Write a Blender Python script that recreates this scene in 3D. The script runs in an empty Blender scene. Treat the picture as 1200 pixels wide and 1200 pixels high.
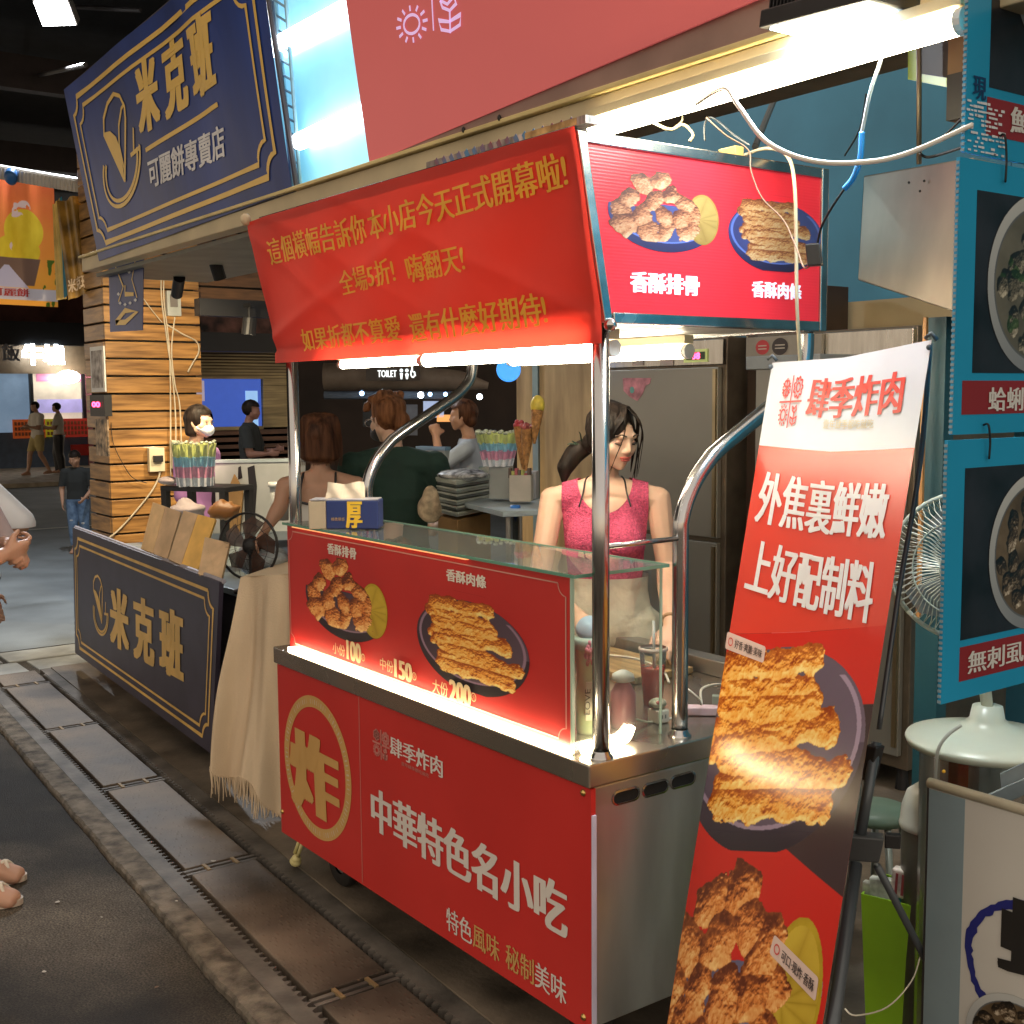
import bpy, bmesh, math, random
import numpy as np
from mathutils import Vector, Matrix
random.seed(7)
SC = bpy.context.scene
COL = SC.collection

# ---------------------------------------------------------------- camera
CAM_H = 1.68
FPX = 1411.88                      # focal length in pixels of the 1200 px photograph
CM = np.array([[0.59031188, -0.07293309, 0.80387353],
               [0.80713545, 0.06322496, -0.58697101],
               [-0.00801526, 0.99533078, 0.09618933]])
cam_data = bpy.data.cameras.new('camera')
cam_data.sensor_width = 36.0
cam_data.lens = FPX / 1200.0 * 36.0
cam_data.clip_end = 400
cam_data.clip_start = 0.05
cam = bpy.data.objects.new('camera', cam_data)
COL.objects.link(cam)
cam.matrix_world = Matrix([list(CM[0]) + [0.0], list(CM[1]) + [0.0], list(CM[2]) + [CAM_H], [0, 0, 0, 1]])
SC.camera = cam

# ---------------------------------------------------------------- world: night sky
world = bpy.data.worlds.new('World')
SC.world = world
world.use_nodes = True
wn = world.node_tree
bg = wn.nodes['Background']
sky = wn.nodes.new('ShaderNodeTexSky')
sky.sky_type = 'NISHITA'
sky.sun_disc = False
sky.sun_elevation = math.radians(-3.0)
sky.sun_rotation = math.radians(120)
mixn = wn.nodes.new('ShaderNodeMix'); mixn.data_type = 'RGBA'; mixn.blend_type = 'ADD'
mixn.inputs[0].default_value = 1.0
mixn.inputs[7].default_value = (0.80, 0.66, 0.50, 1)      # even warm fill added to the sky for the market's ambient light
wn.links.new(sky.outputs[0], mixn.inputs[6])
wn.links.new(mixn.outputs[2], bg.inputs['Color'])
bg.inputs['Strength'].default_value = 0.86

vs = SC.view_settings
vs.view_transform = 'Standard'
vs.look = 'None'
vs.exposure = 0.5
vs.gamma = 1.0
vs.use_curve_mapping = False
SC.cycles.max_bounces = 8
SC.cycles.transparent_max_bounces = 16
SC.cycles.sample_clamp_indirect = 4.0
SC.cycles.caustics_reflective = False
SC.cycles.caustics_refractive = False
SC.cycles.use_denoising = True

# ---------------------------------------------------------------- helpers
def ray(u, v):
    return CM @ np.array([(u - 600) / FPX, -(v - 600) / FPX, -1.0])
def at(u, v, x=None, y=None, z=None, d=None):
    """world point seen at photo pixel (u, v) on the plane x=, y=, z= or at depth d="""
    r = ray(u, v); o = np.array([0, 0, CAM_H])
    if d is not None: t = d
    elif x is not None: t = x / r[0]
    elif y is not None: t = y / r[1]
    else: t = (z - CAM_H) / r[2]
    return Vector(r * t + o)
def hit(u, v, p, n):
    r = Vector(ray(u, v)); o = Vector((0, 0, CAM_H))
    return o + r * ((Vector(p) - o).dot(n) / r.dot(n))

def lin(h):
    h = h.lstrip('#')
    o = []
    for i in (0, 2, 4):
        c = int(h[i:i+2], 16) / 255
        o.append(c / 12.92 if c <= 0.04045 else ((c + 0.055) / 1.055) ** 2.4)
    return tuple(o)

_mats = {}
def mat(name, col=(0.5, 0.5, 0.5), rough=0.5, metal=0.0, var=0.10, scale=6.0, bump=0.0, bscale=80.0,
        emit=None, es=0.0, trans=0.0, alpha=1.0, coat=0.0, stretch=None, spec=None, col2=None, sss=0.0, rvar=0.0, ior=None):
    if name in _mats: return _mats[name]
    if isinstance(col, str): col = lin(col)
    if isinstance(emit, str): emit = lin(emit)
    if isinstance(col2, str): col2 = lin(col2)
    m = bpy.data.materials.new(name); m.use_nodes = True
    nt = m.node_tree; b = nt.nodes['Principled BSDF']
    b.inputs['Base Color'].default_value = (*col, 1)
    b.inputs['Roughness'].default_value = rough
    b.inputs['Metallic'].default_value = metal
    if coat: b.inputs['Coat Weight'].default_value = coat; b.inputs['Coat Roughness'].default_value = 0.15
    if trans: b.inputs['Transmission Weight'].default_value = trans
    if ior: b.inputs['IOR'].default_value = ior
    if alpha < 1: b.inputs['Alpha'].default_value = alpha
    if spec is not None: b.inputs['Specular IOR Level'].default_value = spec
    if sss: b.inputs['Subsurface Weight'].default_value = sss; b.inputs['Subsurface Radius'].default_value = (1, .35, .2); b.inputs['Subsurface Scale'].default_value = .008
    if emit is not None:
        b.inputs['Emission Color'].default_value = (*emit, 1); b.inputs['Emission Strength'].default_value = es
    if var or bump or col2 or rvar:
        tc = nt.nodes.new('ShaderNodeTexCoord'); mp = nt.nodes.new('ShaderNodeMapping')
        nt.links.new(tc.outputs['Object'], mp.inputs[0])
        if stretch: mp.inputs['Scale'].default_value = stretch
        no = nt.nodes.new('ShaderNodeTexNoise'); no.inputs['Scale'].default_value = scale; no.inputs['Detail'].default_value = 5
        nt.links.new(mp.outputs[0], no.inputs['Vector'])
        if var or col2:
            rp = nt.nodes.new('ShaderNodeValToRGB')
            a = tuple(max(0, c * (1 - var * 1.6)) for c in col); z = tuple(min(1, c * (1 + var)) for c in col)
            if col2: z = col2
            rp.color_ramp.elements[0].position = .32; rp.color_ramp.elements[1].position = .68
            rp.color_ramp.elements[0].color = (*a, 1); rp.color_ramp.elements[1].color = (*z, 1)
            nt.links.new(no.outputs['Fac'], rp.inputs[0]); nt.links.new(rp.outputs[0], b.inputs['Base Color'])
        if rvar:
            mr = nt.nodes.new('ShaderNodeMapRange'); mr.inputs[3].default_value = max(0.02, rough - rvar); mr.inputs[4].default_value = rough + rvar
            nt.links.new(no.outputs['Fac'], mr.inputs[0]); nt.links.new(mr.outputs[0], b.inputs['Roughness'])
        if bump:
            n2 = nt.nodes.new('ShaderNodeTexNoise'); n2.inputs['Scale'].default_value = bscale; n2.inputs['Detail'].default_value = 4
            nt.links.new(mp.outputs[0], n2.inputs['Vector'])
            bp = nt.nodes.new('ShaderNodeBump'); bp.inputs['Strength'].default_value = bump; bp.inputs['Distance'].default_value = 0.01
            nt.links.new(n2.outputs['Fac'], bp.inputs['Height']); nt.links.new(bp.outputs[0], b.inputs['Normal'])
    _mats[name] = m
    return m
def glow(name, col, s):
    return mat(name, col, .5, var=0, emit=col, es=s)

def wloc(o):
    v = Vector((0, 0, 0))
    while o is not None:
        v += o.location; o = o.parent
    return v
def tag(o, label=None, cat=None, group=None, kind=None):
    if label: o['label'] = label
    if cat: o['category'] = cat
    if group: o['group'] = group
    if kind: o['kind'] = kind
    return o
def thing(name, label, cat, loc=(0, 0, 0), group=None, kind=None):
    o = bpy.data.objects.new(name, None); COL.objects.link(o); o.location = loc
    o.empty_display_size = 0.1
    return tag(o, label, cat, group, kind)
def link(name, me, parent=None, loc=(0, 0, 0)):
    o = bpy.data.objects.new(name, me); COL.objects.link(o)
    if parent: o.parent = parent
    o.location = loc
    return o
class MB:
    """collects geometry in WORLD coordinates; build() makes one mesh object (origin at the parent's origin,
    or at the base centre for a top-level one)"""
    def __init__(s): s.v = []; s.f = []; s.m = []; s.uv = {}
    def add(s, vs_, fs_, mi=0):
        o = len(s.v); s.v += [tuple(p) for p in vs_]; s.f += [tuple(i + o for i in f) for f in fs_]; s.m += [mi] * len(fs_)
        return s
    def box(s, lo, hi, mi=0):
        x0, y0, z0 = lo; x1, y1, z1 = hi
        return s.add([(x0,y0,z0),(x1,y0,z0),(x1,y1,z0),(x0,y1,z0),(x0,y0,z1),(x1,y0,z1),(x1,y1,z1),(x0,y1,z1)],
                     [(3,2,1,0),(4,5,6,7),(0,1,5,4),(1,2,6,5),(2,3,7,6),(3,0,4,7)], mi)
    def obox(s, c, ax, ay, az, mi=0):
        """oriented box: centre and three HALF axes"""
        c, ax, ay, az = map(Vector, (c, ax, ay, az))
        p = [c - ax - ay - az, c + ax - ay - az, c + ax + ay - az, c - ax + ay - az, c - ax - ay + az, c + ax - ay + az, c + ax + ay + az, c - ax + ay + az]
        return s.add(p, [(3,2,1,0),(4,5,6,7),(0,1,5,4),(1,2,6,5),(2,3,7,6),(3,0,4,7)], mi)
    def slab(s, q, th, mi=0):
        """quad (tl, tr, br, bl seen from the front) with thickness going behind it"""
        q = [Vector(p) for p in q]
        n = (q[3] - q[0]).cross(q[1] - q[0]).normalized()      # towards the viewer
        b = [p - n * th for p in q]
        return s.add(q + b, [(0,3,2,1),(4,5,6,7),(0,1,5,4),(1,2,6,5),(2,3,7,6),(3,0,4,7)], mi)
    def tube(s, pts, r, seg=10, mi=0, cap=True):
        pts = [Vector(p) for p in pts]; n = len(pts)
        rs = r if isinstance(r, (list, tuple)) else [r] * n
        t0 = (pts[1] - pts[0]).normalized()
        up = Vector((0, 0, 1)) if abs(t0.z) < .9 else Vector((1, 0, 0))
        a = t0.cross(up).normalized(); o = len(s.v)
        for i, p in enumerate(pts):
            t = (pts[min(i + 1, n - 1)] - pts[max(i - 1, 0)]).normalized()
            a = (a - t * a.dot(t)).normalized(); b = t.cross(a)
            for k in range(seg):
                th = 2 * math.pi * k / seg
                s.v.append(tuple(p + (a * math.cos(th) + b * math.sin(th)) * rs[i]))
        for i in range(n - 1):
            for k in range(seg):
                k2 = (k + 1) % seg
                s.f.append((o + i*seg + k, o + i*seg + k2, o + (i+1)*seg + k2, o + (i+1)*seg + k)); s.m.append(mi)
        if cap:
            s.f.append(tuple(o + k for k in range(seg))[::-1]); s.m.append(mi)
            s.f.append(tuple(o + (n-1)*seg + k for k in range(seg))); s.m.append(mi)
        return s
    def lathe(s, c, prof, seg=24, mi=0, axis=None):
        """prof: list of (radius, height) revolved about the vertical axis through c (or axis)"""
        c = Vector(c); ax = Vector(axis).normalized() if axis is not None else Vector((0, 0, 1))
        a = ax.orthogonal().normalized() if axis is not None else Vector((1, 0, 0)); b = ax.cross(a); o = len(s.v)
        for r, h in prof:
            for k in range(seg):
                th = 2 * math.pi * k / seg
                s.v.append(tuple(c + ax * h + (a * math.cos(th) + b * math.sin(th)) * max(r, 1e-4)))
        for i in range(len(prof) - 1):
            for k in range(seg):
                k2 = (k + 1) % seg
                s.f.append((o + i*seg + k, o + i*seg + k2, o + (i+1)*seg + k2, o + (i+1)*seg + k)); s.m.append(mi)
        return s
    def ball(s, c, r, seg=12, rings=8, mi=0):
        r = r if isinstance(r, (tuple, list)) else (r, r, r)
        c = Vector(c); o = len(s.v)
        for i in range(rings + 1):
            ph = math.pi * i / rings
            for k in range(seg):
                th = 2 * math.pi * k / seg
                s.v.append((c.x + r[0]*math.sin(ph)*math.cos(th), c.y + r[1]*math.sin(ph)*math.sin(th), c.z + r[2]*math.cos(ph)))
        for i in range(rings):
            for k in range(seg):
                k2 = (k + 1) % seg
                s.f.append((o + i*seg + k, o + (i+1)*seg + k, o + (i+1)*seg + k2, o + i*seg + k2)); s.m.append(mi)
        return s
    def poly(s, pts, th=0.0, n=None, mi=0):
        """planar polygon, optionally extruded backwards by th along -n"""
        pts = [Vector(p) for p in pts]; k = len(pts)
        if not th: return s.add(pts, [tuple(range(k))], mi)
        n = Vector(n).normalized(); b = [p - n * th for p in pts]
        return s.add(pts + b, [tuple(range(k)), tuple(range(2*k - 1, k - 1, -1))] + [(i, (i+1) % k, k + (i+1) % k, k + i) for i in range(k)], mi)
    def build(s, name, mats, parent=None, smooth=False, bevel=0.0, label=None, cat=None, group=None, kind=None, uv=None):
        mats = mats if isinstance(mats, (list, tuple)) else [mats]
        vv = np.array(s.v, dtype=float)
        if parent is not None: org = np.array(wloc(parent))
        else:
            org = (vv.min(0) + vv.max(0)) / 2; org[2] = vv[:, 2].min()
        me = bpy.data.meshes.new(name)
        me.from_pydata([tuple(p) for p in (vv - org)], [], s.f)
        for m in mats: me.materials.append(m)
        if len(mats) > 1: me.polygons.foreach_set('material_index', s.m)
        if smooth:
            me.polygons.foreach_set('use_smooth', [True] * len(me.polygons))
        if uv is not None:
            l = me.uv_layers.new(name='uv')
            idx = np.zeros(len(me.loops), dtype=np.int32); me.loops.foreach_get('vertex_index', idx)
            l.data.foreach_set('uv', np.array(uv, dtype=np.float32)[idx].ravel())
        me.update()
        o = link(name, me, parent, (0, 0, 0) if parent is not None else tuple(org))
        if smooth == 'auto' or bevel:
            if bevel:
                bm = o.modifiers.new('bevel', 'BEVEL'); bm.width = bevel; bm.segments = 2; bm.limit_method = 'ANGLE'; bm.angle_limit = math.radians(40)
        if label or kind or cat or group: tag(o, label, cat, group, kind)
        return o

def spline(pts, n=8):
    """Catmull-Rom through pts"""
    pts = [Vector(p) for p in pts]; P = [pts[0]] + pts + [pts[-1]]; out = []
    for i in range(1, len(P) - 2):
        for k in range(n):
            t = k / n; a, b, c, d = P[i-1], P[i], P[i+1], P[i+2]
            out.append(0.5 * ((2*b) + (-a + c)*t + (2*a - 5*b + 4*c - d)*t*t + (-a + 3*b - 3*c + d)*t**3))
    out.append(pts[-1]); return out

# ---- lettering: real glyph outlines from the built-in font, laid on a surface
_glyph = {}
def glyph_mesh(s):
    if s in _glyph: return _glyph[s]
    cu = bpy.data.curves.new('tmp', 'FONT'); cu.body = s; cu.resolution_u = 3; cu.fill_mode = 'FRONT'
    o = bpy.data.objects.new('tmp', cu); COL.objects.link(o)
    dg = bpy.context.evaluated_depsgraph_get(); dg.update()
    me = bpy.data.meshes.new_from_object(o.evaluated_get(dg))
    vv = np.zeros(len(me.vertices) * 3); me.vertices.foreach_get('co', vv); vv = vv.reshape(-1, 3)[:, :2]
    ff = [tuple(p.vertices) for p in me.polygons]
    bpy.data.objects.remove(o); bpy.data.curves.remove(cu); bpy.data.meshes.remove(me)
    _glyph[s] = (vv, ff); return _glyph[s]
def letters(s, F, n, m, parent, name='lettering', bold=(0, 0), steps=3, lift=0.0015, italic=0.0, mb=None, build=True, spread=1.0):
    """F(a, b) gives the world point for a, b in 0..1 over the text's own box; bold = (dx, dy) stroke growth in em"""
    vv, ff = glyph_mesh(s)
    lo, hi = vv.min(0), vv.max(0); em = hi[1] - lo[1]
    n = Vector(n).normalized()
    mb = mb or MB(); k = 0
    dx, dy = bold
    offs = [(0, 0)]
    if dx or dy:
        steps = 5 if dx > .1 else steps
        offs = [(dx * (i / (steps - 1) - .5), dy * (j / 1 - .5) if dy else 0) for i in range(steps) for j in ((0, 1) if dy else (0,))]
    for ox, oy in offs:
        pts = []
        for x, y in vv:
            a = (x + ox - lo[0] + italic * (y - lo[1])) / (hi[0] - lo[0]); b = (y + oy - lo[1]) / em
            pts.append(Vector(F(a, b)) + n * (lift + 0.00012 * k))
        mb.add(pts, ff); k += 1
    if not build: return mb
    return mb.build(name, m, parent)
def rectF(bl, br, tl):
    bl, br, tl = Vector(bl), Vector(br), Vector(tl)
    return lambda a, b: bl + (br - bl) * a + (tl - bl) * b
def quadF(bl, br, tr, tl):
    bl, br, tr, tl = map(Vector, (bl, br, tr, tl))
    return lambda a, b: (bl * (1 - a) + br * a) * (1 - b) + (tl * (1 - a) + tr * a) * b
def line_strip(mb, pts, w, n, mi=0):
    """flat ribbon of width w along pts in the plane with normal n"""
    pts = [Vector(p) for p in pts]; n = Vector(n).normalized(); o = len(mb.v)
    for i, p in enumerate(pts):
        a = pts[max(i - 1, 0)]; b = pts[min(i + 1, len(pts) - 1)]
        t = (b - a).normalized(); s = n.cross(t).normalized()
        k = 1.0
        if 0 < i < len(pts) - 1:
            c = (pts[i] - pts[i-1]).normalized().dot((pts[i+1] - pts[i]).normalized()); k = 1 / max(.6, math.sqrt(max(.01, (1 + c) / 2)))
        mb.v += [tuple(p + s * w / 2 * k), tuple(p - s * w / 2 * k)]
    for i in range(len(pts) - 1):
        mb.f.append((o + 2*i, o + 2*i + 1, o + 2*i + 3, o + 2*i + 2)); mb.m.append(mi)

# ---- printed food pictures (flat print), painted with numpy into generated images
def fbm(h, w, seed, base=4, octs=5, gain=.5, aspect=1.0):
    rg = np.random.RandomState(seed); out = np.zeros((h, w)); amp = 1.0; tot = 0
    for o in range(octs):
        ny = int(base * 2**o) + 2; nx = int(base * 2**o * aspect) + 2
        g = rg.rand(ny, nx); y = np.linspace(0, ny - 1.001, h); x = np.linspace(0, nx - 1.001, w)
        yi = y.astype(int); xi = x.astype(int); fy = y - yi; fx = x - xi
        fy = (fy * fy * (3 - 2 * fy))[:, None]; fx = (fx * fx * (3 - 2 * fx))[None, :]
        a = g[np.ix_(yi, xi)]; b = g[np.ix_(yi, np.minimum(xi + 1, nx - 1))]; c = g[np.ix_(np.minimum(yi + 1, ny - 1), xi)]; d = g[np.ix_(np.minimum(yi + 1, ny - 1), np.minimum(xi + 1, nx - 1))]
        out += amp * (a * (1 - fx) * (1 - fy) + b * fx * (1 - fy) + c * (1 - fx) * fy + d * fx * fy); tot += amp; amp *= gain
    return out / tot
def blur(a, k):
    for ax in (0, 1):
        c = np.cumsum(np.concatenate([np.repeat(a.take([0], ax), k, ax), a, np.repeat(a.take([-1], ax), k, ax)], ax), ax)
        n = a.shape[ax]
        a = (c.take(range(2 * k, 2 * k + n), ax) - c.take(range(0, n), ax)) / (2 * k)
    return a
def image_from(name, rgba):
    """rgba HxWx4, row 0 at the top"""
    h, w = rgba.shape[:2]
    im = bpy.data.images.new(name, w, h, alpha=True)
    im.pixels.foreach_set(np.clip(rgba[::-1], 0, 1).astype(np.float32).ravel()); im.pack()
    return im
def mix3(a, b, t): return np.array(a) * (1 - t[..., None]) + np.array(b) * t[..., None]
def paint_food(kind, W=440, H=330, seed=1, dish=(.20, .15, .19), dish_hi=(.42, .34, .40), warm=1.0):
    if kind == 'strips': warm = 1.1
    rg = np.random.RandomState(seed); random_ = rg
    Y, X = np.mgrid[0:H, 0:W]; x = X / W; y = Y / H
    rgb = np.zeros((H, W, 3)); al = np.zeros((H, W))
    # dish: an ellipse seen from above, its wall below
    cx, cy, rx, ry = .5, .47, .49, .40
    if kind == 'strips': cx, cy, rx, ry = .5, .52, .49, .44
    e = ((x - cx) / rx)**2 + ((y - cy) / ry)**2
    lower = ((x - cx) / rx)**2 + ((y - cy) / (ry * 1.13))**2
    plate = (lower < 1) & ((y > cy) | (e < 1))
    if kind == 'ribs': plate &= y > .40 + .03 * np.sin(x * 9)
    al[plate] = 1
    t = np.clip((1 - e) * 1.6, 0, 1)
    rgb[plate] = mix3(dish, dish_hi, np.clip(.35 + .5 * (x - .3) + .25 * (y - .4), 0, 1))[plate]
    inner = ((x - cx) / (rx * .93))**2 + ((y - cy + .02) / (ry * .9))**2
    rim = (np.abs(inner - 1) < .05) & plate & (y > cy - .3)
    rgb[rim] = np.array(dish_hi) * 1.35
    wall = plate & (inner > 1.05) & (y > cy)
    rgb[wall] = mix3(dish, np.array(dish) * .55, np.clip((y - .7) / .3, 0, 1))[wall]
    hgt = np.full((H, W), -1.0); tone = np.zeros((H, W))
    n1 = fbm(H, W, seed + 5, 6, 5); n2 = fbm(H, W, seed + 9, 22, 4); n3 = fbm(H, W, seed + 77, 9, 4); n4 = fbm(H, W, seed + 99, 55, 3)
    def blob(bx, by, ra, rb, ang, z, tn):
        nonlocal hgt, tone
        c, s = math.cos(ang), math.sin(ang)
        dx = (x - bx) * W / H; dy = (y - by)
        u_ = (dx * c + dy * s) / ra; v_ = (-dx * s + dy * c) / rb
        q = u_**2 + v_**2 + (n3 - .5) * 1.7 + (n2 - .5) * .7
        h_ = z + min(ra, rb) * np.sqrt(np.clip(1 - q, 0, None)) * 1.3
        m_ = (q < 1) & (h_ > hgt)
        hgt = np.where(m_, h_, hgt); tone = np.where(m_, tn, tone)
    def bar(x0, y0, x1, y1, r, z, tn):
        nonlocal hgt, tone
        A = W / H; dx, dy = (x1 - x0) * A, y1 - y0; L = dx*dx + dy*dy
        t_ = np.clip((((x - x0) * A) * dx + (y - y0) * dy) / L, 0, 1)
        wob = .008 * np.sin(t_ * 9 + x0 * 40 + y0 * 30)
        d_ = np.hypot((x - x0) * A - t_ * dx, (y - y0) - t_ * dy + wob) + (n2 - .5) * r * .9 + (n3 - .5) * r * .5
        q = (d_ / r)**2; h_ = z + r * np.sqrt(np.clip(1 - q, 0, None)) * 1.2
        m_ = (q < 1) & (h_ > hgt); hgt = np.where(m_, h_, hgt); tone = np.where(m_, tn, tone)
    if kind == 'ribs':
        # lemon wedge first, behind
        le = ((x - .84) / .15)**2 + ((y - .50) / .30)**2 < 1
        le &= (x > .74 - .1 * (y - .3))
        ang = np.arctan2(y - .50, (x - .80) * .6); seg = np.abs(np.sin(ang * 4.5)) ** .35
        pulp = mix3((.58, .46, .08), (.86, .74, .26), np.clip(n1 * .5 + seg * .45 - (y - .5) * .5, 0, 1))
        rgb[le] = pulp[le]; al[le] = 1
        rind = le & (((x - .84) / .135)**2 + ((y - .50) / .27)**2 > 1); rgb[rind] = mix3((.55, .45, .05), (.86, .74, .22), n1)[rind]
        spots = [(.30,.16),(.46,.12),(.20,.34),(.40,.32),(.56,.26),(.66,.34),(.12,.50),(.30,.50),(.48,.50),(.64,.50),(.72,.46),(.20,.64),(.36,.68),(.52,.66),(.66,.68),(.74,.62),(.14,.62)]
        for i, (bx, by) in enumerate(spots):
            blob(bx + rg.uniform(-.012, .012), by + rg.uniform(-.012, .012), rg.uniform(.12, .16), rg.uniform(.09, .12), rg.uniform(-1.3, 1.3), .06 + .05 * rg.rand() + (.10 if .2 < bx < .68 and .2 < by < .6 else .03), rg.uniform(-.15, .15))
    elif kind == 'strips':
        rows = [(.19,.17,.66,.15,.080,.34),(.17,.26,.64,.26,.070,.31),(.20,.345,.67,.35,.085,.29),(.20,.44,.80,.45,.080,.26),(.22,.52,.70,.46,.070,.28),(.24,.595,.60,.62,.070,.25),(.50,.56,.86,.66,.060,.23),(.25,.69,.90,.66,.068,.22),(.25,.785,.82,.79,.082,.22)]
        for i, (a0, b0, a1, b1, r, z) in enumerate(rows): bar(a0, b0, a1, b1, r, z, rg.uniform(-.05, .12))
        for bx, by in ((.13,.26),(.14,.50),(.17,.57),(.82,.50),(.88,.64)): blob(bx, by, .05, .06, .3, .12, 0)
    elif kind in ('clams', 'oyster'):
        al[:] = 0
        e2 = ((x - .5) / .49)**2 + ((y - .5) / .49)**2; al[e2 < 1] = 1
        rgb[:] = mix3((.74, .76, .76), (.50, .53, .56), np.clip(y + (x - .5) * .4, 0, 1))
        e3 = ((x - .5) / .42)**2 + ((y - .5) / .41)**2
        rim = (e3 < 1.06); rgb[rim] = (.38, .40, .42)
        broth = mix3((.34, .33, .28), (.55, .54, .48), n1) if kind == 'clams' else mix3((.22, .16, .09), (.62, .55, .44), n1)
        rgb[e3 < 1] = broth[e3 < 1]
        for i in range(46):
            a = rg.uniform(0, 6.28); r_ = .36 * math.sqrt(rg.rand())
            blob(.5 + r_ * math.cos(a), .5 + r_ * math.sin(a), rg.uniform(.06, .09), rg.uniform(.045, .06), rg.uniform(0, 3), .05 + .05 * rg.rand(), rg.uniform(-.3, .3))
    hh = hgt + (n2 - .5) * .05 + (n3 - .5) * .07 + (n4 - .5) * .02
    gy, gx = np.gradient(hh * H)
    food = hgt > -.5
    nz = 1 / np.sqrt(1 + (gx * .9)**2 + (gy * .9)**2)
    lam = np.clip(nz * .62 + nz * (-gx * .35 - gy * .75) * .75, 0, 1.25)
    hb = np.where(food, hgt, 0); ao = np.clip(.82 + (hb - blur(hb, 12)) * 4.5, .38, 1.15)
    sh = np.clip(lam * ao + tone * .4 + (n2 - .5) * .5 + (n4 - .5) * .45 + (.10 if kind in ('ribs', 'strips') else 0), 0, 1.2)
    if kind == 'clams': cols = [(.10, .10, .09), (.42, .40, .34), (.86, .84, .76)]
    elif kind == 'oyster': cols = [(.06, .05, .04), (.30, .24, .17), (.88, .84, .76)]
    elif kind == 'strips': cols = [(.56, .22, .05), (.93, .60, .20), (1.0, .90, .58)]
    else: cols = [(.38, .17, .08), (.86, .50, .22), (1.0, .84, .56)]
    t0 = np.clip(sh / .55, 0, 1); t1 = np.clip((sh - .55) / .55, 0, 1)
    fc = mix3(cols[0], cols[1], t0) * (1 - t1[..., None]) + np.array(cols[2]) * t1[..., None]
    if kind == 'clams':
        grn = fbm(H, W, seed + 31, 10, 3) > .64; fc[grn] = fc[grn] * .5 + np.array((.12, .30, .08)) * .5
    rgb[food] = fc[food]; 
    if kind in ('ribs', 'strips'): al[food] = 1
    else: rgb[~food & (e3 < 1)] *= .9
    return np.dstack([rgb, al])
def print_mat(name, im, es=0.0, rough=.4):
    m = bpy.data.materials.new(name); m.use_nodes = True; nt = m.node_tree; b = nt.nodes['Principled BSDF']
    t = nt.nodes.new('ShaderNodeTexImage'); t.image = im; t.interpolation = 'Cubic'
    nt.links.new(t.outputs['Color'], b.inputs['Base Color']); nt.links.new(t.outputs['Alpha'], b.inputs['Alpha'])
    b.inputs['Roughness'].default_value = rough
    if es:
        nt.links.new(t.outputs['Color'], b.inputs['Emission Color']); b.inputs['Emission Strength'].default_value = es
    return m
def decal(F, n, m, parent, name='food_print', lift=.0012, nx=1, ny=1, label=None):
    """printed picture: sheet over F(a, b), a to the right, b up"""
    n = Vector(n).normalized(); mb = MB(); vs_ = []; uv = []
    for j in range(ny + 1):
        for i in range(nx + 1):
            vs_.append(Vector(F(i / nx, j / ny)) + n * lift); uv.append((i / nx, j / ny))
    fs = [(j*(nx+1)+i, j*(nx+1)+i+1, (j+1)*(nx+1)+i+1, (j+1)*(nx+1)+i) for j in range(ny) for i in range(nx)]
    mb.add(vs_, fs)
    return mb.build(name, m, parent, uv=uv, label=label)
def hexpath(n=24, r=1.0): return [(r * math.cos(2*math.pi*i/n), r * math.sin(2*math.pi*i/n)) for i in range(n)]
# ================================================================ materials of the setting
def asphalt_material():
    m = mat('asphalt', (.085, .070, .053), .82, var=.55, scale=1.1, bump=.9, bscale=260, rvar=.10, spec=.35)
    nt = m.node_tree; b = nt.nodes['Principled BSDF']; rp = [n for n in nt.nodes if n.type == 'VALTORGB'][0]
    mp = [n for n in nt.nodes if n.type == 'MAPPING'][0]
    n2 = nt.nodes.new('ShaderNodeTexNoise'); n2.inputs['Scale'].default_value = 150; n2.inputs['Detail'].default_value = 2
    n3 = nt.nodes.new('ShaderNodeTexNoise'); n3.inputs['Scale'].default_value = 7; n3.inputs['Detail'].default_value = 8; n3.inputs['Roughness'].default_value = .7
    nt.links.new(mp.outputs[0], n2.inputs['Vector']); nt.links.new(mp.outputs[0], n3.inputs['Vector'])
    r2 = nt.nodes.new('ShaderNodeMapRange'); r2.inputs[1].default_value = .35; r2.inputs[2].default_value = .75; r2.inputs[3].default_value = .5; r2.inputs[4].default_value = 2.1
    r3 = nt.nodes.new('ShaderNodeMapRange'); r3.inputs[1].default_value = .35; r3.inputs[2].default_value = .65; r3.inputs[3].default_value = .72; r3.inputs[4].default_value = 1.25
    nt.links.new(n2.outputs['Fac'], r2.inputs[0]); nt.links.new(n3.outputs['Fac'], r3.inputs[0])
    mm = nt.nodes.new('ShaderNodeMath'); mm.operation = 'MULTIPLY'; nt.links.new(r2.outputs[0], mm.inputs[0]); nt.links.new(r3.outputs[0], mm.inputs[1])
    vm = nt.nodes.new('ShaderNodeVectorMath'); vm.operation = 'SCALE'; nt.links.new(rp.outputs[0], vm.inputs[0]); nt.links.new(mm.outputs[0], vm.inputs['Scale'])
    nt.links.new(vm.outputs[0], b.inputs['Base Color'])
    return m
M_asph = asphalt_material()
M_road = mat('road_asphalt', (.15, .17, .18), .7, var=.2, scale=1.3, bump=.2, bscale=120)  # cool light from the far side is put into this blue-grey
M_kerb = mat('kerb_concrete', (.11, .09, .068), .9, var=.35, scale=16, bump=.7, bscale=120, col2=(.21, .175, .135))
M_floor = mat('stall_floor', (.13, .105, .075), .6, var=.4, scale=3.0, bump=.25, bscale=50, col2=(.25, .20, .15), rvar=.15)
M_rail = mat('drain_metal', (.12, .105, .09), .72, .10, var=.35, scale=6, bump=.25, bscale=60)
M_gap = mat('dark_gap', (.006, .006, .006), .9, var=0)
M_black = mat('black_paint', (.012, .012, .014), .5, var=.1)
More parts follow.
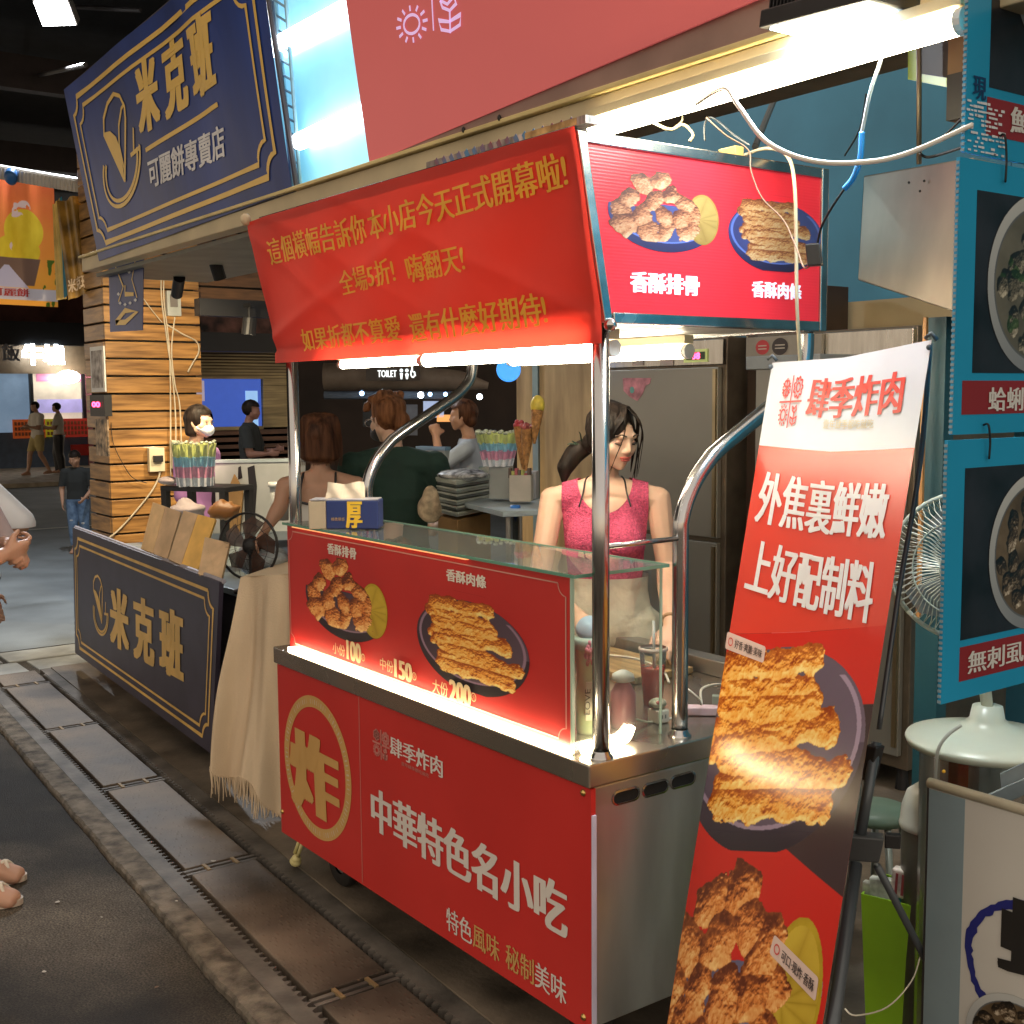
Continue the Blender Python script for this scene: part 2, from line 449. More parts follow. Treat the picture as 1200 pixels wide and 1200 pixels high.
M_wood = mat('varnished_pine', (.34, .155, .040), .42, var=.35, scale=3.5, stretch=(1, .7, 9), bump=.15, bscale=20, col2=(.48, .25, .075), coat=.2)
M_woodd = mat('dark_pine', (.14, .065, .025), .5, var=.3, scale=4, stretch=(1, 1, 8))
M_ply = mat('plywood', (.50, .33, .15), .6, var=.25, scale=2.5, stretch=(4, 4, .7), bump=.1, bscale=15, col2=(.60, .43, .22))
M_teal = mat('teal_wall_paint', (.06, .25, .38), .6, var=.12, scale=1.5)
M_beige = mat('beige_panel', (.50, .40, .22), .5, var=.12, scale=2)
M_cream = mat('cream_metal', (.60, .50, .32), .45, var=.12, scale=3, rvar=.1)
M_ceil = mat('black_ceiling', (.010, .009, .009), .8, var=.3)
M_white = mat('white_plastic', (.72, .72, .70), .4, var=.05)
M_cable = mat('white_cable', (.62, .57, .46), .5, var=.05)
M_ss = mat('stainless_steel', (.52, .50, .46), .24, 1.0, var=.14, scale=5, stretch=(6, 6, .8), bump=.03, bscale=160, rvar=.10)
M_chrome = mat('polished_steel', (.46, .46, .47), .20, 1.0, var=.05, rvar=.05)

# treads of the checker plate: a brick-laid pattern of small raised lozenges
def plate_material():
    m = mat('rusty_checker_plate', (.095, .065, .044), .68, .05, var=.5, scale=2.2, col2=(.20, .155, .115), rvar=.15)
    nt = m.node_tree; b = nt.nodes['Principled BSDF']; tc = [n for n in nt.nodes if n.type == 'TEX_COORD'][0]
    w = nt.nodes.new('ShaderNodeTexVoronoi'); w.inputs['Scale'].default_value = 30; w.inputs['Randomness'].default_value = .35
    mp = nt.nodes.new('ShaderNodeMapping'); mp.inputs['Scale'].default_value = (1, 1.9, 1); mp.inputs['Rotation'].default_value = (0, 0, .7)
    nt.links.new(tc.outputs['Object'], mp.inputs[0]); nt.links.new(mp.outputs[0], w.inputs['Vector'])
    mr = nt.nodes.new('ShaderNodeMapRange'); mr.inputs[1].default_value = .38; mr.inputs[2].default_value = .2
    nt.links.new(w.outputs['Distance'], mr.inputs[0])
    bp = nt.nodes.new('ShaderNodeBump'); bp.inputs['Strength'].default_value = .7; bp.inputs['Distance'].default_value = .006
    nt.links.new(mr.outputs[0], bp.inputs['Height']); bp.inputs['Strength'].default_value = .28; nt.links.new(bp.outputs[0], b.inputs['Normal'])
    return m
M_plate = plate_material()

# ================================================================ ground
def ky(x, y0): return y0 - 0.0525 * (x + 3)       # lines that run along the drain
S = 'structure'
MB().box((-70, -40, -.35), (30, 60, -.03)).build('ground', M_asph, label=None, kind=S)
XE = -7.75                                           # far end of the stalls' floor
mb = MB()
mb.add([(XE, ky(XE, 1.80), 0), (8, ky(8, 1.80), 0), (8, 12, 0), (XE, 12, 0), (XE, ky(XE, 1.80), -.3), (8, ky(8, 1.80), -.3), (8, 12, -.3), (XE, 12, -.3)],
       [(0,1,2,3),(7,6,5,4),(0,4,5,1),(1,5,6,2),(2,6,7,3),(3,7,4,0)])
mb.build('floor', M_floor, kind=S)
# kerb with a worn, uneven outer edge
mb = MB(); n = 520; xs = np.linspace(-7.9, 4, n); rg = np.random.RandomState(3)
w1 = np.interp(xs, np.linspace(-8, 4, 90), rg.uniform(-.0035, .0045, 90)); w2 = rg.uniform(-.0022, .0022, n)
vv = []
for i, x in enumerate(xs):
    yo = ky(x, 1.268) + w1[i] + w2[i]; yi = ky(x, 1.358)
    dz = -.006 + w2[i] * 1.5
    vv += [(x, yo - .006, -.10), (x, yo - .003, -.008 + dz), (x, yo + .005, -.002 + w2[i]), (x, (yo + yi) / 2, w2[i] * .5), (x, yi, 0), (x, yi, -.2)]
ff = []
for i in range(n - 1):
    for k in range(5): ff.append((6*i+k, 6*i+k+6, 6*i+k+7, 6*i+k+1))
mb.add(vv, ff); mb.build('kerb', M_kerb, kind=S)
# drain: two comb-edged rails with cover plates between
dr = thing('drain', None, None, (-4, 1.6, 0), kind=S)
del_keys = [k for k in ('label', 'category') if k in dr]
mb = MB()
for ya, yb in ((1.362, 1.424), (1.735, 1.797)):
    mb.add([(-7.75, ky(-7.75, ya), -.004), (4, ky(4, ya), -.004), (4, ky(4, yb), -.004), (-7.75, ky(-7.75, yb), -.004),
            (-7.75, ky(-7.75, ya), -.1), (4, ky(4, ya), -.1), (4, ky(4, yb), -.1), (-7.75, ky(-7.75, yb), -.1)],
           [(0,1,2,3),(7,6,5,4),(0,4,5,1),(1,5,6,2),(2,6,7,3),(3,7,4,0)])
mb.build('rail', M_rail, dr)
mb = MB(); x = -7.6
while x < 1.5:
    for yb, sgn in ((1.424, 1), (1.735, -1)):
        a = ky(x, yb); mb.add([(x, a, -.005), (x + .022, a, -.005), (x + .011, a + sgn * .02, -.005), (x, a, -.03), (x + .022, a, -.03), (x + .011, a + sgn * .02, -.03)],
                              [(0,1,2) if sgn > 0 else (0,2,1), (0,2,5,3), (1,4,5,2), (0,3,4,1)])
    x += .036
mb.build('comb_tooth', M_rail, dr, kind='stuff')
mb = MB(); mb.add([(-7.75, ky(-7.75, 1.42), -.05), (4, ky(4, 1.42), -.05), (4, ky(4, 1.74), -.05), (-7.75, ky(-7.75, 1.74), -.05)], [(0,1,2,3)])
mb.build('channel', M_gap, dr)
joints = [-8.49 + 1.11 * i for i in range(0, 11)]
for i in range(len(joints) - 1):
    a, b = max(joints[i] + .036, -7.74), joints[i + 1] - .036
    dz = random.uniform(-.003, .003)
    m_ = MB(); ya, yb = 1.458, 1.700
    m_.add([(a, ky(a, ya), dz - .003), (b, ky(b, ya), dz - .003), (b, ky(b, yb), dz - .003), (a, ky(a, yb), dz - .003),
            (a, ky(a, ya), -.05), (b, ky(b, ya), -.05), (b, ky(b, yb), -.05), (a, ky(a, yb), -.05)],
           [(0,1,2,3),(7,6,5,4),(0,4,5,1),(1,5,6,2),(2,6,7,3),(3,7,4,0)])
    m_.build('cover_plate', M_plate, dr, bevel=.003)
    m_ = MB(); xj = joints[i + 1]
    for s_ in (-.024, .008):
        m_.box((xj + s_, ky(xj, 1.445), -.03), (xj + s_ + .016, ky(xj, 1.715), -.008))
    for t in (.3, .7):
        yc = ky(xj, 1.445 + .27 * t); m_.box((xj - .032, yc - .006, -.012), (xj + .032, yc + .006, -.002), 1)
    m_.build('joint_bar', [M_rail, mat('rusty_bolt', (.25, .17, .08), .7)], dr)
# road beyond, its colour blue-grey for cool light from the shops opposite, a pale gutter of slabs, a painted line, the far pavement
MB().add([(-60, -30, -.026), (-8.55, -30, -.026), (-8.55, 40, -.026), (-60, 40, -.026)], [(0,1,2,3)]).build('road', M_road, kind=S)
gt = thing('gutter', None, None, (-8.1, 2, 0), kind=S)
M_slab = mat('pale_slab', (.30, .31, .30), .7, var=.2, scale=5)
for k in range(9):
    y0 = -1.2 + k * .62
    MB().box((-8.5, y0, -.2), (-8.18, y0 + .585, -.02)).build('slab', M_slab, gt, bevel=.006)
    MB().box((-8.14, y0 + .1, -.2), (-7.80, y0 + .66, -.022)).build('slab', M_slab, gt, bevel=.006)
MB().add([(-16.5, -20, -.022), (-16.38, -20, -.022), (-16.38, 30, -.022), (-16.5, 30, -.022)], [(0,1,2,3)]).build('road_marking', mat('road_paint', (.55, .55, .5), .7), kind=S)
MB().box((-60, -30, -.3), (-24.5, 60, .06)).build('pavement', mat('pavement_concrete', (.36, .30, .22), .75, var=.2), kind=S)
# covered-market roof: black boards over the far half, beams
MB().box((-34, -12, 5.4), (-6.2, 30, 5.6)).build('ceiling', M_ceil, kind=S)
for k, xb in enumerate((-9.2, -13.5, -18, -23)):
    o = MB().box((xb - .08, -8, 4.9), (xb + .08, 20, 5.25)).build('roof_beam', mat('beam_steel', (.05, .035, .03), .6), label=None)
    tag(o, ['dark steel roof beam crossing above the hanging floodlight', 'dark roof beam over the road, second from the stalls', 'dark roof beam over the road, third from the stalls', 'dark roof beam nearest the lit restaurant front'][k], 'beam', 'roof beams of the covered market')

# ================================================================ restaurant across the road
fx = -30.0
shop = thing('restaurant', 'far restaurant with glowing white characters above its window', 'building', (fx, 8, 0))
def fy(u, v=480): return at(u, v, x=fx).y
def fz(u, v): return at(u, v, x=fx).z
L_, R_ = fy(-60), fy(112)
MB().box((fx - 3, L_, fz(50, 390)), (fx, R_, 7)).build('upper_wall', mat('maroon_board', (.10, .035, .03), .6, var=.5, scale=1.2), shop)
MB().box((fx - .2, L_, fz(50, 405)), (fx + .25, R_, fz(50, 378))).build('black_band', M_black, shop)
MB().box((fx - .2, L_, fz(50, 438)), (fx, R_, fz(50, 405))).build('fascia', mat('fascia_brown', (.22, .15, .09), .6), shop)
MB().box((fx - .2, L_, .06), (fx, R_, fz(50, 506))).build('lower_wall', mat('blue_grey_wall', (.10, .14, .22), .6), shop)
wall_lit = mat('lit_interior', (.5, .42, .3), .7, var=.3, scale=1.5, emit=(.75, .62, .45), es=.45)
MB().box((fx - 3.0, L_, fz(50, 506)), (fx - 2.8, R_, fz(50, 438))).build('interior_wall', wall_lit, shop)
for a, b in ((-5, 40), (40, 101)):
    w = MB().box((fx - .12, fy(a), fz(50, 506)), (fx - .08, fy(b), fz(50, 438))).build('window', mat('shop_window_%d' % (a > 0), (.20, .26, .34) if a < 0 else (.62, .55, .42), .15, emit=(.18, .26, .36) if a < 0 else (.80, .66, .52), es=.5, var=.5, scale=.9), shop)
    MB().box((fx - .08, fy(b) - .08, fz(50, 506)), (fx + .02, fy(b), fz(50, 438))).build('frame', M_black, w)
MB().box((fx - .07, fy(45), fz(50, 484)), (fx - .05, fy(100), fz(50, 468))).build('window_band', mat('lilac_film', (.4, .35, .65), .3, emit=(.35, .32, .6), es=.5), shop)
MB().box((fx - .07, fy(45), fz(50, 447)), (fx - .05, fy(100), fz(50, 438))).build('window_band', mat('pink_film', (.6, .2, .35), .3, emit=(.6, .2, .35), es=.4), shop)
for (a, b, hx, nm, t, tt) in ((13, 51, '#d0602c', 'orange_menu_cloth', 491, 513), (51, 63, '#c4b82a', 'yellow_menu_cloth', 491, 512), (63, 101, '#c03a2c', 'red_menu_cloth', 491, 513)):
    q = MB().box((fx + .05, fy(a), fz(50, tt)), (fx + .09, fy(b), fz(50, t))).build('menu_cloth', mat(nm, hx, .7, var=.05, emit=hx, es=.12), shop)
    mbm = MB()
    for r in range(3):
        k = int((b - a) / 4)
        for c_ in range(k):
            yy = fy(a + 2 + c_ * 4); zz = fz(50, t + 5 + r * 6); mbm.box((fx + .09, yy, zz - .04), (fx + .10, yy + .05, zz + .04))
    mbm.build('lettering', mat('dim_print', (.25, .08, .03), .7), shop)
MB().box((fx + .05, fy(80), fz(50, 535)), (fx + .12, fy(101), fz(50, 522))).build('red_cloth', mat('red_shop_cloth', '#b02a22', .7), shop)
F = rectF((fx + .3, fy(26), fz(50, 427)), (fx + .3, fy(73), fz(50, 427)), (fx + .3, fy(26), fz(50, 405)))
letters('牛墟', F, (1, 0, 0), glow('sign_white_glow', (.85, .95, 1), 9), shop, bold=(.12, .10))
F = rectF((fx + .3, fy(2), fz(50, 424)), (fx + .3, fy(22), fz(50, 424)), (fx + .3, fy(2), fz(50, 404)))
letters('飯', F, (1, 0, 0), mat('unlit_letters', (.16, .17, .22), .5), shop, bold=(.08, 0))
MB().ball((fx + .4, fy(76), fz(50, 442)), (.1, .28, .16)).build('lamp', glow('shop_lamp', (1, .97, .85), 14), shop)
MB().box((fx, fy(101), .06), (fx + .5, fy(112), fz(50, 438))).build('pillar', mat('pink_pillar', (.30, .10, .12), .6), shop)

# ================================================================ dark hall behind the neighbouring stall
hall = thing('toilet_hall', 'dark brown hall behind the stalls with a TOILET sign under its ceiling', 'building', (-18, 14, 0))
hx_ = -19.0
MB().box((hx_ - .3, at(225, 480, x=hx_).y, 0), (hx_, 40, 6.5)).build('wall', mat('hall_wall', (.045, .028, .022), .7, var=.3, scale=.8), hall)
c1 = at(400, 434, x=-15.5); c2 = at(568, 452, x=-15.5)
mb = MB()
duct = [at(380, 441, d=17), at(470, 441, d=17), at(540, 446, d=17), at(572, 452, d=17)]
mb.tube(duct, [.19, .19, .14, .05], 14); mb.build('duct', mat('grey_duct', (.34, .27, .22), .45), hall, smooth=True)
p = at(429, 446, d=16.6); q = at(492, 448, d=16.6)
n_ = Vector((1, -.85, 0)).normalized(); ex = Vector((q - p)); ex.z = 0; L = ex.length
tp = at(429, 431, d=16.6)
sg = MB().slab([Vector((p.x, p.y, tp.z)), Vector((q.x, q.y, tp.z)), Vector((q.x, q.y, p.z)), p], .05).build('sign_board', mat('sign_dark_grey', (.10, .085, .08), .5), hall)
z0, z1 = at(443, 442, d=16.6).z, at(443, 434, d=16.6).z
def sgp(u, z): w_ = at(u, 440, d=16.6); return Vector((w_.x, w_.y, z))
letters('TOILET', rectF(sgp(443, z0), sgp(465, z0), sgp(443, z1)), n_, glow('toilet_letters', (.85, .9, .88), 1.3), sg, bold=(.06, .0), lift=.02)
mbi = MB(); em = .0
for uc, dress in ((470.5, 0), (477, 1)):
    c = sgp(uc, (z0 + z1) / 2); e = (sgp(480, 0) - sgp(470, 0)) / 10; e.z = 0
    zt, zb = z1 + .02, z0 - .03; off = n_ * .01
    mbi.ball(c + off + Vector((0, 0, zt - c.z - .025)), .025, 8, 6)
    if dress: mbi.poly([Vector((c.x, c.y, zt - .06)) + off, Vector((c.x, c.y, zb + .07)) + e * 2.2 + off, Vector((c.x, c.y, zb)) + e + off, Vector((c.x, c.y, zb)) - e + off, Vector((c.x, c.y, zb + .07)) - e * 2.2 + off])
    else: mbi.poly([Vector((c.x, c.y, zt - .06)) - e * 1.8 + off, Vector((c.x, c.y, zb)) - e + off, Vector((c.x, c.y, zb)) + e + off, Vector((c.x, c.y, zt - .06)) + e * 1.8 + off])
c = sgp(484, z0 + .05); e = (sgp(480, 0) - sgp(470, 0)) / 10; e.z = 0
line_strip(mbi, [c + e * 2.3 * math.cos(t) + Vector((0, 0, .055 * math.sin(t))) + n_ * .012 for t in np.linspace(2.2, 6.6, 14)], .018, n_)
line_strip(mbi, [c + Vector((0, 0, .12)) - e * .8 + n_ * .012, c + Vector((0, 0, .02)) - e * .8 + n_ * .012, c + Vector((0, 0, .02)) + e * 1.6 + n_ * .012, c + Vector((0, 0, -.04)) + e * 3 + n_ * .012], .018, n_)
mbi.ball(c + Vector((0, 0, .15)) - e * .8 + n_ * .01, .02, 8, 6)
mbi.build('pictogram', glow('pictogram_white', (.75, .85, .85), 1.2), sg)
mbl = None
for i, (u, v, s_) in enumerate(((424, 461, .7), (449, 462, 1.2), (464, 461, .6), (493, 463, 1.2), (504, 462, .5), (522, 462, .5), (562, 465, 1.0))):
    MB().ball(at(u, v, d=17.5), .035 * (.6 + .6 * s_), 10, 6).build('downlight', glow('downlight_%s' % ('a' if s_ > .9 else 'b'), (.80, .92, 1) if s_ > .9 else (.35, .6, 1), 14 if s_ > .9 else 6), hall)
mb = MB(); a = at(380, 463, d=18); b = at(530, 463, d=18); mb.tube([a, b], .06, 8); mb.build('ceiling_rail', mat('rail_blue_grey', (.2, .24, .3), .4), hall)
for (u0, v0, u1, v1, col, nm, es) in ((460, 474, 489, 510, (.20, .20, .22), 'wall_panel', 0), (496, 470, 520, 489, (.35, .42, .6), 'lit_screen', .6), (425, 463, 443, 500, (.03, .03, .03), 'doorway', 0), (512, 486, 530, 494, (.8, .35, .1), 'amber_light', .8)):
    A = at(u0, v0, d=18.3); B = at(u1, v0, d=18.3); C_ = at(u1, v1, d=18.3); D_ = at(u0, v1, d=18.3)
    MB().slab([A, B, C_, D_], .05).build(nm, mat(nm, col, .5, emit=col if es else None, es=es), hall)

# beige panelled cabin with a blue window, further left
cab = thing('cabin', 'beige boarded cabin with a blue lit window beyond the masked woman', 'building', (-14.5, 7, 0))
cx_ = -14.0
def cyz(u, v): p_ = at(u, v, x=cx_); return p_.y, p_.z
def cpan(name, u0, v0, u1, v1, m, x0=cx_, th=.1, parent=cab):
    a = at(u0, v0, x=x0); b = at(u1, v1, x=x0)
    return MB().box((x0 - th, min(a.y, b.y), min(a.z, b.z)), (x0, max(a.y, b.y), max(a.z, b.z))).build(name, m, parent)
M_bboard = mat('beige_board', (.40, .31, .16), .6, var=.25, scale=3, stretch=(1, .6, 8))
for k in range(9):
    cpan('board', 218, 411 + k * 3.6, 340, 414.3 + k * 3.6, M_bboard)
cpan('backing', 216, 409, 342, 620, mat('cabin_backing', (.10, .07, .045), .7), cx_ - .06)
M_bdk = mat('brown_board', (.12, .05, .025), .5, var=.3, scale=3, stretch=(1, .6, 8))
for k in range(14):
    cpan('board', 218, 503 + k * 8.2, 340, 510.8 + k * 8.2, M_bdk)
for k in range(7):
    cpan('board', 308, 443.5 + k * 8.5, 340, 451.5 + k * 8.5, M_bboard)
wd = cpan('window', 228, 444, 307, 501, mat('blue_window', (.02, .05, .22), .3, emit=(.02, .06, .30), es=.9), cx_ + .02)
cpan('pane', 288, 458, 303, 500, mat('pale_blue_pane', (.2, .35, .6), .3, emit=(.25, .45, .75), es=.7), cx_ + .04, .03, wd)
cpan('pane', 226, 446, 240, 470, mat('pink_grey_pane', (.4, .36, .42), .3, emit=(.35, .30, .38), es=.5), cx_ + .04, .03, wd)
cpan('frame', 226, 441.5, 309, 444, M_bboard, cx_ + .06, .05, wd); cpan('frame', 226, 501, 309, 503, M_bboard, cx_ + .06, .05, wd)
MB().ball(at(230, 486, x=cx_ + .2), .05, 8, 6).build('red_lamp', glow('red_lamp', (1, .1, .1), 2), cab)
# header above the cabin: dark band and mottled purple strip
MB().box((-13.2, at(190, 400, x=-13).y, at(280, 412, x=-13).z), (-13, at(345, 400, x=-13).y, at(280, 390, x=-13).z)).build('dark_fascia', M_black, cab)
MB().box((-13.4, at(190, 400, x=-13).y, at(280, 391, x=-13).z), (-13.1, at(345, 400, x=-13).y, at(280, 345, x=-13).z)).build('mottled_fascia', mat('mottled_plaster', (.11, .075, .08), .7, var=.6, scale=5, col2=(.22, .10, .08)), cab)
# slatted header of the neighbour's stall (boards one by one)
hd = thing('slatted_header', 'brown slatted boarding under the neighbouring stall roof, right of the pillar', 'wall', (-9.2, 4.4, 2.3))
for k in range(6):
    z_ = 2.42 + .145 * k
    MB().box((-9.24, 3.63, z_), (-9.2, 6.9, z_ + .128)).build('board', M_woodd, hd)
MB().box((-9.3, 3.62, 2.36), (-9.245, 6.92, 3.35)).build('backing', M_gap, hd)

# ================================================================ pine-clad pillar
PX, PY = -9.0, 2.87
pl = thing('wooden_pillar', 'square pillar clad in varnished horizontal pine boards', 'pillar', (PX, PY, 0))
MB().box((PX - .47, PY + .03, -.05), (PX - .03, PY + .70, 3.6)).build('core', M_gap, pl)
me_cache = {}
for k in range(27):
    z_ = .02 + .131 * k
    for side in (0, 1):
        j = random.uniform(-.004, .004)
        if side == 0: m_ = MB().box((PX - .028 + j, PY, z_), (PX + j, PY + .735, z_ + .117))
        else: m_ = MB().box((PX - .50, PY + j, z_), (PX - .031, PY + .028 + j, z_ + .117))
        m_.build('board', M_wood, pl, bevel=.004)

# ================================================================ teal back wall and fridges' corner of the stall
MB().box((-3.3, 5.35, 0), (6, 5.5, 5.4)).build('wall', M_teal, kind=S)
MB().box((-6.6, 5.36, 1.95), (-3.31, 5.46, 5.4)).build('wall', M_teal, kind=S)
pw = thing('plywood_partition', 'pale plywood partition with a blue metal edge strip behind the vendor', 'partition', (-5.4, 4.32, 0))
q0 = at(605, 430, y=4.32).x; q1 = at(628, 430, y=4.32).x
MB().box((q0, 4.32, 0), (q1, 4.36, 2.75)).build('sheet', M_ply, pw, bevel=.002)
MB().box((q1 + .003, 4.29, 0), (q1 + .055, 4.34, 2.78)).build('edge_strip', mat('blue_metal_trim', (.25, .38, .45), .3, .6), pw)
MB().box((q1 + .058, 4.30, 0), (-4.92, 4.35, 2.75)).build('sheet', M_ply, pw, bevel=.002)
# lintel under the roof in front of the teal wall, beige louvre below the hood
a = at(980, 89, y=3.1); b = at(1060, 66, y=3.1)
MB().box((-5.2, 3.0, a.z), (3.0, 3.2, a.z + .42)).build('lintel', mat('brown_lintel', (.21, .14, .08), .6, var=.2)).update_tag()
o = bpy.data.objects['lintel']; tag(o, 'brown lintel crossing in front of the teal wall under the roof', 'beam')
lou = thing('beige_cupboard', 'beige wall cupboard with dark gap behind the light box', 'cupboard', (-3.2, 4.9, 1.9))
z0 = at(850, 446, y=4.95).z; z1 = at(850, 366, y=4.95).z; zm = at(900, 411, y=4.95).z
MB().box((-4.6, 4.97, z0), (-2.3, 5.32, z1)).build('carcass', M_gap, lou)  # near-black carcass shows as a dark line between the doors
MB().box((-4.6, 4.95, z0), (-2.3, 4.968, zm - .02)).build('door', M_beige, lou)
MB().box((-4.6, 4.95, zm + .02), (-2.3, 4.968, z1)).build('door', M_beige, lou)
# ================================================================ the food cart
M_red = mat('red_print', (.56, .030, .026), .34, var=.05, scale=2.5, bump=.03, bscale=3, rvar=.10)
M_redb = mat('red_print_backlit', (.58, .020, .022), .3, var=.03, emit=(.75, .020, .022), es=.22)
M_cream_ink = mat('cream_ink', (.62, .47, .26), .4, var=.04)
M_white_ink = mat('white_ink', (.70, .66, .62), .4, var=.03)
M_pink_ink = mat('pink_ink', (.55, .20, .17), .4, var=.03)
M_gold_ink = mat('gold_ink', (.60, .36, .12), .4, var=.04)
M_led = glow('led_strip_light', (1.0, .80, .50), 24)
M_tube = glow('fluorescent_tube_light', (1.0, .88, .66), 34)
IM_RIBS = image_from('ribs_print', paint_food('ribs', seed=4))
IM_STRIPS = image_from('strips_print', paint_food('strips', seed=2))
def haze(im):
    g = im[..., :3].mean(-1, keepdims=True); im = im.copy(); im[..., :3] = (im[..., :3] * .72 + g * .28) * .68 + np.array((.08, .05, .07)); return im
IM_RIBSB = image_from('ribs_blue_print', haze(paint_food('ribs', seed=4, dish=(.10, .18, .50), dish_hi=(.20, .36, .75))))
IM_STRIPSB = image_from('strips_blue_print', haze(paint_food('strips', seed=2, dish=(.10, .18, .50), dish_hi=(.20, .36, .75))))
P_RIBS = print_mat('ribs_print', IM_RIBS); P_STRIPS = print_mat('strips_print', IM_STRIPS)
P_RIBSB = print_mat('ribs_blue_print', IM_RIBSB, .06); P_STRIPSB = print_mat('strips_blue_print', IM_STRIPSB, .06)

X0, X1, Y0, Y1 = -3.80, -2.102, 1.755, 2.70
ZC = .822
cart = thing('food_cart', 'red and stainless food cart with glass counter box and lit roof box', 'food cart', (-2.95, 2.2, 0))
NF = Vector((0, -1, 0))
MB().box((X0 + .02, Y0 + .02, .17), (X1 - .012, Y1 - .02, .762)).build('cabinet', mat('cabinet_steel', (.50, .52, .50), .36, .80, var=.12, scale=2.5, stretch=(3, 3, .7), bump=.02, bscale=8, rvar=.12), cart, bevel=.004)
# counter top with a folded lip
ctop = MB().box((X0 - .008, Y0 - .004, .766), (X1, Y1, ZC)).build('counter_top', mat('counter_steel', (.50, .46, .40), .27, .95, var=.05, scale=2, rvar=.10, bump=.01, bscale=5), cart, bevel=.004)
fp = MB().box((X0 + .005, Y0 + .004, .163), (X1 - .003, Y0 + .018, .763)).build('front_panel', M_red, cart)
# white corrugated edge of the panel on the right
MB().box((X1 - .0025, Y0 + .0045, .165), (X1 + .001, Y0 + .0175, .70)).build('corrugated_edge', mat('corrugated_edge', (.55, .55, .72), .5), cart)
PYF = Y0 + .004
def F_(u, v): return at(u, v, y=PYF)
def front_text(s, u0, u1, vt, vb, m, bold, vr=None, parent=fp, yy=PYF, n=NF, italic=0):
    bl = at(u0, vb, y=yy); tl = at(u0, vt, y=yy); br = at(u1, vb + .5 * (u1 - u0) if vr is None else vr, y=yy)
    br = Vector((br.x, yy, bl.z)); tl = Vector((bl.x, yy, tl.z))
    return letters(s, rectF(bl, br, tl), n, m, parent, bold=bold, italic=italic)
# emblem
a = F_(333.7, 880); b = F_(412.2, 925); t = F_(372, 812); c_ = F_(372, 988)
cc = Vector(((a.x + b.x) / 2, PYF, (at(362, 812.4, y=PYF).z + at(382, 988.6, y=PYF).z) / 2)); R = (b.x - a.x) / 2
mb = MB(); n = 60
for k in range(n):
    t0, t1 = 2*math.pi*k/n, 2*math.pi*(k+1)/n
    q = []
    for tt, rr in ((t0, R), (t1, R), (t1, R * .84), (t0, R * .84)): q.append((cc.x + rr*math.cos(tt), PYF - .001, cc.z + rr*math.sin(tt)))
    mb.add(q, [(0,1,2,3)][::1])
em = mb.build('emblem_ring', M_gold_ink, fp)
# tiny print on the ring
mb = MB(); n = 92
for k in range(n):
    if k % 9 == 8: continue
    tt = 2*math.pi*k/n; w = .0024 + .0018 * ((k * 7) % 3); h_ = R * .035
    er = Vector((math.cos(tt), 0, math.sin(tt))); et = Vector((-math.sin(tt), 0, math.cos(tt)))
    c0 = cc + er * R * .92 + Vector((0, -.0018, 0))
    mb.add([c0 - er*h_ - et*w*.5, c0 - er*h_ + et*w*.5, c0 + er*h_ + et*w*.5, c0 + er*h_ - et*w*.5], [(0,1,2,3)])
mb.build('ring_print', mat('pale_ink', (.62, .50, .36), .4, var=0), fp, kind='stuff')
front_text('炸', 346, 396, 853, 940, M_gold_ink, (.16, .03), vr=965, italic=-.04)
# white dividing line
a = F_(420.5, 812); b = F_(421.5, 1042)
MB().box((a.x - .0016, PYF - .0012, .17), (a.x + .0016, PYF - .0006, .762)).build('dividing_line', M_pink_ink, fp)
# small four-seasons logo: snowflake, gear flower, sun, leaf in four quarters
def season_logo(F, n, m, parent, w=.03, lift=.0015, quarters=(0, 1, 2, 3), full=True):
    mb = MB(); n = Vector(n).normalized()
    def ln(pts, ww=w): line_strip(mb, [Vector(F(x, y)) + n * lift for x, y in pts], ww * (Vector(F(1, 0)) - Vector(F(0, 0))).length, n)
    def ring(cx, cy, r, k=20): ln([(cx + r*math.cos(t), cy + r*math.sin(t)) for t in np.linspace(0, 2*math.pi, k)])
    if full:
        ln([(.02, .5), (.98, .5)]); ln([(.5, .02), (.5, .98)])
    if 0 in quarters:
        for k in range(6):
            t = math.pi * k / 3 + .5; c, s = math.cos(t), math.sin(t)
            ln([(.25, .75), (.25 + .19*c, .75 + .19*s)])
            for sg in (-1, 1): ln([(.25 + .11*c, .75 + .11*s), (.25 + .17*math.cos(t + sg*.45), .75 + .17*math.sin(t + sg*.45))])
    if 1 in quarters:
        ring(.76, .75, .08)
        pts = [(.76 + (.17 + .025*math.cos(9*t)) * math.cos(t), .75 + (.17 + .025*math.cos(9*t)) * math.sin(t)) for t in np.linspace(0, 2*math.pi, 73)]
        ln(pts)
    if 2 in quarters:
        ring(.25, .26, .10)
        for k in range(12):
            t = 2*math.pi*k/12; ln([(.25 + .14*math.cos(t), .26 + .14*math.sin(t)), (.25 + .20*math.cos(t), .26 + .20*math.sin(t))])
    if 3 in quarters:
        ln([(.62, .42), (.70, .36), (.78, .42), (.80, .34), (.72, .29), (.64, .34), (.62, .42)])
        ln([(.72, .29), (.70, .06)]); ln([(.70, .08), (.60, .12), (.58, .22), (.70, .18)]); ln([(.70, .08), (.82, .12), (.84, .22), (.70, .18)])
    return mb.build('season_logo', m, parent)
bl = F_(437, 886); br = F_(458, 900); tl = F_(437, 850)
season_logo(rectF(bl, (br.x, PYF, bl.z), (bl.x, PYF, tl.z)), NF, M_pink_ink, fp, w=.06)
front_text('肆季炸肉', 458, 519, 862, 884, M_white_ink, (.07, .0), vr=908)
front_text('壹年肆季都吃就吃', 471, 503.5, 892, 896.5, M_pink_ink, (.05, .0), vr=912)
front_text('中華特色名小吃', 437, 664, 922, 971, M_white_ink, (.10, .015), vr=1096)
xl = F_(524, 1090); xr = F_(664, 1174); zt = F_(524, 1062).z; zb = F_(524, 1089).z
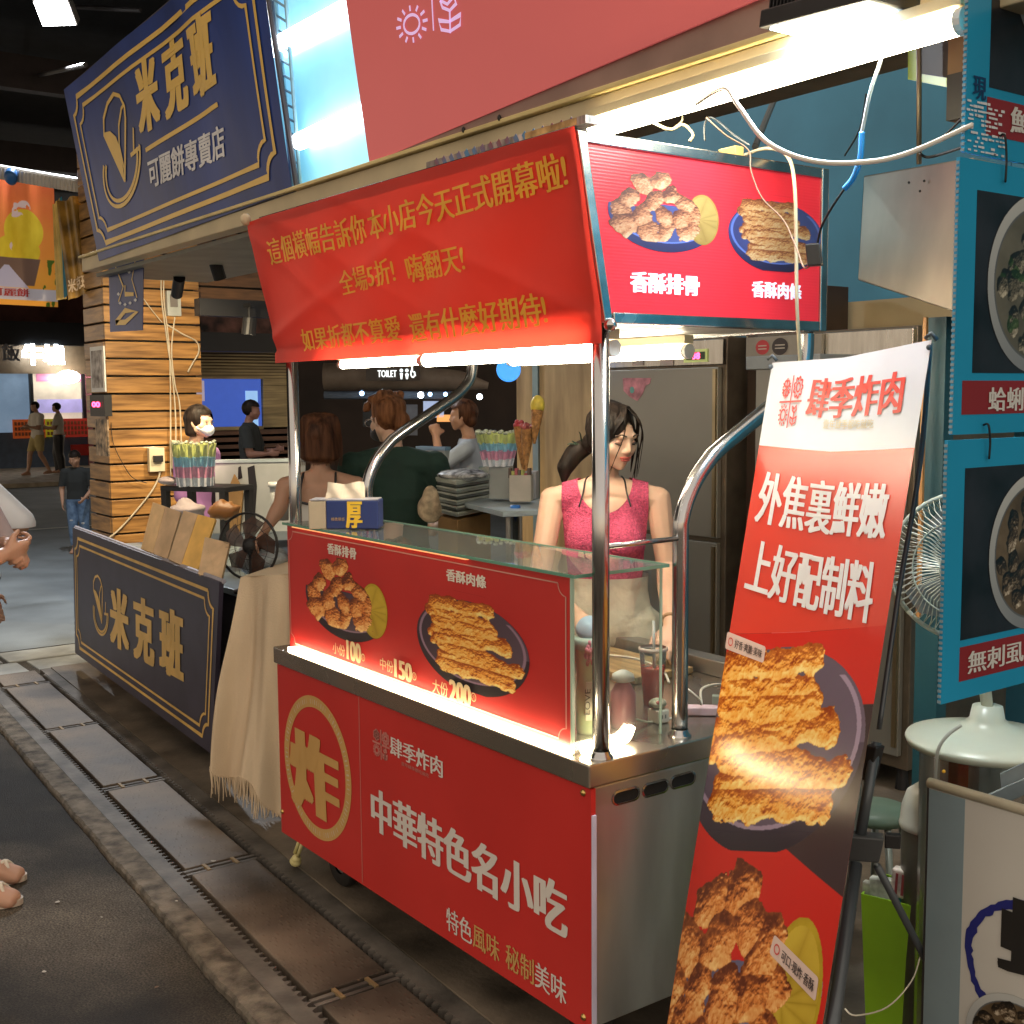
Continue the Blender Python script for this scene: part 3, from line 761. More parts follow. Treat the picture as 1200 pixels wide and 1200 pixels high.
W_ = xr.x - xl.x
for s, a, b, m_ in (('特色', 0, .235, M_white_ink), ('風味', .245, .475, M_gold_ink), ('秘制', .53, .755, M_gold_ink), ('美味', .765, 1, M_white_ink)):
    letters(s, rectF((xl.x + W_*a, PYF, zb), (xl.x + W_*b, PYF, zb), (xl.x + W_*a, PYF, zt)), NF, m_, fp, bold=(.04, .0))
# screws in the corners, gold
for u, v in ((683.5, 929), (684, 1192), (331, 951)):
    p = F_(u, v); MB().lathe(p, [(0, .006), (.006, .005), (.009, .001), (.009, 0)], 10, axis=(0, -1, 0)).build('screw', mat('brass_screw', (.6, .42, .15), .3, 1), cart, smooth=True)
# oval vents in the stainless end
for u, v in ((733.5, 932.5), (768, 923.5), (800, 914)):
    p = at(u, v, x=X1 - .012); mb = MB(); mb2 = MB(); w, h_ = .040, .0135
    def stad(w, h, xx):
        o = []
        for t in np.linspace(-math.pi/2, math.pi/2, 9): o.append((xx, p.y + w - h + h*math.cos(t), p.z + h*math.sin(t)))
        for t in np.linspace(math.pi/2, 3*math.pi/2, 9): o.append((xx, p.y - w + h + h*math.cos(t), p.z + h*math.sin(t)))
        return o
    o_, i_ = stad(w + .005, h_ + .005, X1 - .0105), stad(w, h_, X1 - .0095); k = len(o_)
    mb.add(o_ + i_, [(j, (j+1) % k, k + (j+1) % k, k + j) for j in range(k)])
    vh = mb.build('vent', M_chrome, cart)
    mb2.add(stad(w, h_, X1 - .0112), [tuple(range(k))]); mb2.build('opening', M_gap, vh)
# glass box: front pane carries the printed red sheet
XG0, XG1, YG, YGB, ZG = -3.715, -2.195, 1.772, 2.062, 1.255
M_glass = mat('clear_glass', (.93, 1.0, .96), .0, var=0, trans=1.0, ior=1.02, spec=.9)
def glass_mat():
    m = bpy.data.materials.new('counter_glass'); m.use_nodes = True; nt = m.node_tree; nt.nodes.clear()
    o = nt.nodes.new('ShaderNodeOutputMaterial'); t = nt.nodes.new('ShaderNodeBsdfTransparent'); g = nt.nodes.new('ShaderNodeBsdfGlossy')
    t.inputs[0].default_value = (.93, .985, .955, 1); g.inputs['Roughness'].default_value = .02; g.inputs[0].default_value = (1, 1, 1, 1)
    f = nt.nodes.new('ShaderNodeFresnel'); f.inputs[0].default_value = 1.5; mx = nt.nodes.new('ShaderNodeMixShader')
    nt.links.new(f.outputs[0], mx.inputs[0]); nt.links.new(t.outputs[0], mx.inputs[1]); nt.links.new(g.outputs[0], mx.inputs[2]); d = nt.nodes.new('ShaderNodeBsdfDiffuse'); d.inputs[0].default_value = (.8, .85, .82, 1); m2 = nt.nodes.new('ShaderNodeMixShader'); m2.inputs[0].default_value = .05  # a little diffuse grey stands in for whitish reflections on the glass
    nt.links.new(mx.outputs[0], m2.inputs[1]); nt.links.new(d.outputs[0], m2.inputs[2]); nt.links.new(m2.outputs[0], o.inputs[0])
    return m
M_glass = glass_mat()
M_gedge = mat('green_glass_edge', (.12, .26, .18), .15, var=.05, emit=(.20, .40, .28), es=.05)
gp = MB().box((XG0, YG, ZC + .002), (XG1, YG + .006, ZG - .004)).build('front_pane', M_red, cart)
PG = YG
gt_ = MB(); gt_.add([(XG0 - .01, YG - .012, ZG + .004), (XG1 + .03, YG - .012, ZG + .004), (XG1 + .03, YGB, ZG + .004), (XG0 - .01, YGB, ZG + .004)], [(0,1,2,3)])
top = gt_.build('top_pane', M_glass, cart)
mb = MB(); mb.box((XG0 - .01, YG - .014, ZG - .002), (XG1 + .032, YG - .010, ZG + .006)); mb.box((XG1 + .028, YG - .0095, ZG - .002), (XG1 + .032, YGB, ZG + .006)); mb.box((XG0 - .01, YGB - .002, ZG - .002), (XG1 + .0275, YGB + .002, ZG + .006))
mb.build('pane_edge', M_gedge, top)
sd = MB(); sd.add([(XG1 + .003, YG + .008, ZC + .002), (XG1 + .003, YGB, ZC + .002), (XG1 + .003, YGB, ZG - .003), (XG1 + .003, YG + .008, ZG - .003)], [(0,1,2,3)])
side = sd.build('side_pane', M_glass, cart)
mb = MB(); mb.box((XG1 + .0005, YG - .002, ZC + .002), (XG1 + .006, YG + .007, ZG - .003)); mb.box((XG1 + .0005, YGB - .004, ZC + .002), (XG1 + .006, YGB + .001, ZG - .003))
mb.build('pane_edge', mat('pale_glass_edge', (.30, .38, .30), .2, emit=(.6, .75, .5), es=.10), side)
lp = MB(); lp.add([(XG0, YG + .01, ZC + .002), (XG0, YGB, ZC + .002), (XG0, YGB, ZG - .003), (XG0, YG + .01, ZG - .003)], [(0,1,2,3)]); lp.build('side_pane', M_glass, cart)
# thin pale border with nicked corners on the red sheet
def g_(u, v): return at(u, v, y=PG)
mb = MB(); xa, xb, za, zb = XG0 + .012, XG1 - .016, ZC + .03, ZG - .022; r = .03
pts = []
for cx, cz, t0 in ((xb, zb, math.pi), (xb, za, math.pi/2), (xa, za, 0), (xa, zb, -math.pi/2)):
    seg = [(cx + r*math.cos(t), PG - .0016, cz + r*math.sin(t)) for t in np.linspace(t0, t0 + math.pi/2, 7)]
    pts += seg
line_strip(mb, [pts[i] for i in range(len(pts))] + [pts[0]], .0032, NF)
mb.build('border', mat('pale_pink_ink', (.68, .34, .28), .4), gp)
gtx = mat('cream_print', (.80, .62, .34), .4, var=.03)
def gtext(s, u0, u1, vt, vb, m, bold, vr): return front_text(s, u0, u1, vt, vb, m, bold, vr, gp, PG)
gtext('香酥排骨', 384.5, 418, 636, 648.5, mat('white_print', (.85, .80, .70), .4, var=0), (.09, .03), 660)
gtext('香酥肉條', 524, 570, 666, 680, mat('white_print'), (.09, .03), 692)
gtext('小份', 390.5, 405, 752, 765, gtx, (.03, 0), 772); gtext('100', 407.5, 423.5, 750, 772, gtx, (.14, .02), 779)
gtext('中份', 446, 461.5, 770, 784, gtx, (.03, 0), 790); gtext('150', 463.5, 483, 772, 793, gtx, (.14, .02), 801)
gtext('大份', 507.5, 525.5, 795, 811, gtx, (.03, 0), 818); gtext('200', 528, 552, 796, 820, gtx, (.14, .02), 830)
for u, v, r in ((426, 770.5, .0105), (486, 792.5, .0105), (555.5, 817, .011)):
    p = g_(u, v); mb = MB(); line_strip(mb, [(p.x + r*math.cos(t), PG - .0016, p.z + r*math.sin(t)) for t in np.linspace(0, 2*math.pi, 17)], .0028, NF)
    mb.build('price_ring', gtx, gp)
    letters('元', rectF((p.x - .0055, PG, p.z - .0055), (p.x + .0055, PG, p.z - .0055), (p.x - .0055, PG, p.z + .0055)), NF, gtx, gp, bold=(.02, 0))
def gprint(u0, u1, uc, vt, vb, m, lab):
    a = g_(u0, (vt + vb) / 2).x; b = g_(u1, (vt + vb) / 2).x; t = g_(uc, vt).z; bo = g_(uc, vb).z
    decal(rectF((a, PG, bo), (b, PG, bo), (a, PG, t)), NF, m, gp, lift=.001, label=lab)
gprint(358, 455, 403, 655, 757, P_RIBS, 'printed picture of fried ribs in a dish with lemon'); gprint(488, 622, 556, 697, 812, P_STRIPS, 'printed picture of fried pork strips in a dish')
# LED strips: along the foot of the pane, round the corner, and a fainter one under the top edge
led = MB().box((XG0 + .02, 1.7535, ZC + .001), (XG1 + .01, 1.7685, ZC + .016)).build('led_strip', M_led, cart)
mb = MB(); mb.tube(spline([(-2.172, 1.79, ZC + .012), (-2.172, 1.88, ZC + .012), (-2.178, 1.93, ZC + .016), (-2.185, 1.955, ZC + .04)], 5), .011, 8); mb.build('led_strip', M_led, cart)
MB().box((XG0 + .06, 1.7600, ZG - .006), (-2.62, 1.7700, ZG - .0025)).build('led_strip', glow('faint_led_light', (1, .42, .16), .7), cart)
# posts
PR = .0205
def post(pts, m=M_chrome, r=PR): return MB().tube(pts, r, 20).build('post', m, cart, smooth=True)
def flange(x, y):
    MB().lathe((x, y, ZC), [(.030, 0), (.030, .004), (.024, .010), (.0215, .018)], 20).build('flange', M_chrome, cart, smooth=True)
post([(-2.135, 1.815, ZC), (-2.135, 1.815, 1.845)]); flange(-2.135, 1.815)
post([(-3.735, 1.815, ZC), (-3.735, 1.815, 1.845)])
for px_ in (-2.155, -3.735):
    post(spline([(px_, 2.092, ZC), (px_, 2.092, 1.15), (px_, 2.092, 1.34)], 3) + spline([(px_, 2.092, 1.36), (px_, 2.108, 1.41), (px_, 2.145, 1.47), (px_, 2.20, 1.525)], 6) +
         spline([(px_, 2.24, 1.55), (px_, 2.45, 1.665)], 3) + spline([(px_, 2.49, 1.69), (px_, 2.535, 1.735), (px_, 2.55, 1.785), (px_, 2.552, 1.845)], 5))
    if px_ > -3: flange(px_, 2.092)
a = at(712, 640, x=-2.14); b = at(790, 632, x=-2.15)
MB().tube([(-2.14, 1.83, (a.z + b.z) / 2), (-2.15, 2.08, (a.z + b.z) / 2)], .0065, 10).build('cross_rod', M_chrome, cart, smooth=True)
# roof box
RX0, RX1, ZT, ZB = -3.80, -2.104, 2.262, 1.842
YT, YBm, YK = 1.722, 1.802, 2.572
M_frame = mat('roof_frame_steel', (.50, .52, .52), .25, 1.0, var=.2, scale=8, rvar=.1)
mb = MB(); e = .026
# right and left ends: trapezoid frames of four bars
for xx, s_ in ((RX1, 1), (RX0, -1)):
    for (ya, za_, yb, zb_) in ((YT, ZT, YBm, ZB), (YK, ZT, YK, ZB)):
        c = Vector((xx - s_*.014, (ya + yb) / 2 + (.013 if yb < 2 else -.013), (za_ + zb_) / 2)); d = Vector((0, yb - ya, zb_ - za_)) / 2
        mb.obox(c, (.014, 0, 0), Vector((0, 1, 0)) * .013, d)
    mb.box((xx - .014 - .0135, YT + .027, ZT - .026), (xx - .014 + .0135, YK - .027, ZT))
    mb.box((xx - .014 - .0135, YBm + .027, ZB), (xx - .014 + .0135, YK - .027, ZB + .026))
mb.box((RX0 + .03, YT + .002, ZT - .03), (RX1 - .03, YT + .028, ZT + .012)); mb.box((RX0 + .03, YBm, ZB), (RX1 - .03, YBm + .026, ZB + .026))
mb.box((RX0 + .03, YK - .026, ZT - .026), (RX1 - .03, YK, ZT)); mb.box((RX0 + .03, YK - .026, ZB), (RX1 - .03, YK, ZB + .026))
mb.build('roof_frame', M_frame, cart, bevel=.003)
MB().box((RX0 + .02, YT + .04, ZT - .012), (RX1 - .02, YK - .03, ZT - .004)).build('roof_sheet', M_ss, cart)
MB().box((RX0 + .02, YBm + .03, ZB + .006), (RX1 - .03, YK - .03, ZB + .012)).build('roof_sheet', mat('white_liner', (.62, .60, .56), .5), cart)
SX = RX1 - .007
q = [(SX, YT + .022, ZT - .024), (SX, YK - .022, ZT - .024), (SX, YK - .022, ZB + .024), (SX, YBm + .018, ZB + .024)]
def corr_mat():
    m = mat('side_sheet_red', (.58, .022, .035), .34, var=.03, emit=(.62, .020, .035), es=.28)
    nt = m.node_tree; b = nt.nodes['Principled BSDF']; tc = [n for n in nt.nodes if n.type == 'TEX_COORD'][0]
    w = nt.nodes.new('ShaderNodeTexWave'); w.bands_direction = 'Z'; w.inputs['Scale'].default_value = 42
    bp = nt.nodes.new('ShaderNodeBump'); bp.inputs['Strength'].default_value = .07; bp.inputs['Distance'].default_value = .003
    nt.links.new(tc.outputs['Object'], w.inputs[0]); nt.links.new(w.outputs['Fac'], bp.inputs['Height']); nt.links.new(bp.outputs[0], b.inputs['Normal'])
    return m
NS = Vector((1, 0, 0))
sp = MB().slab(q, .005).build('side_sheet', corr_mat(), cart)
def s_(u, v): return at(u, v, x=SX)
def stext(s, u0, u1, vt, vb, bold):
    bl = s_(u0, vb); br = s_(u1, vb); tl = s_(u0, vt)
    letters(s, rectF((SX, bl.y, bl.z), (SX, br.y, bl.z), (SX, bl.y, tl.z)), NS, mat('lit_white_print', (.75, .75, .85), .4, var=0, emit=(.75, .78, 1), es=.35), sp, bold=bold)
stext('香酥排骨', 739, 818, 318, 342, (.11, .03)); stext('香酥肉條', 881, 938, 329, 348, (.09, .03))
def sprint(u0, u1, uc, vt, vb, m, lab):
    a = s_(u0, 250).y; b = s_(u1, 250).y; t = s_(uc, vt).z; bo = s_(uc, vb).z
    decal(rectF((SX, a, bo), (SX, b, bo), (SX, a, t)), NS, m, sp, lift=.001, label=lab)
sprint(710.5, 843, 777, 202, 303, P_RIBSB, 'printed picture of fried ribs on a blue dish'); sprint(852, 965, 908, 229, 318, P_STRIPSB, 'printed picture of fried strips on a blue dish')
MB().tube([(-3.65, 2.12, 2.10), (-2.25, 2.12, 2.10)], .013, 12).build('inner_tube', glow('inner_tube_light', (1, .85, .62), 16), cart, smooth=True)  # unseen tube in the light box, added to light the cloth from behind
# hinge knobs at the lower roof corner
MB().ball((RX1 + .004, YBm + .012, ZB - .004), .016).build('knob', M_chrome, cart, smooth=True)
# rolled printed strip lying along the roof's front edge
mb = MB(); n = 26; xa, xb = at(498, 215, y=1.73).x, at(684, 160, y=1.73).x
mb.box((xa, 1.735, ZT + .0125), (xb, 1.775, ZT + .030))
mb.build('printed_strip', mat('strip_blueish', (.35, .45, .55), .4, var=.6, scale=30, stretch=(1, 1, .2), col2=(.75, .60, .55)), cart)
mb = MB(); 
for k in range(17):
    x = xa + (xb - xa) * (.08 + .9 * k / 17); mb.obox((x, 1.7345, ZT + .021), (.006, 0, .004), (0, .0006, 0), (-.006, 0, .009))
mb.build('printed_strip', mat('strip_stripes', (.55, .12, .10), .5, var=.3, scale=12, col2=(.10, .25, .45)), cart)
MB().box((xb - .22, 1.7338, ZT + .0135), (xb - .03, 1.7348, ZT + .029)).build('printed_strip', mat('strip_orange', (.70, .24, .06), .5, var=.5, scale=20, col2=(.8, .5, .2)), cart)
# wheels: two near the left end and a yellow-handled castor lock
M_rub = mat('black_rubber', (.015, .014, .013), .6, var=.2)
for (xw, yw) in ((-3.60, 1.90), (-3.60, 2.58), (-2.32, 1.93), (-2.32, 2.58)):
    w_ = MB().lathe((xw, yw - .022, .085), [(.04, 0), (.078, 0), (.085, .008), (.085, .036), (.078, .044), (.04, .044)], 28, axis=(0, 1, 0)).build('wheel', M_rub, cart, smooth=True)
    MB().lathe((xw, yw - .024, .085), [(0, .002), (.028, .002), (.030, .008), (.04, .010), (.04, .042), (.0, .046)], 20, axis=(0, 1, 0)).build('hub', mat('grey_hub', (.3, .3, .3), .4), w_, smooth=True)
    MB().box((xw - .03, yw - .034, .10), (xw + .03, yw + .034, .175)).build('fork', M_rail, w_)
lk = at(344, 1008, y=1.83)
mb = MB(); mb.tube([(lk.x + .035, 1.84, lk.z + .085), (lk.x + .012, 1.83, lk.z + .03)], .007, 8); mb.tube([(lk.x + .06, 1.84, lk.z + .085), (lk.x + .035, 1.83, lk.z + .025)], .007, 8)
mb.ball((lk.x + .016, 1.83, lk.z), (.026, .02, .018)); mb.ball((lk.x + .024, 1.83, lk.z + .012), (.018, .018, .018))
mb.build('castor_pedal', mat('yellow_plastic', (.70, .62, .28), .4), cart, smooth=True)

# ---------------------------------------------------------------- red cloth banner on the roof front
M_cloth = mat('red_satin_cloth', (.84, .038, .022), .42, var=.05, scale=3, bump=.22, bscale=6, spec=.6)
# thin cloth: some of the tubes' light comes through
nt = M_cloth.node_tree; b = nt.nodes['Principled BSDF']; out = [n for n in nt.nodes if n.type == 'OUTPUT_MATERIAL'][0]
tl_ = nt.nodes.new('ShaderNodeBsdfTranslucent'); tl_.inputs[0].default_value = (.85, .05, .03, 1); mx = nt.nodes.new('ShaderNodeMixShader'); mx.inputs[0].default_value = .38
nt.links.new(b.outputs[0], mx.inputs[1]); nt.links.new(tl_.outputs[0], mx.inputs[2]); nt.links.new(mx.outputs[0], out.inputs[0])
tl3 = Vector((-3.845, 1.705, 2.266)); tr3 = Vector((-2.100, 1.700, 2.262))
ban = thing('cloth_banner', 'glossy red cloth banner with gold lettering on the roof of the cart', 'banner', (-2.97, 1.75, 1.78))
BX0, BX1 = -3.828, -2.098
NB = Vector((0, -(ZT - ZB), -(YBm - YT))).normalized()
def bsurf(a, b):
    """a along, b up (0..1); the lowest part hangs straight below the roof frame"""
    z = 1.796 + (2.266 - 1.796) * b
    zc = 1.838
    y = YT - .008 + (YBm - YT) * (2.262 - max(z, zc)) / (2.262 - ZB)
    if z < zc: y += -.004 * (zc - z) / .06
    x = BX0 + (BX1 - BX0) * a + (.035 * (1 - b) * (1 - a)**3)
    wob = .005 * math.exp(-((a * .9 - b + .18)**2) * 500) * (1 - a) + .004 * math.exp(-(((1 - a) * 1.4 - b + .1)**2) * 400) + .0045 * math.sin(a * 9 + b * 3) * (1 - b) + .003 * math.sin(a * 23 - b * 6) * b * (1 - b) * 4 + .004 * math.exp(-((a * 1.6 + b - 1.15)**2) * 260) + .004 * math.exp(-((a * 2.6 + b * 1.2 - 1.1)**2) * 200)
    sag = .012 * math.exp(-a * 14) * b
    if z < zc and a < .06: x -= .015 * (1 - a / .06)
    return Vector((x, y - .004 - wob, z - sag * .4))
mb = MB(); nx, ny = 120, 44; vv = [bsurf(i / nx, j / ny) for j in range(ny + 1) for i in range(nx + 1)]
mb.add(vv, [(j*(nx+1)+i, j*(nx+1)+i+1, (j+1)*(nx+1)+i+1, (j+1)*(nx+1)+i) for j in range(ny) for i in range(nx)])
mb.build('cloth', M_cloth, ban, smooth=True)
M_gold = mat('gold_lettering', (.98, .50, .04), .38, var=.06, scale=14)
nt = M_gold.node_tree; b = nt.nodes['Principled BSDF']; out = [n for n in nt.nodes if n.type == 'OUTPUT_MATERIAL'][0]
tl_ = nt.nodes.new('ShaderNodeBsdfTranslucent'); tl_.inputs[0].default_value = (.95, .50, .06, 1); mx = nt.nodes.new('ShaderNodeMixShader'); mx.inputs[0].default_value = .10
nt.links.new(b.outputs[0], mx.inputs[1]); nt.links.new(tl_.outputs[0], mx.inputs[2]); nt.links.new(mx.outputs[0], out.inputs[0])
def btext(s, bl, br, tl, bold):
    pc = Vector((0, YT - .012, 2.262))
    A = hit(*bl, pc, NB); B = hit(*br, pc, NB); T = hit(*tl, pc, NB)
    def uvof(p): return ((p.x - BX0) / (BX1 - BX0), (p.z - 1.796) / .470)
    A, B, T = uvof(A), uvof(B), uvof(T)
    F = lambda a, b: bsurf(A[0] + (B[0] - A[0]) * a, A[1] + (B[1] - A[1]) * a + (T[1] - A[1]) * b)
    letters(s, F, NB, M_gold, ban, bold=bold, lift=.0028)
btext('這個橫幅告訴你', (318, 311), (431, 284), (311, 281), (.05, 0))
btext('本小店今天正式開幕啦!', (436, 282), (666, 219), (430, 248), (.06, 0))
btext('全場5折!', (400, 347), (465, 331), (398, 318), (.05, 0)); btext('嗨翻天!', (480, 332), (549, 318), (477, 300), (.05, 0))
btext('如果折都不算愛', (356, 412), (470, 399), (353, 386), (.05, 0)); btext('還有什麼好期待!', (482, 402), (645, 381), (478, 368), (.06, 0))
MB().ball((BX0 + .01, 1.70, 2.27), (.012, .02, .02)).build('tie', mat('beige_tie', (.55, .45, .3), .6), ban, smooth=True)

# ---------------------------------------------------------------- fluorescent tubes under the roof box
TUBES = 'fluorescent tubes under the cart roof'
def tube_light(a, b, label, r=.013, housing=True, grp=TUBES, es=None, name='tube_light', m=None, hz=1):
    a, b = Vector(a), Vector(b); t = thing(name, label, 'tube light', tuple((a + b) / 2), grp)
    d = (b - a).normalized()
    MB().tube([a, b], r, 14).build('tube', m or M_tube, t, smooth=True)
    MB().tube([a - d * .018, a - d*.0005], r * 1.05, 14).build('end_cap', M_white, t); MB().tube([b + d*.0005, b + d * .018], r * 1.05, 14).build('end_cap', M_white, t)
    if housing:
        s = d.cross(Vector((0, 0, 1))).normalized()
        MB().obox((a + b) / 2 + Vector((0, 0, hz * (r + .014))), d * ((b - a).length / 2 + .015), s * .018, (0, 0, .012)).build('housing', M_cream, t, bevel=.002)
    return t
yt = 1.865
tx0, tx1, tx2 = at(402, 428, y=yt).x, at(496, 427, y=yt).x, -2.16
tube_light((tx0, yt, 1.783), (tx1 - .02, yt, 1.783), 'lit fluorescent tube under the left half of the banner', r=.013, hz=1)
tube_light((tx1 + .02, yt, 1.783), (tx2, yt, 1.788), 'lit fluorescent tube under the banner ending at the front right post', r=.019, hz=1)
ib = at(803, 405, y=2.42)
tube_light((-3.3, 2.42, 1.80), (ib.x, 2.42, 1.80), 'lit fluorescent tube under the back of the cart roof beside the fridge', r=.020, hz=1)

# ================================================================ awning beam with its signs
aw = thing('awning_beam', 'cream metal awning beam above the cart carrying the signs', 'beam', (-4, 2.25, 2.43))
MB().box((-7.3, 2.21, 2.425), (-1.0, 2.29, 2.50)).build('beam_channel', M_cream, aw, bevel=.004)
MB().box((-7.3, 2.19, 2.5015), (-1.0, 2.30, 2.516)).build('beam_ledge', mat('lit_cream_metal', (.75, .60, .28), .4, var=.1), aw, bevel=.003)  # lit ledge: the light on it is put into a yellower cream
MB().box((-3.80, 2.197, 2.5175), (-1.0, 2.27, 2.615)).build('hem_rail', mat('mauve_hem', (.32, .20, .17), .6), aw)
mb = MB(); mb.box((-7.3, 2.292, 2.40), (-3.9, 2.98, 2.42)); mb.box((-3.9, 2.292, 2.44), (-1.0, 2.36, 2.46)); mb.build('soffit', mat('grey_soffit', (.30, .30, .27), .6), aw)
# cardboard wedge and ties
mb = MB(); 
c = at(640, 163, y=2.2); mb.obox((c.x, 2.17, c.z), (.05, 0, .012), (0, .02, 0), (-.004, 0, .018)); mb.build('bracket', M_cream, aw)
for u, v in ((543, 152), (585, 138)):
    p = at(u, v, y=2.19); MB().ball(p, (.006, .006, .010), 8, 6).build('screw', M_black, aw)
tb = at(1126, 6, y=2.19)
xt0 = at(700, 152, y=2.19).x; xt1 = at(1128, 5, y=2.19).x
tube_light((xt0, 2.18, 2.402), (xt1, 2.18, 2.410), 'long bright fluorescent tube under the awning beam above the cart', r=.026, grp='fluorescent tubes on the awning', hz=1, m=glow('awning_tube_light', (1.0, .88, .60), 26))

TA = math.radians(10)
NT = Vector((0, -math.cos(TA), -math.sin(TA))); PT = Vector((-3, 2.19, 2.55))
def t_(u, v, off=0.0): return hit(u, v, PT + NT * off, NT)
# big red banner over the cart (film with an even glow in its own colour)
bb = thing('awning_banner', 'large plain red banner with a pale sun drawing above the beam', 'banner', (-2.7, 2.15, 2.55))
q = [t_(395, -70), t_(1100, -400), t_(881, 2), t_(433, 192)]
zb = (q[3].z + .0); q[2] = t_(900, -6)
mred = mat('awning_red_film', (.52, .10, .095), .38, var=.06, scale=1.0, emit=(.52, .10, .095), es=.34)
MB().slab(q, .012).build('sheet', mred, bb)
M_lil = mat('lilac_print', (.70, .50, .80), .4, var=0, emit=(.75, .5, .85), es=.40)
bl = t_(464, 62, .001); br = t_(560, 38, .001); tl = t_(452, -45, .001)
season_logo(rectF(bl, br, tl), NT, M_lil, bb, w=.020, quarters=(0, 1, 2, 3), full=False, lift=.003)
mb = MB(); line_strip(mb, [t_(508, 36, .003), t_(503, -60, .003)], .007, NT); mb.build('season_logo', M_lil, bb)
# pale blue lit film with two glowing bars behind the gap between the banners
fl = thing('blue_film_panel', 'glowing pale blue film panel between the navy and red banners', 'panel', (-4.3, 2.4, 2.55))
q = [hit(286, -60, PT - NT * .10, NT), hit(420, -80, PT - NT * .10, NT), hit(446, 196, PT - NT * .10, NT), hit(330, 226, PT - NT * .10, NT)]
MB().slab(q, .01).build('film', mat('pale_blue_film', (.30, .60, .72), .18, var=.25, scale=1.2, emit=(.16, .52, .70), es=.62, col2=(.45, .75, .85)), fl)
for (a, b) in (((316, 58), (410, 8)), ((350, 166), (430, 130))):
    A = hit(*a, PT - NT * .06, NT); B = hit(*b, PT - NT * .06, NT)
    MB().tube([A, B], .034, 12).build('glow_bar', glow('cool_bar_glow', (.85, .97, 1), 5), fl, smooth=True)
A = hit(322, 0, PT - NT * .05, NT); B = hit(344, 220, PT - NT * .05, NT)
A2 = hit(335, 0, PT - NT * .05, NT); B2 = hit(352, 215, PT - NT * .05, NT)
mb = MB(); mb.tube([A, B], .012, 8); mb.tube([A2, B2], .008, 8)
for k in range(14):
    t = k / 13; mb.tube([A.lerp(B, t), A2.lerp(B2, min(1, t + .04))], .005, 6)
mb.build('truss', mat('blue_grey_truss', (.25, .40, .48), .5), fl)
# navy banner of the neighbouring stall
M_navy = mat('navy_vinyl', (.012, .042, .23), .34, var=.25, scale=1.2, bump=.12, bscale=3.2, stretch=(2.2, 1, .7), spec=.30)
M_goldv = mat('gold_vinyl', (.86, .56, .13), .36, var=.05)
nb = thing('navy_banner', 'large navy vinyl banner with gold border hung above the neighbouring stall', 'banner', (-5.8, 2.1, 2.5))
cs = [t_(75, 105), t_(297, -83), t_(343, 223), t_(116, 306)]
nx, ny = 60, 30
Fn = quadF(cs[3], cs[2], cs[1], cs[0])
def nsurf(a, b):
    return Vector(Fn(a, b)) + NT * (.010 * math.sin(a * 15 + b * 2.5) * (.3 + a) * (.4 + b) * .6 + .010 * math.exp(-((a - .80 + .10 * b)**2) * 900) * b + .008 * math.exp(-((a - .87 + .12 * b)**2) * 1200) * b)
mb = MB(); mb.add([nsurf(i / nx, j / ny) for j in range(ny + 1) for i in range(nx + 1)], [(j*(nx+1)+i, j*(nx+1)+i+1, (j+1)*(nx+1)+i+1, (j+1)*(nx+1)+i) for j in range(ny) for i in range(nx)])
mb.build('sheet', M_navy, nb, smooth=True)
mb = MB()
for a, b in ((0, 1), (1, 2), (2, 3), (3, 0)): mb.tube([cs[a] - NT * .02, cs[b] - NT * .02], .012, 8)
mb.build('frame', mat('dark_frame', (.05, .04, .05), .5), nb)
def notch_border(F, n, m, parent, asp, ins, r, w, lift=.002, k=6, name='gold_border', seg=10):
    """double line frame with hollow corners; asp = width/height"""
    mb = MB(); n = Vector(n).normalized()
    for ins_, ww in ((ins, w), (ins * 1.75, w * .8)):
        ia, ib = ins_ / asp, ins_; ra, rb = r / asp, r
        pts = []
        for cx, cy, t0 in ((1 - ia, 1 - ib, math.pi), (1 - ia, ib, math.pi/2), (ia, ib, 0), (ia, 1 - ib, -math.pi/2)):
            cpts = [(cx + ra*math.cos(t), cy + rb*math.sin(t)) for t in np.linspace(t0, t0 + math.pi/2, k)]
            if pts:
                p0 = pts[-1]
                for s in range(1, seg): pts.append((p0[0] + (cpts[0][0] - p0[0]) * s / seg, p0[1] + (cpts[0][1] - p0[1]) * s / seg))
            pts += cpts
        p0, p1 = pts[-1], pts[0]
        for s in range(1, seg + 1): pts.append((p0[0] + (p1[0] - p0[0]) * s / seg, p0[1] + (p1[1] - p0[1]) * s / seg))
        line_strip(mb, [Vector(F(a, b)) + n * lift for a, b in pts], ww, n)
    return mb.build(name, m, parent)
notch_border(nsurf, NT, M_goldv, nb, 2.3, .085, .085, .022, lift=.004)
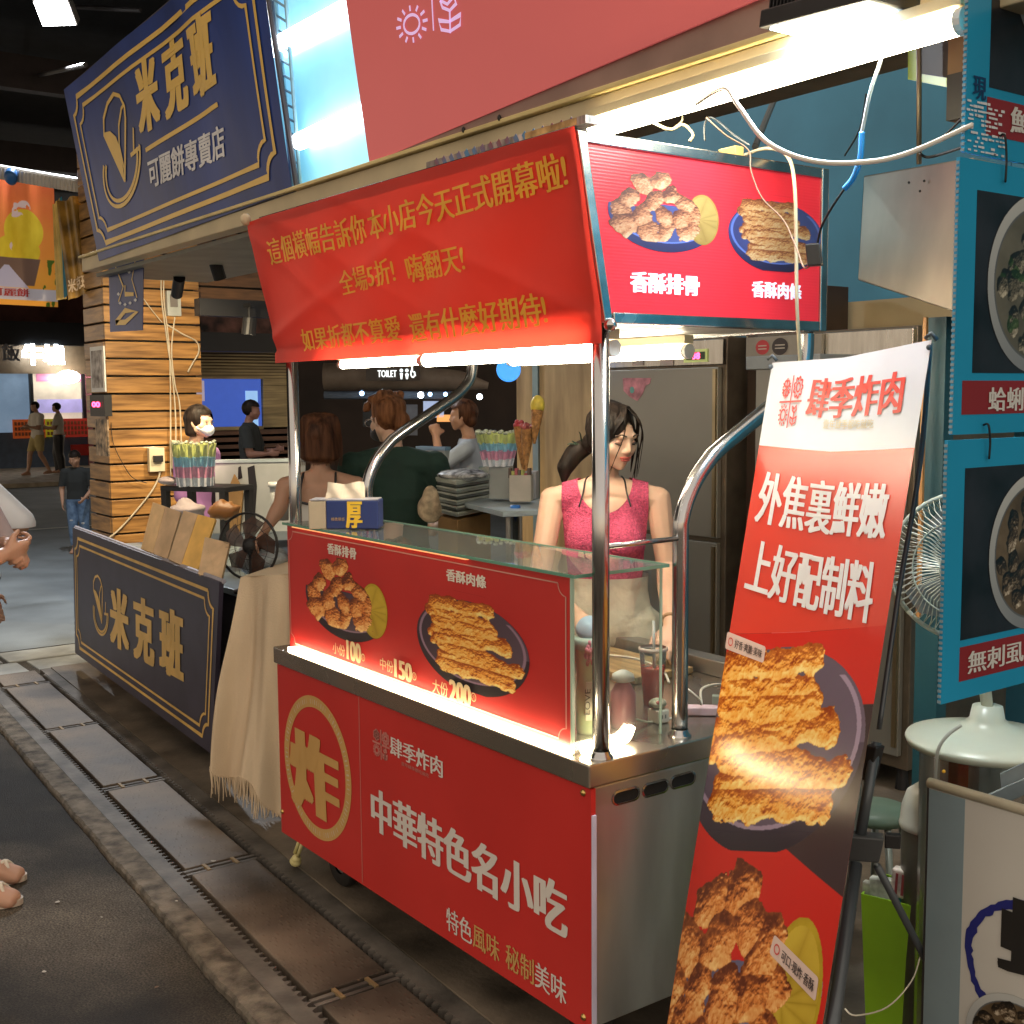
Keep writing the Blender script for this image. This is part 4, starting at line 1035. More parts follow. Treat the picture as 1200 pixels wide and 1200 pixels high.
def crepe_logo(F, n, m, parent, w, lift=.004):
    mb = MB(); n = Vector(n).normalized(); f = lambda x, y: Vector(F(x, y)) + n * lift
    cone = [(.06, .74), (.24, .70), (.42, .60), (.56, .46), (.60, .22)]
    right = [(.62, .24), (.60, .50), (.56, .72), (.52, .80)]
    mb.add([f(.06, .74), f(.22, .72), f(.38, .64), f(.50, .50), f(.60, .22), f(.40, .42), f(.20, .60)], [(0, 6, 5, 4, 3, 2, 1)])
    line_strip(mb, [f(*p) for p in ((.60, .22), (.06, .72), (.05, .86), (.16, .96), (.34, 1.0), (.50, .95), (.62, .84), (.64, .74), (.62, .5), (.60, .22))], w, n)
    line_strip(mb, [f(*p) for p in ((.60, .30), (.46, .56), (.46, .72), (.54, .84), (.62, .86))], w * .8, n)
    for s, t1 in ((1.0, 0), (.86, .0)):
        line_strip(mb, [f(.52 + .48*s*math.cos(t), .38 + .36*s*math.sin(t)) for t in np.linspace(math.radians(168), math.radians(372), 26)], w, n)
    line_strip(mb, [f(.84, .62), f(.84, .42)], w * .8, n); line_strip(mb, [f(.76, .41), f(1.0, .43)], w, n)
    return mb.build('crepe_logo', m, parent)
def n_inv(p):
    a, b = .5, .5
    for _ in range(12):
        f0 = Vector(Fn(a, b)); da = (Vector(Fn(a + .01, b)) - f0) / .01; db = (Vector(Fn(a, b + .01)) - f0) / .01
        A_ = np.array([list(da), list(db)]).T; s_ = np.linalg.lstsq(A_, np.array(p - f0), rcond=None)[0]; a += s_[0]; b += s_[1]
    return a, b
def nF(bl, br, tl):
    G = rectF(t_(*bl), t_(*br), t_(*tl))
    def F(x, y):
        a, b = n_inv(G(x, y)); return nsurf(a, b)
    return F
def ttext(s, bl, br, tl, m, bold): letters(s, nF(bl, br, tl), NT, m, nb, bold=bold, lift=.003)
crepe_logo(nF((121, 254), (165, 233), (119, 121)), NT, M_goldv, nb, .020)
ttext('米 克 班', (167, 158), (255, 100), (159, 80), M_goldv, (.15, .05))
mb = MB(); line_strip(mb, [nsurf(*n_inv(t_(172, 176).lerp(t_(257, 122), k_/12))) + NT*.003 for k_ in range(13)], .020, NT); mb.build('rule', M_goldv, nb)
ttext('可麗餅專賣店', (177, 221), (265, 183), (174, 188), mat('white_vinyl', (.80, .80, .84), .4), (.07, .03))
# small dark pennant hanging from its lower left corner
pn = thing('pennant', 'small navy pennant with crepe drawing hanging against the wooden pillar', 'pennant', tuple(t_(146, 387)))
q = [at(127, 300, y=2.35), at(168, 302, y=2.35), at(167, 387, y=2.35), at(129, 389, y=2.35)]
MB().slab(q, .004).build('cloth', M_navy, pn)
Fq = quadF(q[3], q[2], q[1], q[0]); mb = MB(); f = lambda a, b: Fq(a, b) + Vector((0, -.003, 0))
for pts, w in ((((.15, .95), (.45, .6), (.3, .4)), .012), (((.5, .62), (.5, .5), (.75, .5)), .02), (((.2, .12), (.5, .28), (.85, .26), (.5, .12), (.2, .12)), .03), (((.8, .98), (.7, .7), (.85, .45)), .01)):
    line_strip(mb, [f(*p) for p in pts], w, NF)
mb.build('drawing', M_goldv, pn)
mb = MB()
for a, b in ((.35, .38), (.5, .36), (.65, .38), (.8, .42), (.3, .5), (.62, .8)): mb.poly([f(a - .05, b), f(a, b + .025), f(a + .05, b), f(a, b - .025)][::-1])
mb.build('drawing', mat('white_vinyl'), pn)

# lower navy sign board of the neighbouring stall
A = at(88, 765, z=.10); B = at(248, 884, z=.10); dv = (B - A); dv.z = 0; NL = Vector((dv.y, -dv.x, 0)).normalized()
def l_(u, v, off=0): return hit(u, v, A + NL * off, NL)
ls = thing('navy_sign_board', 'navy sign board with gold double border standing in front of the crepe stall', 'sign', tuple((A + B) / 2))
cs2 = [l_(85, 618), l_(257, 682), l_(248, 884), l_(88, 765)]
MB().slab(cs2, .02).build('board', mat('navy_board', (.050, .042, .070), .42, var=.12), ls)
mb = MB(); mb.tube([cs2[0] - NL*.02, cs2[1] - NL*.02], .011, 8); mb.tube([cs2[2] - NL*.02, cs2[3] - NL*.02], .011, 8); mb.build('edge_trim', mat('pale_board_edge', (.35, .33, .38), .5), ls)
Fl = quadF(cs2[3], cs2[2], cs2[1], cs2[0])
notch_border(Fl, NL, mat('gold_board_ink', (.85, .54, .15), .45), ls, 3.2, .07, .09, .016)
gb = mat('gold_board_ink')
crepe_logo(rectF(l_(109, 739), l_(127, 750), l_(109, 672)), NL, gb, ls, .014, .002)
letters('米 克 班', rectF(l_(131, 754), l_(214, 799), l_(130, 688)), NL, gb, ls, bold=(.14, .05), lift=.002)
# ================================================================ X-stand banner at the right of the cart
M_whf = mat('white_film', (.60, .64, .68), .3, var=.03)
st = thing('banner_stand', 'tall leaning red and white banner on a grey X stand beside the cart', 'banner stand', (-1.7, 2.0, 0))
TLb, TRb, BLb, BRb = at(905, 425, d=3.0), at(1092, 398, d=2.42), at(785, 1180, d=2.83), at(964, 1200, d=2.25)
def sS(a, t):
    p = (TLb * (1 - a) + TRb * a) * (1 - t) + (BLb * (1 - a) + BRb * a) * t
    return p
NBS = ((BLb - TLb).cross(TRb - TLb)).normalized()
if NBS.dot(Vector((0, 0, CAM_H)) - TLb) < 0: NBS = -NBS
def sSb(a, t):
    p = sS(a, t)
    s = (1 - abs(2*a - 1)) * .012 * max(0, 1 - t * 2)              # slight sag between the top hooks
    b = .014 * math.sin(math.pi * a) * math.sin(math.pi * min(1, max(0, t)))
    return p - Vector((0, 0, s)) + NBS * (-b)
CMI = np.linalg.inv(CM)
def proj(p):
    d = CMI @ (np.array(p) - [0, 0, CAM_H]); return 600 - FPX * d[0] / d[2], 600 + FPX * d[1] / d[2]
def s_inv(u, v):
    a, t = .5, .5
    for _ in range(30):
        f0 = proj(sSb(a, t)); e = (u - f0[0], v - f0[1])
        fa = proj(sSb(a + .001, t)); ft = proj(sSb(a, t + .001))
        J = np.array([[fa[0]-f0[0], ft[0]-f0[0]], [fa[1]-f0[1], ft[1]-f0[1]]]) / .001
        da, dt = np.linalg.solve(J, e); a += da; t += dt
    return a, t
def sF(bl, br, tr, tl):
    c = [s_inv(*p) for p in (bl, br, tr, tl)]
    def F(a, b):
        aa = (c[0][0]*(1-a) + c[1][0]*a) * (1-b) + (c[3][0]*(1-a) + c[2][0]*a) * b
        tt = (c[0][1]*(1-a) + c[1][1]*a) * (1-b) + (c[3][1]*(1-a) + c[2][1]*a) * b
        return sSb(aa, tt)
    return F
tw = (s_inv(885, 522)[1], s_inv(1075, 524)[1]); tp = .435; TB = 1.10
def band(name, m, t0, t1, ny, uvs=False):
    """t0, t1: functions of a"""
    nx = 16; vv = []; uv = []
    for j in range(ny + 1):
        for i in range(nx + 1):
            a = i / nx; t = t0(a) + (t1(a) - t0(a)) * j / ny; vv.append(sSb(a, t)); uv.append((a, 1 - j / ny))
    mb = MB(); mb.add(vv, [(j*(nx+1)+i, (j+1)*(nx+1)+i, (j+1)*(nx+1)+i+1, j*(nx+1)+i+1) for j in range(ny) for i in range(nx)])
    return mb.build(name, m, st, smooth=True, uv=uv if uvs else None)
twf = lambda a: tw[0] + (tw[1] - tw[0]) * a
top_b = band('banner_top', M_whf, lambda a: 0.0, twf, 8)
mid_b = band('banner_sheet', mat('banner_red', (.66, .050, .028), .26, var=.02), twf, lambda a: tp, 12)
# lower picture of the banner
W, H = 420, 640
cv = np.zeros((H, W, 3)); cv[:] = (.80, .155, .115)
Yc, Xc = np.mgrid[0:H, 0:W]; Xn = Xc / W; tN = tp + (TB - tp) * Yc / H
def paste(im, x0, y0, w, h):
    """x0.. in fractions of the banner, y in t"""
    ih, iw = im.shape[:2]; tx = (Xn - x0) / w; ty = (tN - y0) / h
    ok = (tx >= 0) & (tx < 1) & (ty >= 0) & (ty < 1)
    ix = np.clip((tx * iw).astype(int), 0, iw - 1); iy = np.clip((ty * ih).astype(int), 0, ih - 1)
    s = im[iy, ix]; al_ = (s[..., 3] * ok)[..., None]
    cv[:] = cv * (1 - al_) + s[..., :3] * al_
dk = (tN > .47) & (tN < .625 + .10 * Xn + .095 * np.sin(Xn * 1.4)) & (Xn < .985 - 0 * tN)
dk &= (tN > .47 + .0 * Xn) | (Xn > .1)
dk2 = (tN > .55) & (tN < .655 + .17 * Xn)
cv[dk2] = (.24, .175, .18)
big = paint_food('strips', 640, 480, seed=2, dish=(.30, .25, .31), dish_hi=(.46, .40, .46))
paste(big, -.18, .43, 1.17, .335)
ribs = paint_food('ribs', 560, 470, seed=14, dish=(.22, .18, .27), dish_hi=(.62, .62, .74))
paste(ribs, -.16, .775, 1.14, .40)
IMB = image_from('stand_banner_print', np.dstack([cv, np.ones((H, W))]))
low_b = band('banner_picture', print_mat('stand_banner_print', IMB, rough=.24), lambda a: tp, lambda a: TB, 24, True)
redink = mat('red_ink', (.62, .045, .03), .35, var=.02)
letters('肆季炸肉', sF((944, 489), (1055, 484), (1062, 434), (953, 443)), NBS, redink, top_b, bold=(.09, .0), lift=.0015)
letters('壹年肆季都吃就吃', sF((965, 502), (1024, 502), (1025, 491), (966, 491)), NBS, mat('pale_gold_ink', (.66, .56, .34), .4), top_b, bold=(.03, 0))
season_logo(sF((909, 503), (936, 503), (945, 437), (918, 440)), NBS, redink, top_b, w=.045)
stw = mat('stand_white_ink', (.78, .76, .76), .3, var=.02)
letters('外焦裏鮮嫩', sF((885, 612), (1036, 632), (1044, 567), (896, 552)), NBS, stw, mid_b, bold=(.085, .012))
letters('上好配制料', sF((873, 692), (1019, 731), (1028, 660), (884, 631)), NBS, stw, mid_b, bold=(.085, .012))
def slabel(c, s, par, nm):
    F = sF(*c); mb = MB(); k = 5; pts = []
    for cx, cy, t0 in ((.96, .85, 0), (.04, .85, math.pi/2), (.04, .15, math.pi), (.96, .15, 1.5*math.pi)):
        for t in np.linspace(t0, t0 + math.pi/2, k): pts.append(F(cx + .04*math.cos(t), cy + .15*math.sin(t)) + NBS * .0012)
    mb.add(pts, [tuple(range(len(pts)))]); tg = mb.build('print_label', mat('label_pink_white', (.70, .52, .45), .35, var=.02), par)
    G = lambda a, b: F(.24 + .70*a, .24 + .52*b)
    letters(s, G, NBS, mat('label_black', (.05, .03, .03), .4), tg, lift=.0022, bold=(.05, 0))
    mb = MB(); line_strip(mb, [F(.13 + .055*math.cos(t), .5 + .22*math.sin(t)) + NBS * .0024 for t in np.linspace(0, 2*math.pi, 14)], .0028, NBS); mb.build('label_ring', redink, tg)
slabel(((850, 760), (895, 777), (898, 758), (853, 740)), '好香·爽脆·美味', mid_b, '')
slabel(((902, 1117), (956, 1174), (960, 1146), (908, 1095)), '可口·现炸·香酥', low_b, '')
M_gp = mat('grey_painted_pole', (.085, .10, .115), .35, .3, var=.1)
def back(u, v, d): return at(u, v, d=d)
pole = spline([back(1090, 402, 2.47), back(1078, 545, 2.52), back(1054, 690, 2.50), back(1030, 855, 2.46)], 6)
MB().tube(pole, .0055, 10).build('pole', M_gp, st, smooth=True)
MB().tube([back(1027, 870, 2.46), back(1008, 980, 2.42)], .011, 12).build('pole', M_gp, st, smooth=True)
c = back(1021, 893, 2.46); MB().obox(c, (.014, 0, 0), (0, .014, 0), Vector((.006, .004, .036))).build('clamp', M_black, st, bevel=.003)
c = back(1012, 992, 2.42); MB().obox(c, Vector((.026, .022, 0)), Vector((-.012, .014, 0)), Vector((.004, .003, .026))).build('hub', mat('dark_grey_plastic', (.05, .055, .06), .45), st, bevel=.004)
e = back(1046, 985, 2.44); MB().obox(e, (.012, .01, 0), (-.006, .008, 0), (0, 0, .014)).build('clip', M_black, st, bevel=.002)
MB().tube([back(1003, 1012, 2.42), back(979, 1180, 2.28), back(957, 1330, 2.16)], .0135, 14).build('leg', M_gp, st, smooth=True)
MB().tube([back(1028, 1015, 2.43), back(1085, 1125, 2.62), back(1150, 1260, 2.85)], .0080, 12).build('leg', M_gp, st, smooth=True)
MB().tube(spline([back(990, 1182, 2.24), back(1003, 1190, 2.25), back(1040, 1180, 2.4), back(1068, 1150, 2.5), back(1078, 1122, 2.58)], 5), .0016, 6).build('tie', M_cable, st, smooth=True)
for (u, v, d) in ((905, 424, 2.99), (1091, 400, 2.42)):
    c = back(u, v, d); mb = MB(); mb.tube([c + Vector((-.012, -.004, .006)), c + Vector((0, 0, .016)), c + Vector((.010, .006, .002))], .0045, 8); mb.ball(c + Vector((0, -.006, -.012)), .006); mb.build('hook', M_gp, st, smooth=True)

# ================================================================ blue menu boards hanging on the right
BXS = -1.40
def bs(u, v, o=0.0): return at(u, v, x=BXS + o)
NX = Vector((1, 0, 0))
M_bl = mat('blue_menu_print', (.018, .34, .62), .3, var=.06, scale=2, spec=.5)
M_bdr = mat('corrugated_white_edge', (.30, .42, .50), .5)
M_dred = mat('dark_red_print', (.28, .018, .022), .35, var=.05)
M_dkp = mat('dark_photo_print', (.022, .022, .030), .3, var=.5, scale=6)
M_wp = mat('menu_white_print', (.72, .72, .70), .35, var=.02)
CL = print_mat('clams_print', image_from('clams_print', paint_food('clams', 400, 400, seed=21)), rough=.3)
OY = print_mat('oyster_print', image_from('oyster_print', paint_food('oyster', 400, 400, seed=33)), rough=.3)
YR = bs(1330, 400).y
def yz(u, v): p = bs(u, v); return p.y, p.z
def menu_board(label, va, vb, ul_a, ul_b):
    t = thing('menu_board', label, 'menu board', (BXS, 2.2, bs(ul_b, vb).z), 'blue menu boards hanging one above the other')
    ya, za = yz(ul_a, va); yb, zb_ = yz(ul_b, vb)
    y0 = (ya + yb) / 2
    MB().box((BXS - .008, y0, zb_ + .002), (BXS, YR, za - .002)).build('sheet', M_bl, t)
    mb = MB(); k = int((za - zb_) / .011)
    for i in range(k):
        z_ = zb_ + .004 + i * (za - zb_ - .008) / k; mb.box((BXS - .0075, y0 - .003, z_), (BXS - .0005, y0 - .0004, z_ + .0055))
    mb.build('corrugated_edge', M_bdr, t, kind='stuff')
    return t
def mrect(t, name, m, u0, v0, v1, lift=.0008, yr=None):
    a = bs(u0, v0); b = bs(u0, v1)
    return MB().box((BXS + lift * .3, (a.y + b.y)/2, b.z), (BXS + lift, yr or YR - .02, a.z)).build(name, m, t)
def mtext(t, s, u0, u1, v0, v1, m=None, bold=(.05, 0), vc=None):
    a = bs(u0, v0); b = bs(u0, v1); c = bs(u1, v1)
    letters(s, rectF((BXS, b.y, b.z), (BXS, c.y, b.z), (BXS, b.y, a.z)), NX, m or M_wp, t, bold=bold, lift=.0025)
def bowl(t, ul, vt, vb, m, lab):
    zt, zb_ = bs(ul + 40, vt).z, bs(ul + 40, vb).z; R = (zt - zb_) / 2; yl = bs(ul, (vt + vb)/2).y; F = rectF((BXS, yl, zb_), (BXS, yl + 2*R, zb_), (BXS, yl, zt))
    decal(F, NX, m, t, lift=.002, label=lab)
m1 = menu_board('topmost blue menu board with small red label and peeling clear tape', -120, 179, 1140, 1129)
mrect(m1, 'photo_print', M_dkp, 1162, -110, 103)
bowl(m1, 1185, -150, 80, CL, 'printed white bowl cut by the frame'); mrect(m1, 'label_print', M_dred, 1156, 113, 158)
mtext(m1, '鮮', 1183, 1212, 124, 155, bold=(.05, 0)); mtext(m1, '現', 1139, 1154, 88, 115, mat('navy_ink', (.01, .05, .16), .4))
mb = MB(); rg = np.random.RandomState(8)
for r in range(13):
    for c_ in range(11):
        if rg.rand() < .25 + .03 * abs(c_ - 5): continue
        p = bs(1134 + c_ * 4.1 + rg.uniform(-1, 1), 118 + r * 5.2 + c_ * .8); w = .004 + .003 * rg.rand(); h_ = .0014 + .0012 * rg.rand()
        if p.z < bs(1129, 176).z: continue
        mb.add([(BXS + .0022, p.y - w, p.z - h_), (BXS + .0022, p.y + w, p.z - h_), (BXS + .0022, p.y + w, p.z + h_), (BXS + .0022, p.y - w, p.z + h_)], [(0,1,2,3)])
mb.build('tape_fleck', mat('shiny_tape', (.75, .80, .85), .15, var=0), m1, kind='stuff')
m2 = menu_board('middle blue menu board with a bowl of clams and a clam label', 183, 511, 1128.5, 1113)
mrect(m2, 'photo_print', M_dkp, 1142, 222, 437); bowl(m2, 1155, 222, 440, CL, 'printed white bowl of clams'); mrect(m2, 'label_print', M_dred, 1127, 446, 486); mtext(m2, '蛤蜊', 1157, 1197, 454, 482)
m3 = menu_board('lowest blue menu board with a bowl of fish soup above the fan base', 515, 827, 1112, 1102)
mrect(m3, 'photo_print', M_dkp, 1128, 549, 750); bowl(m3, 1157, 552, 740, OY, 'printed white bowl of fish and oyster soup'); mrect(m3, 'label_print', M_dred, 1124, 759, 799); mtext(m3, '無刺虱目', 1133, 1215, 764, 790)
for (u, v, dv) in ((1171, 160, 52), (1152, 498, 38)):
    a = bs(u, v) + Vector((.006, 0, 0)); b = bs(u + 3, v + dv) + Vector((.008, 0, 0))
    tag(MB().tube(spline([bs(u, v) + Vector((.001, 0, 0)), a + Vector((.006, 0, 0)), a.lerp(b, .5) + Vector((.004, .003, 0)), b, b + Vector((-.004, .006, .002))], 5), .0022, 6).build('cable_tie', M_black, None, smooth=True), 'black cable tie joining the %s blue menu boards' % ('upper two' if v < 300 else 'lower two'), 'cable tie')

# ================================================================ white front panel of the oyster stall
pf = at(1089, 918, z=.86); yP = pf.y
wp = thing('oyster_stall_front', 'white stall front panel with a blue brush ring and a black oyster character', 'stall', (pf.x + .4, yP, 0))
xr = 0.4
M_pan = mat('white_panel_print', (.60, .60, .57), .4, var=.08, scale=1.5)
MB().box((pf.x, yP, .05), (xr, yP + .02, .85)).build('panel', M_pan, wp)
MB().box((pf.x + .001, yP - .0012, .05), (at(1128, 1050, y=yP).x, yP - .0004, .849)).build('blue_band', mat('grey_blue_print', (.24, .33, .38), .35, var=.05), wp)
MB().tube([(pf.x - .004, yP + .005, .86), (xr, yP + .005, .86)], .011, 10).build('rim', mat('ivory_rim', (.66, .62, .48), .35), wp, smooth=True)
MB().box((pf.x - .004, yP - .001, .05), (pf.x - .0005, yP + .05, .85)).build('end_panel', mat('dark_end_panel', (.03, .03, .03), .6), wp)
PYP = yP - .0012
cR = at(1131, 1110, y=PYP); Rr = (at(1210, 1078, y=PYP).z - at(1210, 1210, y=PYP).z) * .62
cx_r = cR.x + Rr; cz_r = cR.z
mb = MB(); rg = np.random.RandomState(4); k = 90; vv = []
for i in range(k + 1):
    t = 2*math.pi*i/k; j = rg.uniform(-1, 1) * .03
    for rr in (Rr * (1.0 + j * .6 + .02*math.sin(5*t)), Rr * (.88 + rg.uniform(-1, 1) * .025)): vv.append((cx_r + rr*math.cos(t), PYP - .0006, cz_r + rr*math.sin(t)))
mb.add(vv, [(2*i, 2*i+1, 2*i+3, 2*i+2) for i in range(k)]); mb.build('brush_ring', mat('brush_blue', (.018, .025, .20), .4), wp)
a = at(1174, 1140, y=PYP); b = at(1174, 1048, y=PYP)
letters('蚵', rectF((a.x, PYP, a.z), (a.x + (b.z - a.z) * 1.0, PYP, a.z), (a.x, PYP, b.z)), NF, mat('ink_black', (.015, .015, .015), .5), wp, bold=(.11, .04), lift=.0018)
zt_ = at(1150, 1148, y=PYP).z; a = at(1132, 1170, y=PYP)
decal(rectF((a.x, PYP, zt_ - .22), (a.x + .24, PYP, zt_ - .22), (a.x, PYP, zt_)), NF, print_mat('oyster_pile_print', image_from('oyster_pile', paint_food('oyster', 300, 300, seed=50))), wp, lift=.0024, label='printed oysters in a bowl')
tg = thing('bracket', 'worn grey metal bracket lying behind the white panel rim', 'bracket', tuple(at(1170, 925, d=2.66)))
a = at(1132, 952, d=2.62); b = at(1215, 915, d=2.56)
dd = (b - a).normalized(); sd_ = dd.cross(Vector((0, 0, 1))).normalized(); upv = sd_.cross(dd)
MB().obox((a + b)/2, dd * (b - a).length/2, sd_ * .004, upv * .016).build('bar', mat('galvanised', (.30, .36, .40), .45, .7, var=.3), tg, bevel=.002)
c = at(1188, 908, d=2.57); MB().obox(c, dd * .03, sd_ * .003, (upv + dd*.5) * .014).build('lug', mat('galvanised'), tg)

# ================================================================ fan on a steel bucket, bins
fan = thing('electric_fan', 'white electric fan standing on a steel drum, half hidden by the blue boards', 'fan', tuple(at(1150, 862, d=2.80)))
fc = at(1132, 664, d=2.92); FR = .178
fax = Vector((.42, -.90, .03)).normalized()
fa = fax.orthogonal().normalized(); fb = fax.cross(fa)
M_fan = mat('ivory_fan_plastic', (.58, .64, .55), .3, var=.04)
M_fw = mat('fan_wire', (.60, .62, .54), .35, .2)
mb = MB()
for k in range(72):
    t = 2*math.pi*k/72; e = fa*math.cos(t) + fb*math.sin(t); e2 = fa*math.cos(t + .18) + fb*math.sin(t + .18)
    mb.tube([fc + fax*.062 + e*.05, fc + fax*.058 + e*.10, fc + fax*.04 + e2*.15, fc + e2*FR], .0013, 4, cap=False)
    mb.tube([fc - fax*.055 + e*.05, fc - fax*.05 + e*.10, fc - fax*.035 + e*.15, fc + e*FR], .0013, 4, cap=False)
mb.build('grille', M_fw, fan, kind='stuff')
mb = MB()
def fring(r, h, w): mb.tube([fc + fax*h + (fa*math.cos(t) + fb*math.sin(t))*r for t in np.linspace(0, 2*math.pi, 49)], w, 8)
fring(FR, 0, .006); fring(.115, .055, .0018); fring(.05, .062, .003)
mb.build('grille_ring', M_fan, fan, smooth=True)
MB().lathe(fc + fax*.055, [(0, .012), (.03, .010), (.05, .004), (.05, 0)], 24, axis=fax).build('badge', M_fan, fan, smooth=True)
MB().lathe(fc - fax*.06, [(.02, 0), (.05, -.01), (.06, -.04), (.055, -.09), (.02, -.12), (0, -.12)], 24, axis=fax).build('motor', M_fan, fan, smooth=True)
for k in range(3):
    t = 2*math.pi*k/3; e = fa*math.cos(t) + fb*math.sin(t); e2 = fax.cross(e)
    mb = MB(); mb.add([fc + e*.03, fc + e*.15 - e2*.045 + fax*.015, fc + e*.16 + e2*.02, fc + e*.12 + e2*.07 - fax*.02, fc + e*.03 + e2*.02], [(0,1,2,3,4)]); mb.build('blade', mat('grey_blade', (.35, .40, .42), .3, alpha=.85), fan)
bc = at(1156, 872, d=2.86); bc.z = at(1150, 868, d=2.86).z
MB().lathe(bc, [(0, -.012), (.18, -.012), (.185, 0), (.182, .008), (.13, .020), (.085, .027), (.055, .040), (.040, .055), (.034, .085), (0, .085)], 48).build('base', M_fan, fan, smooth=True)
MB().tube([bc + Vector((0, 0, .075)), Vector((fc.x, fc.y, fc.z)) - fax*.07], .014, 12).build('stem', M_fan, fan, smooth=True)
MB().tube(spline([at(1126, 850, d=2.70), at(1110, 862, d=2.69), at(1099, 880, d=2.69), at(1096, 915, d=2.70)], 5), .004, 8).build('cord', mat('grey_cord', (.40, .42, .38), .5), fan, smooth=True)
dr_ = thing('steel_drum', 'brushed steel drum carrying the fan base', 'drum', (bc.x, bc.y, 0))
MB().lathe((bc.x, bc.y, 0), [(0, .02), (.150, .02), (.150, bc.z - .016), (.14, bc.z - .0125), (0, bc.z - .0125)], 40).build('body', M_ss, dr_, smooth=False)
MB().ball(at(1106, 904, d=2.60), .004).build('rivet', M_gold, dr_)
wb = at(1088, 990, d=3.0)
bn = thing('pedal_bin', 'grey bin with a rounded white lid beside the steel drum', 'bin', (wb.x, wb.y, 0))
zl = at(1075, 975, d=2.95).z
MB().lathe((wb.x, wb.y, 0), [(0, .01), (.062, .01), (.066, zl)], 32).build('body', mat('bin_grey', (.17, .17, .15), .35, .5), bn, smooth=True)
MB().lathe((wb.x, wb.y, zl), [(.070, -.006), (.073, .004), (.070, .012), (.066, .05), (.055, .085), (.03, .105), (0, .11)], 32).build('lid', mat('bin_lid', (.50, .52, .47), .3), bn, smooth=True)
# lime green bin full of rubbish
gA, gB = at(1009, 1045, d=3.05), at(1064, 1058, d=2.98)
gb_ = thing('green_bin', 'lime green rubbish bin full of packaging behind the banner stand', 'bin', (gA.x + .06, gA.y, 0))
e = (gB - gA); e.z = 0; e = e.normalized(); nrm = Vector((e.y, -e.x, 0)); wG = .17; zt_ = gA.z - .005
c0 = Vector((gA.x, gA.y, 0)); P0, P1 = c0, c0 + e*wG; P2, P3 = P1 - nrm*.16, P0 - nrm*.16
cc_ = (P0 + P2)/2; mb = MB()
def rim_(p, z, k): q = cc_ + (p - cc_)*k; return (q.x, q.y, z)
mb.add([rim_(p, .01, .80) for p in (P0, P1, P2, P3)] + [rim_(p, zt_, 1) for p in (P0, P1, P2, P3)] + [rim_(p, zt_, .95) for p in (P0, P1, P2, P3)] + [rim_(p, zt_ - .1, .93) for p in (P0, P1, P2, P3)],
       [(0,1,5,4),(1,2,6,5),(2,3,7,6),(3,0,4,7),(4,5,9,8),(5,6,10,9),(6,7,11,10),(7,4,8,11),(12,13,14,15)])
mb.build('body', mat('lime_plastic', (.34, .66, .03), .35, var=.08), gb_)
c = cc_ + Vector((0, 0, zt_))
for (dx, dz, col, nm, sz) in ((-.035, .015, (.62, .66, .60), 'foam_piece', .035), (.03, .04, (.68, .62, .58), 'carton', .045), (.0, -.01, (.05, .30, .50), 'blue_cap', .016), (.055, .0, (.65, .32, .06), 'orange_wrapper', .03), (-.06, .0, (.60, .62, .55), 'paper_piece', .03)):
    p = c + e*dx + Vector((0, 0, dz)) + nrm*.05; r_ = random.uniform(-.6, .6); ax = (e*math.cos(r_) + Vector((0,0,1))*math.sin(r_)); az_ = ax.cross(nrm)
    rb = MB().obox(p, ax*sz, nrm*sz*.35, az_*sz*.8); o = rb.build('rubbish', mat('rubbish_' + nm, col, .5, var=.35, scale=25), None, bevel=.004)
    tag(o, {'foam_piece': 'pale foam piece lying in the lime green bin', 'carton': 'striped pink and white carton sticking out of the green bin', 'blue_cap': 'small blue cap among rubbish in the green bin', 'orange_wrapper': 'orange wrapper crumpled in the green bin', 'paper_piece': 'pale paper scrap at the left rim of the green bin'}[nm], 'rubbish', 'rubbish in the green bin')
    if nm == 'carton':
        mb = MB()
        for k in range(5): mb.obox(p + nrm*(sz*.35 + .0008) + ax*(k - 2)*sz*.34, ax*sz*.07, nrm*.0006, az_*sz*.6)
        mb.build('printed_stripes', mat('carton_stripes', (.30, .05, .06), .5), o)
# stool behind the bin
stl = thing('stool', 'pale green metal stool legs behind the banner pole', 'stool', tuple(at(1030, 1000, z=0)))
sb = at(1026, 945, d=3.5); g0 = at(1032, 1010, z=0)
MB().lathe((sb.x, sb.y, sb.z), [(0, .0), (.09, .0), (.095, -.02), (.095, -.035), (0, -.035)], 24).build('seat', mat('stool_green', (.16, .24, .18), .4), stl, smooth=True)
for dx, dy in ((-.09, -.06), (.09, -.05), (.05, .08), (-.06, .08)): MB().tube([(sb.x + dx*.8, sb.y + dy*.8, sb.z - .03), (sb.x + dx*1.5, sb.y + dy*1.5, 0)], .010, 8).build('leg', mat('stool_leg', (.28, .30, .26), .4, .4), stl, smooth=True)
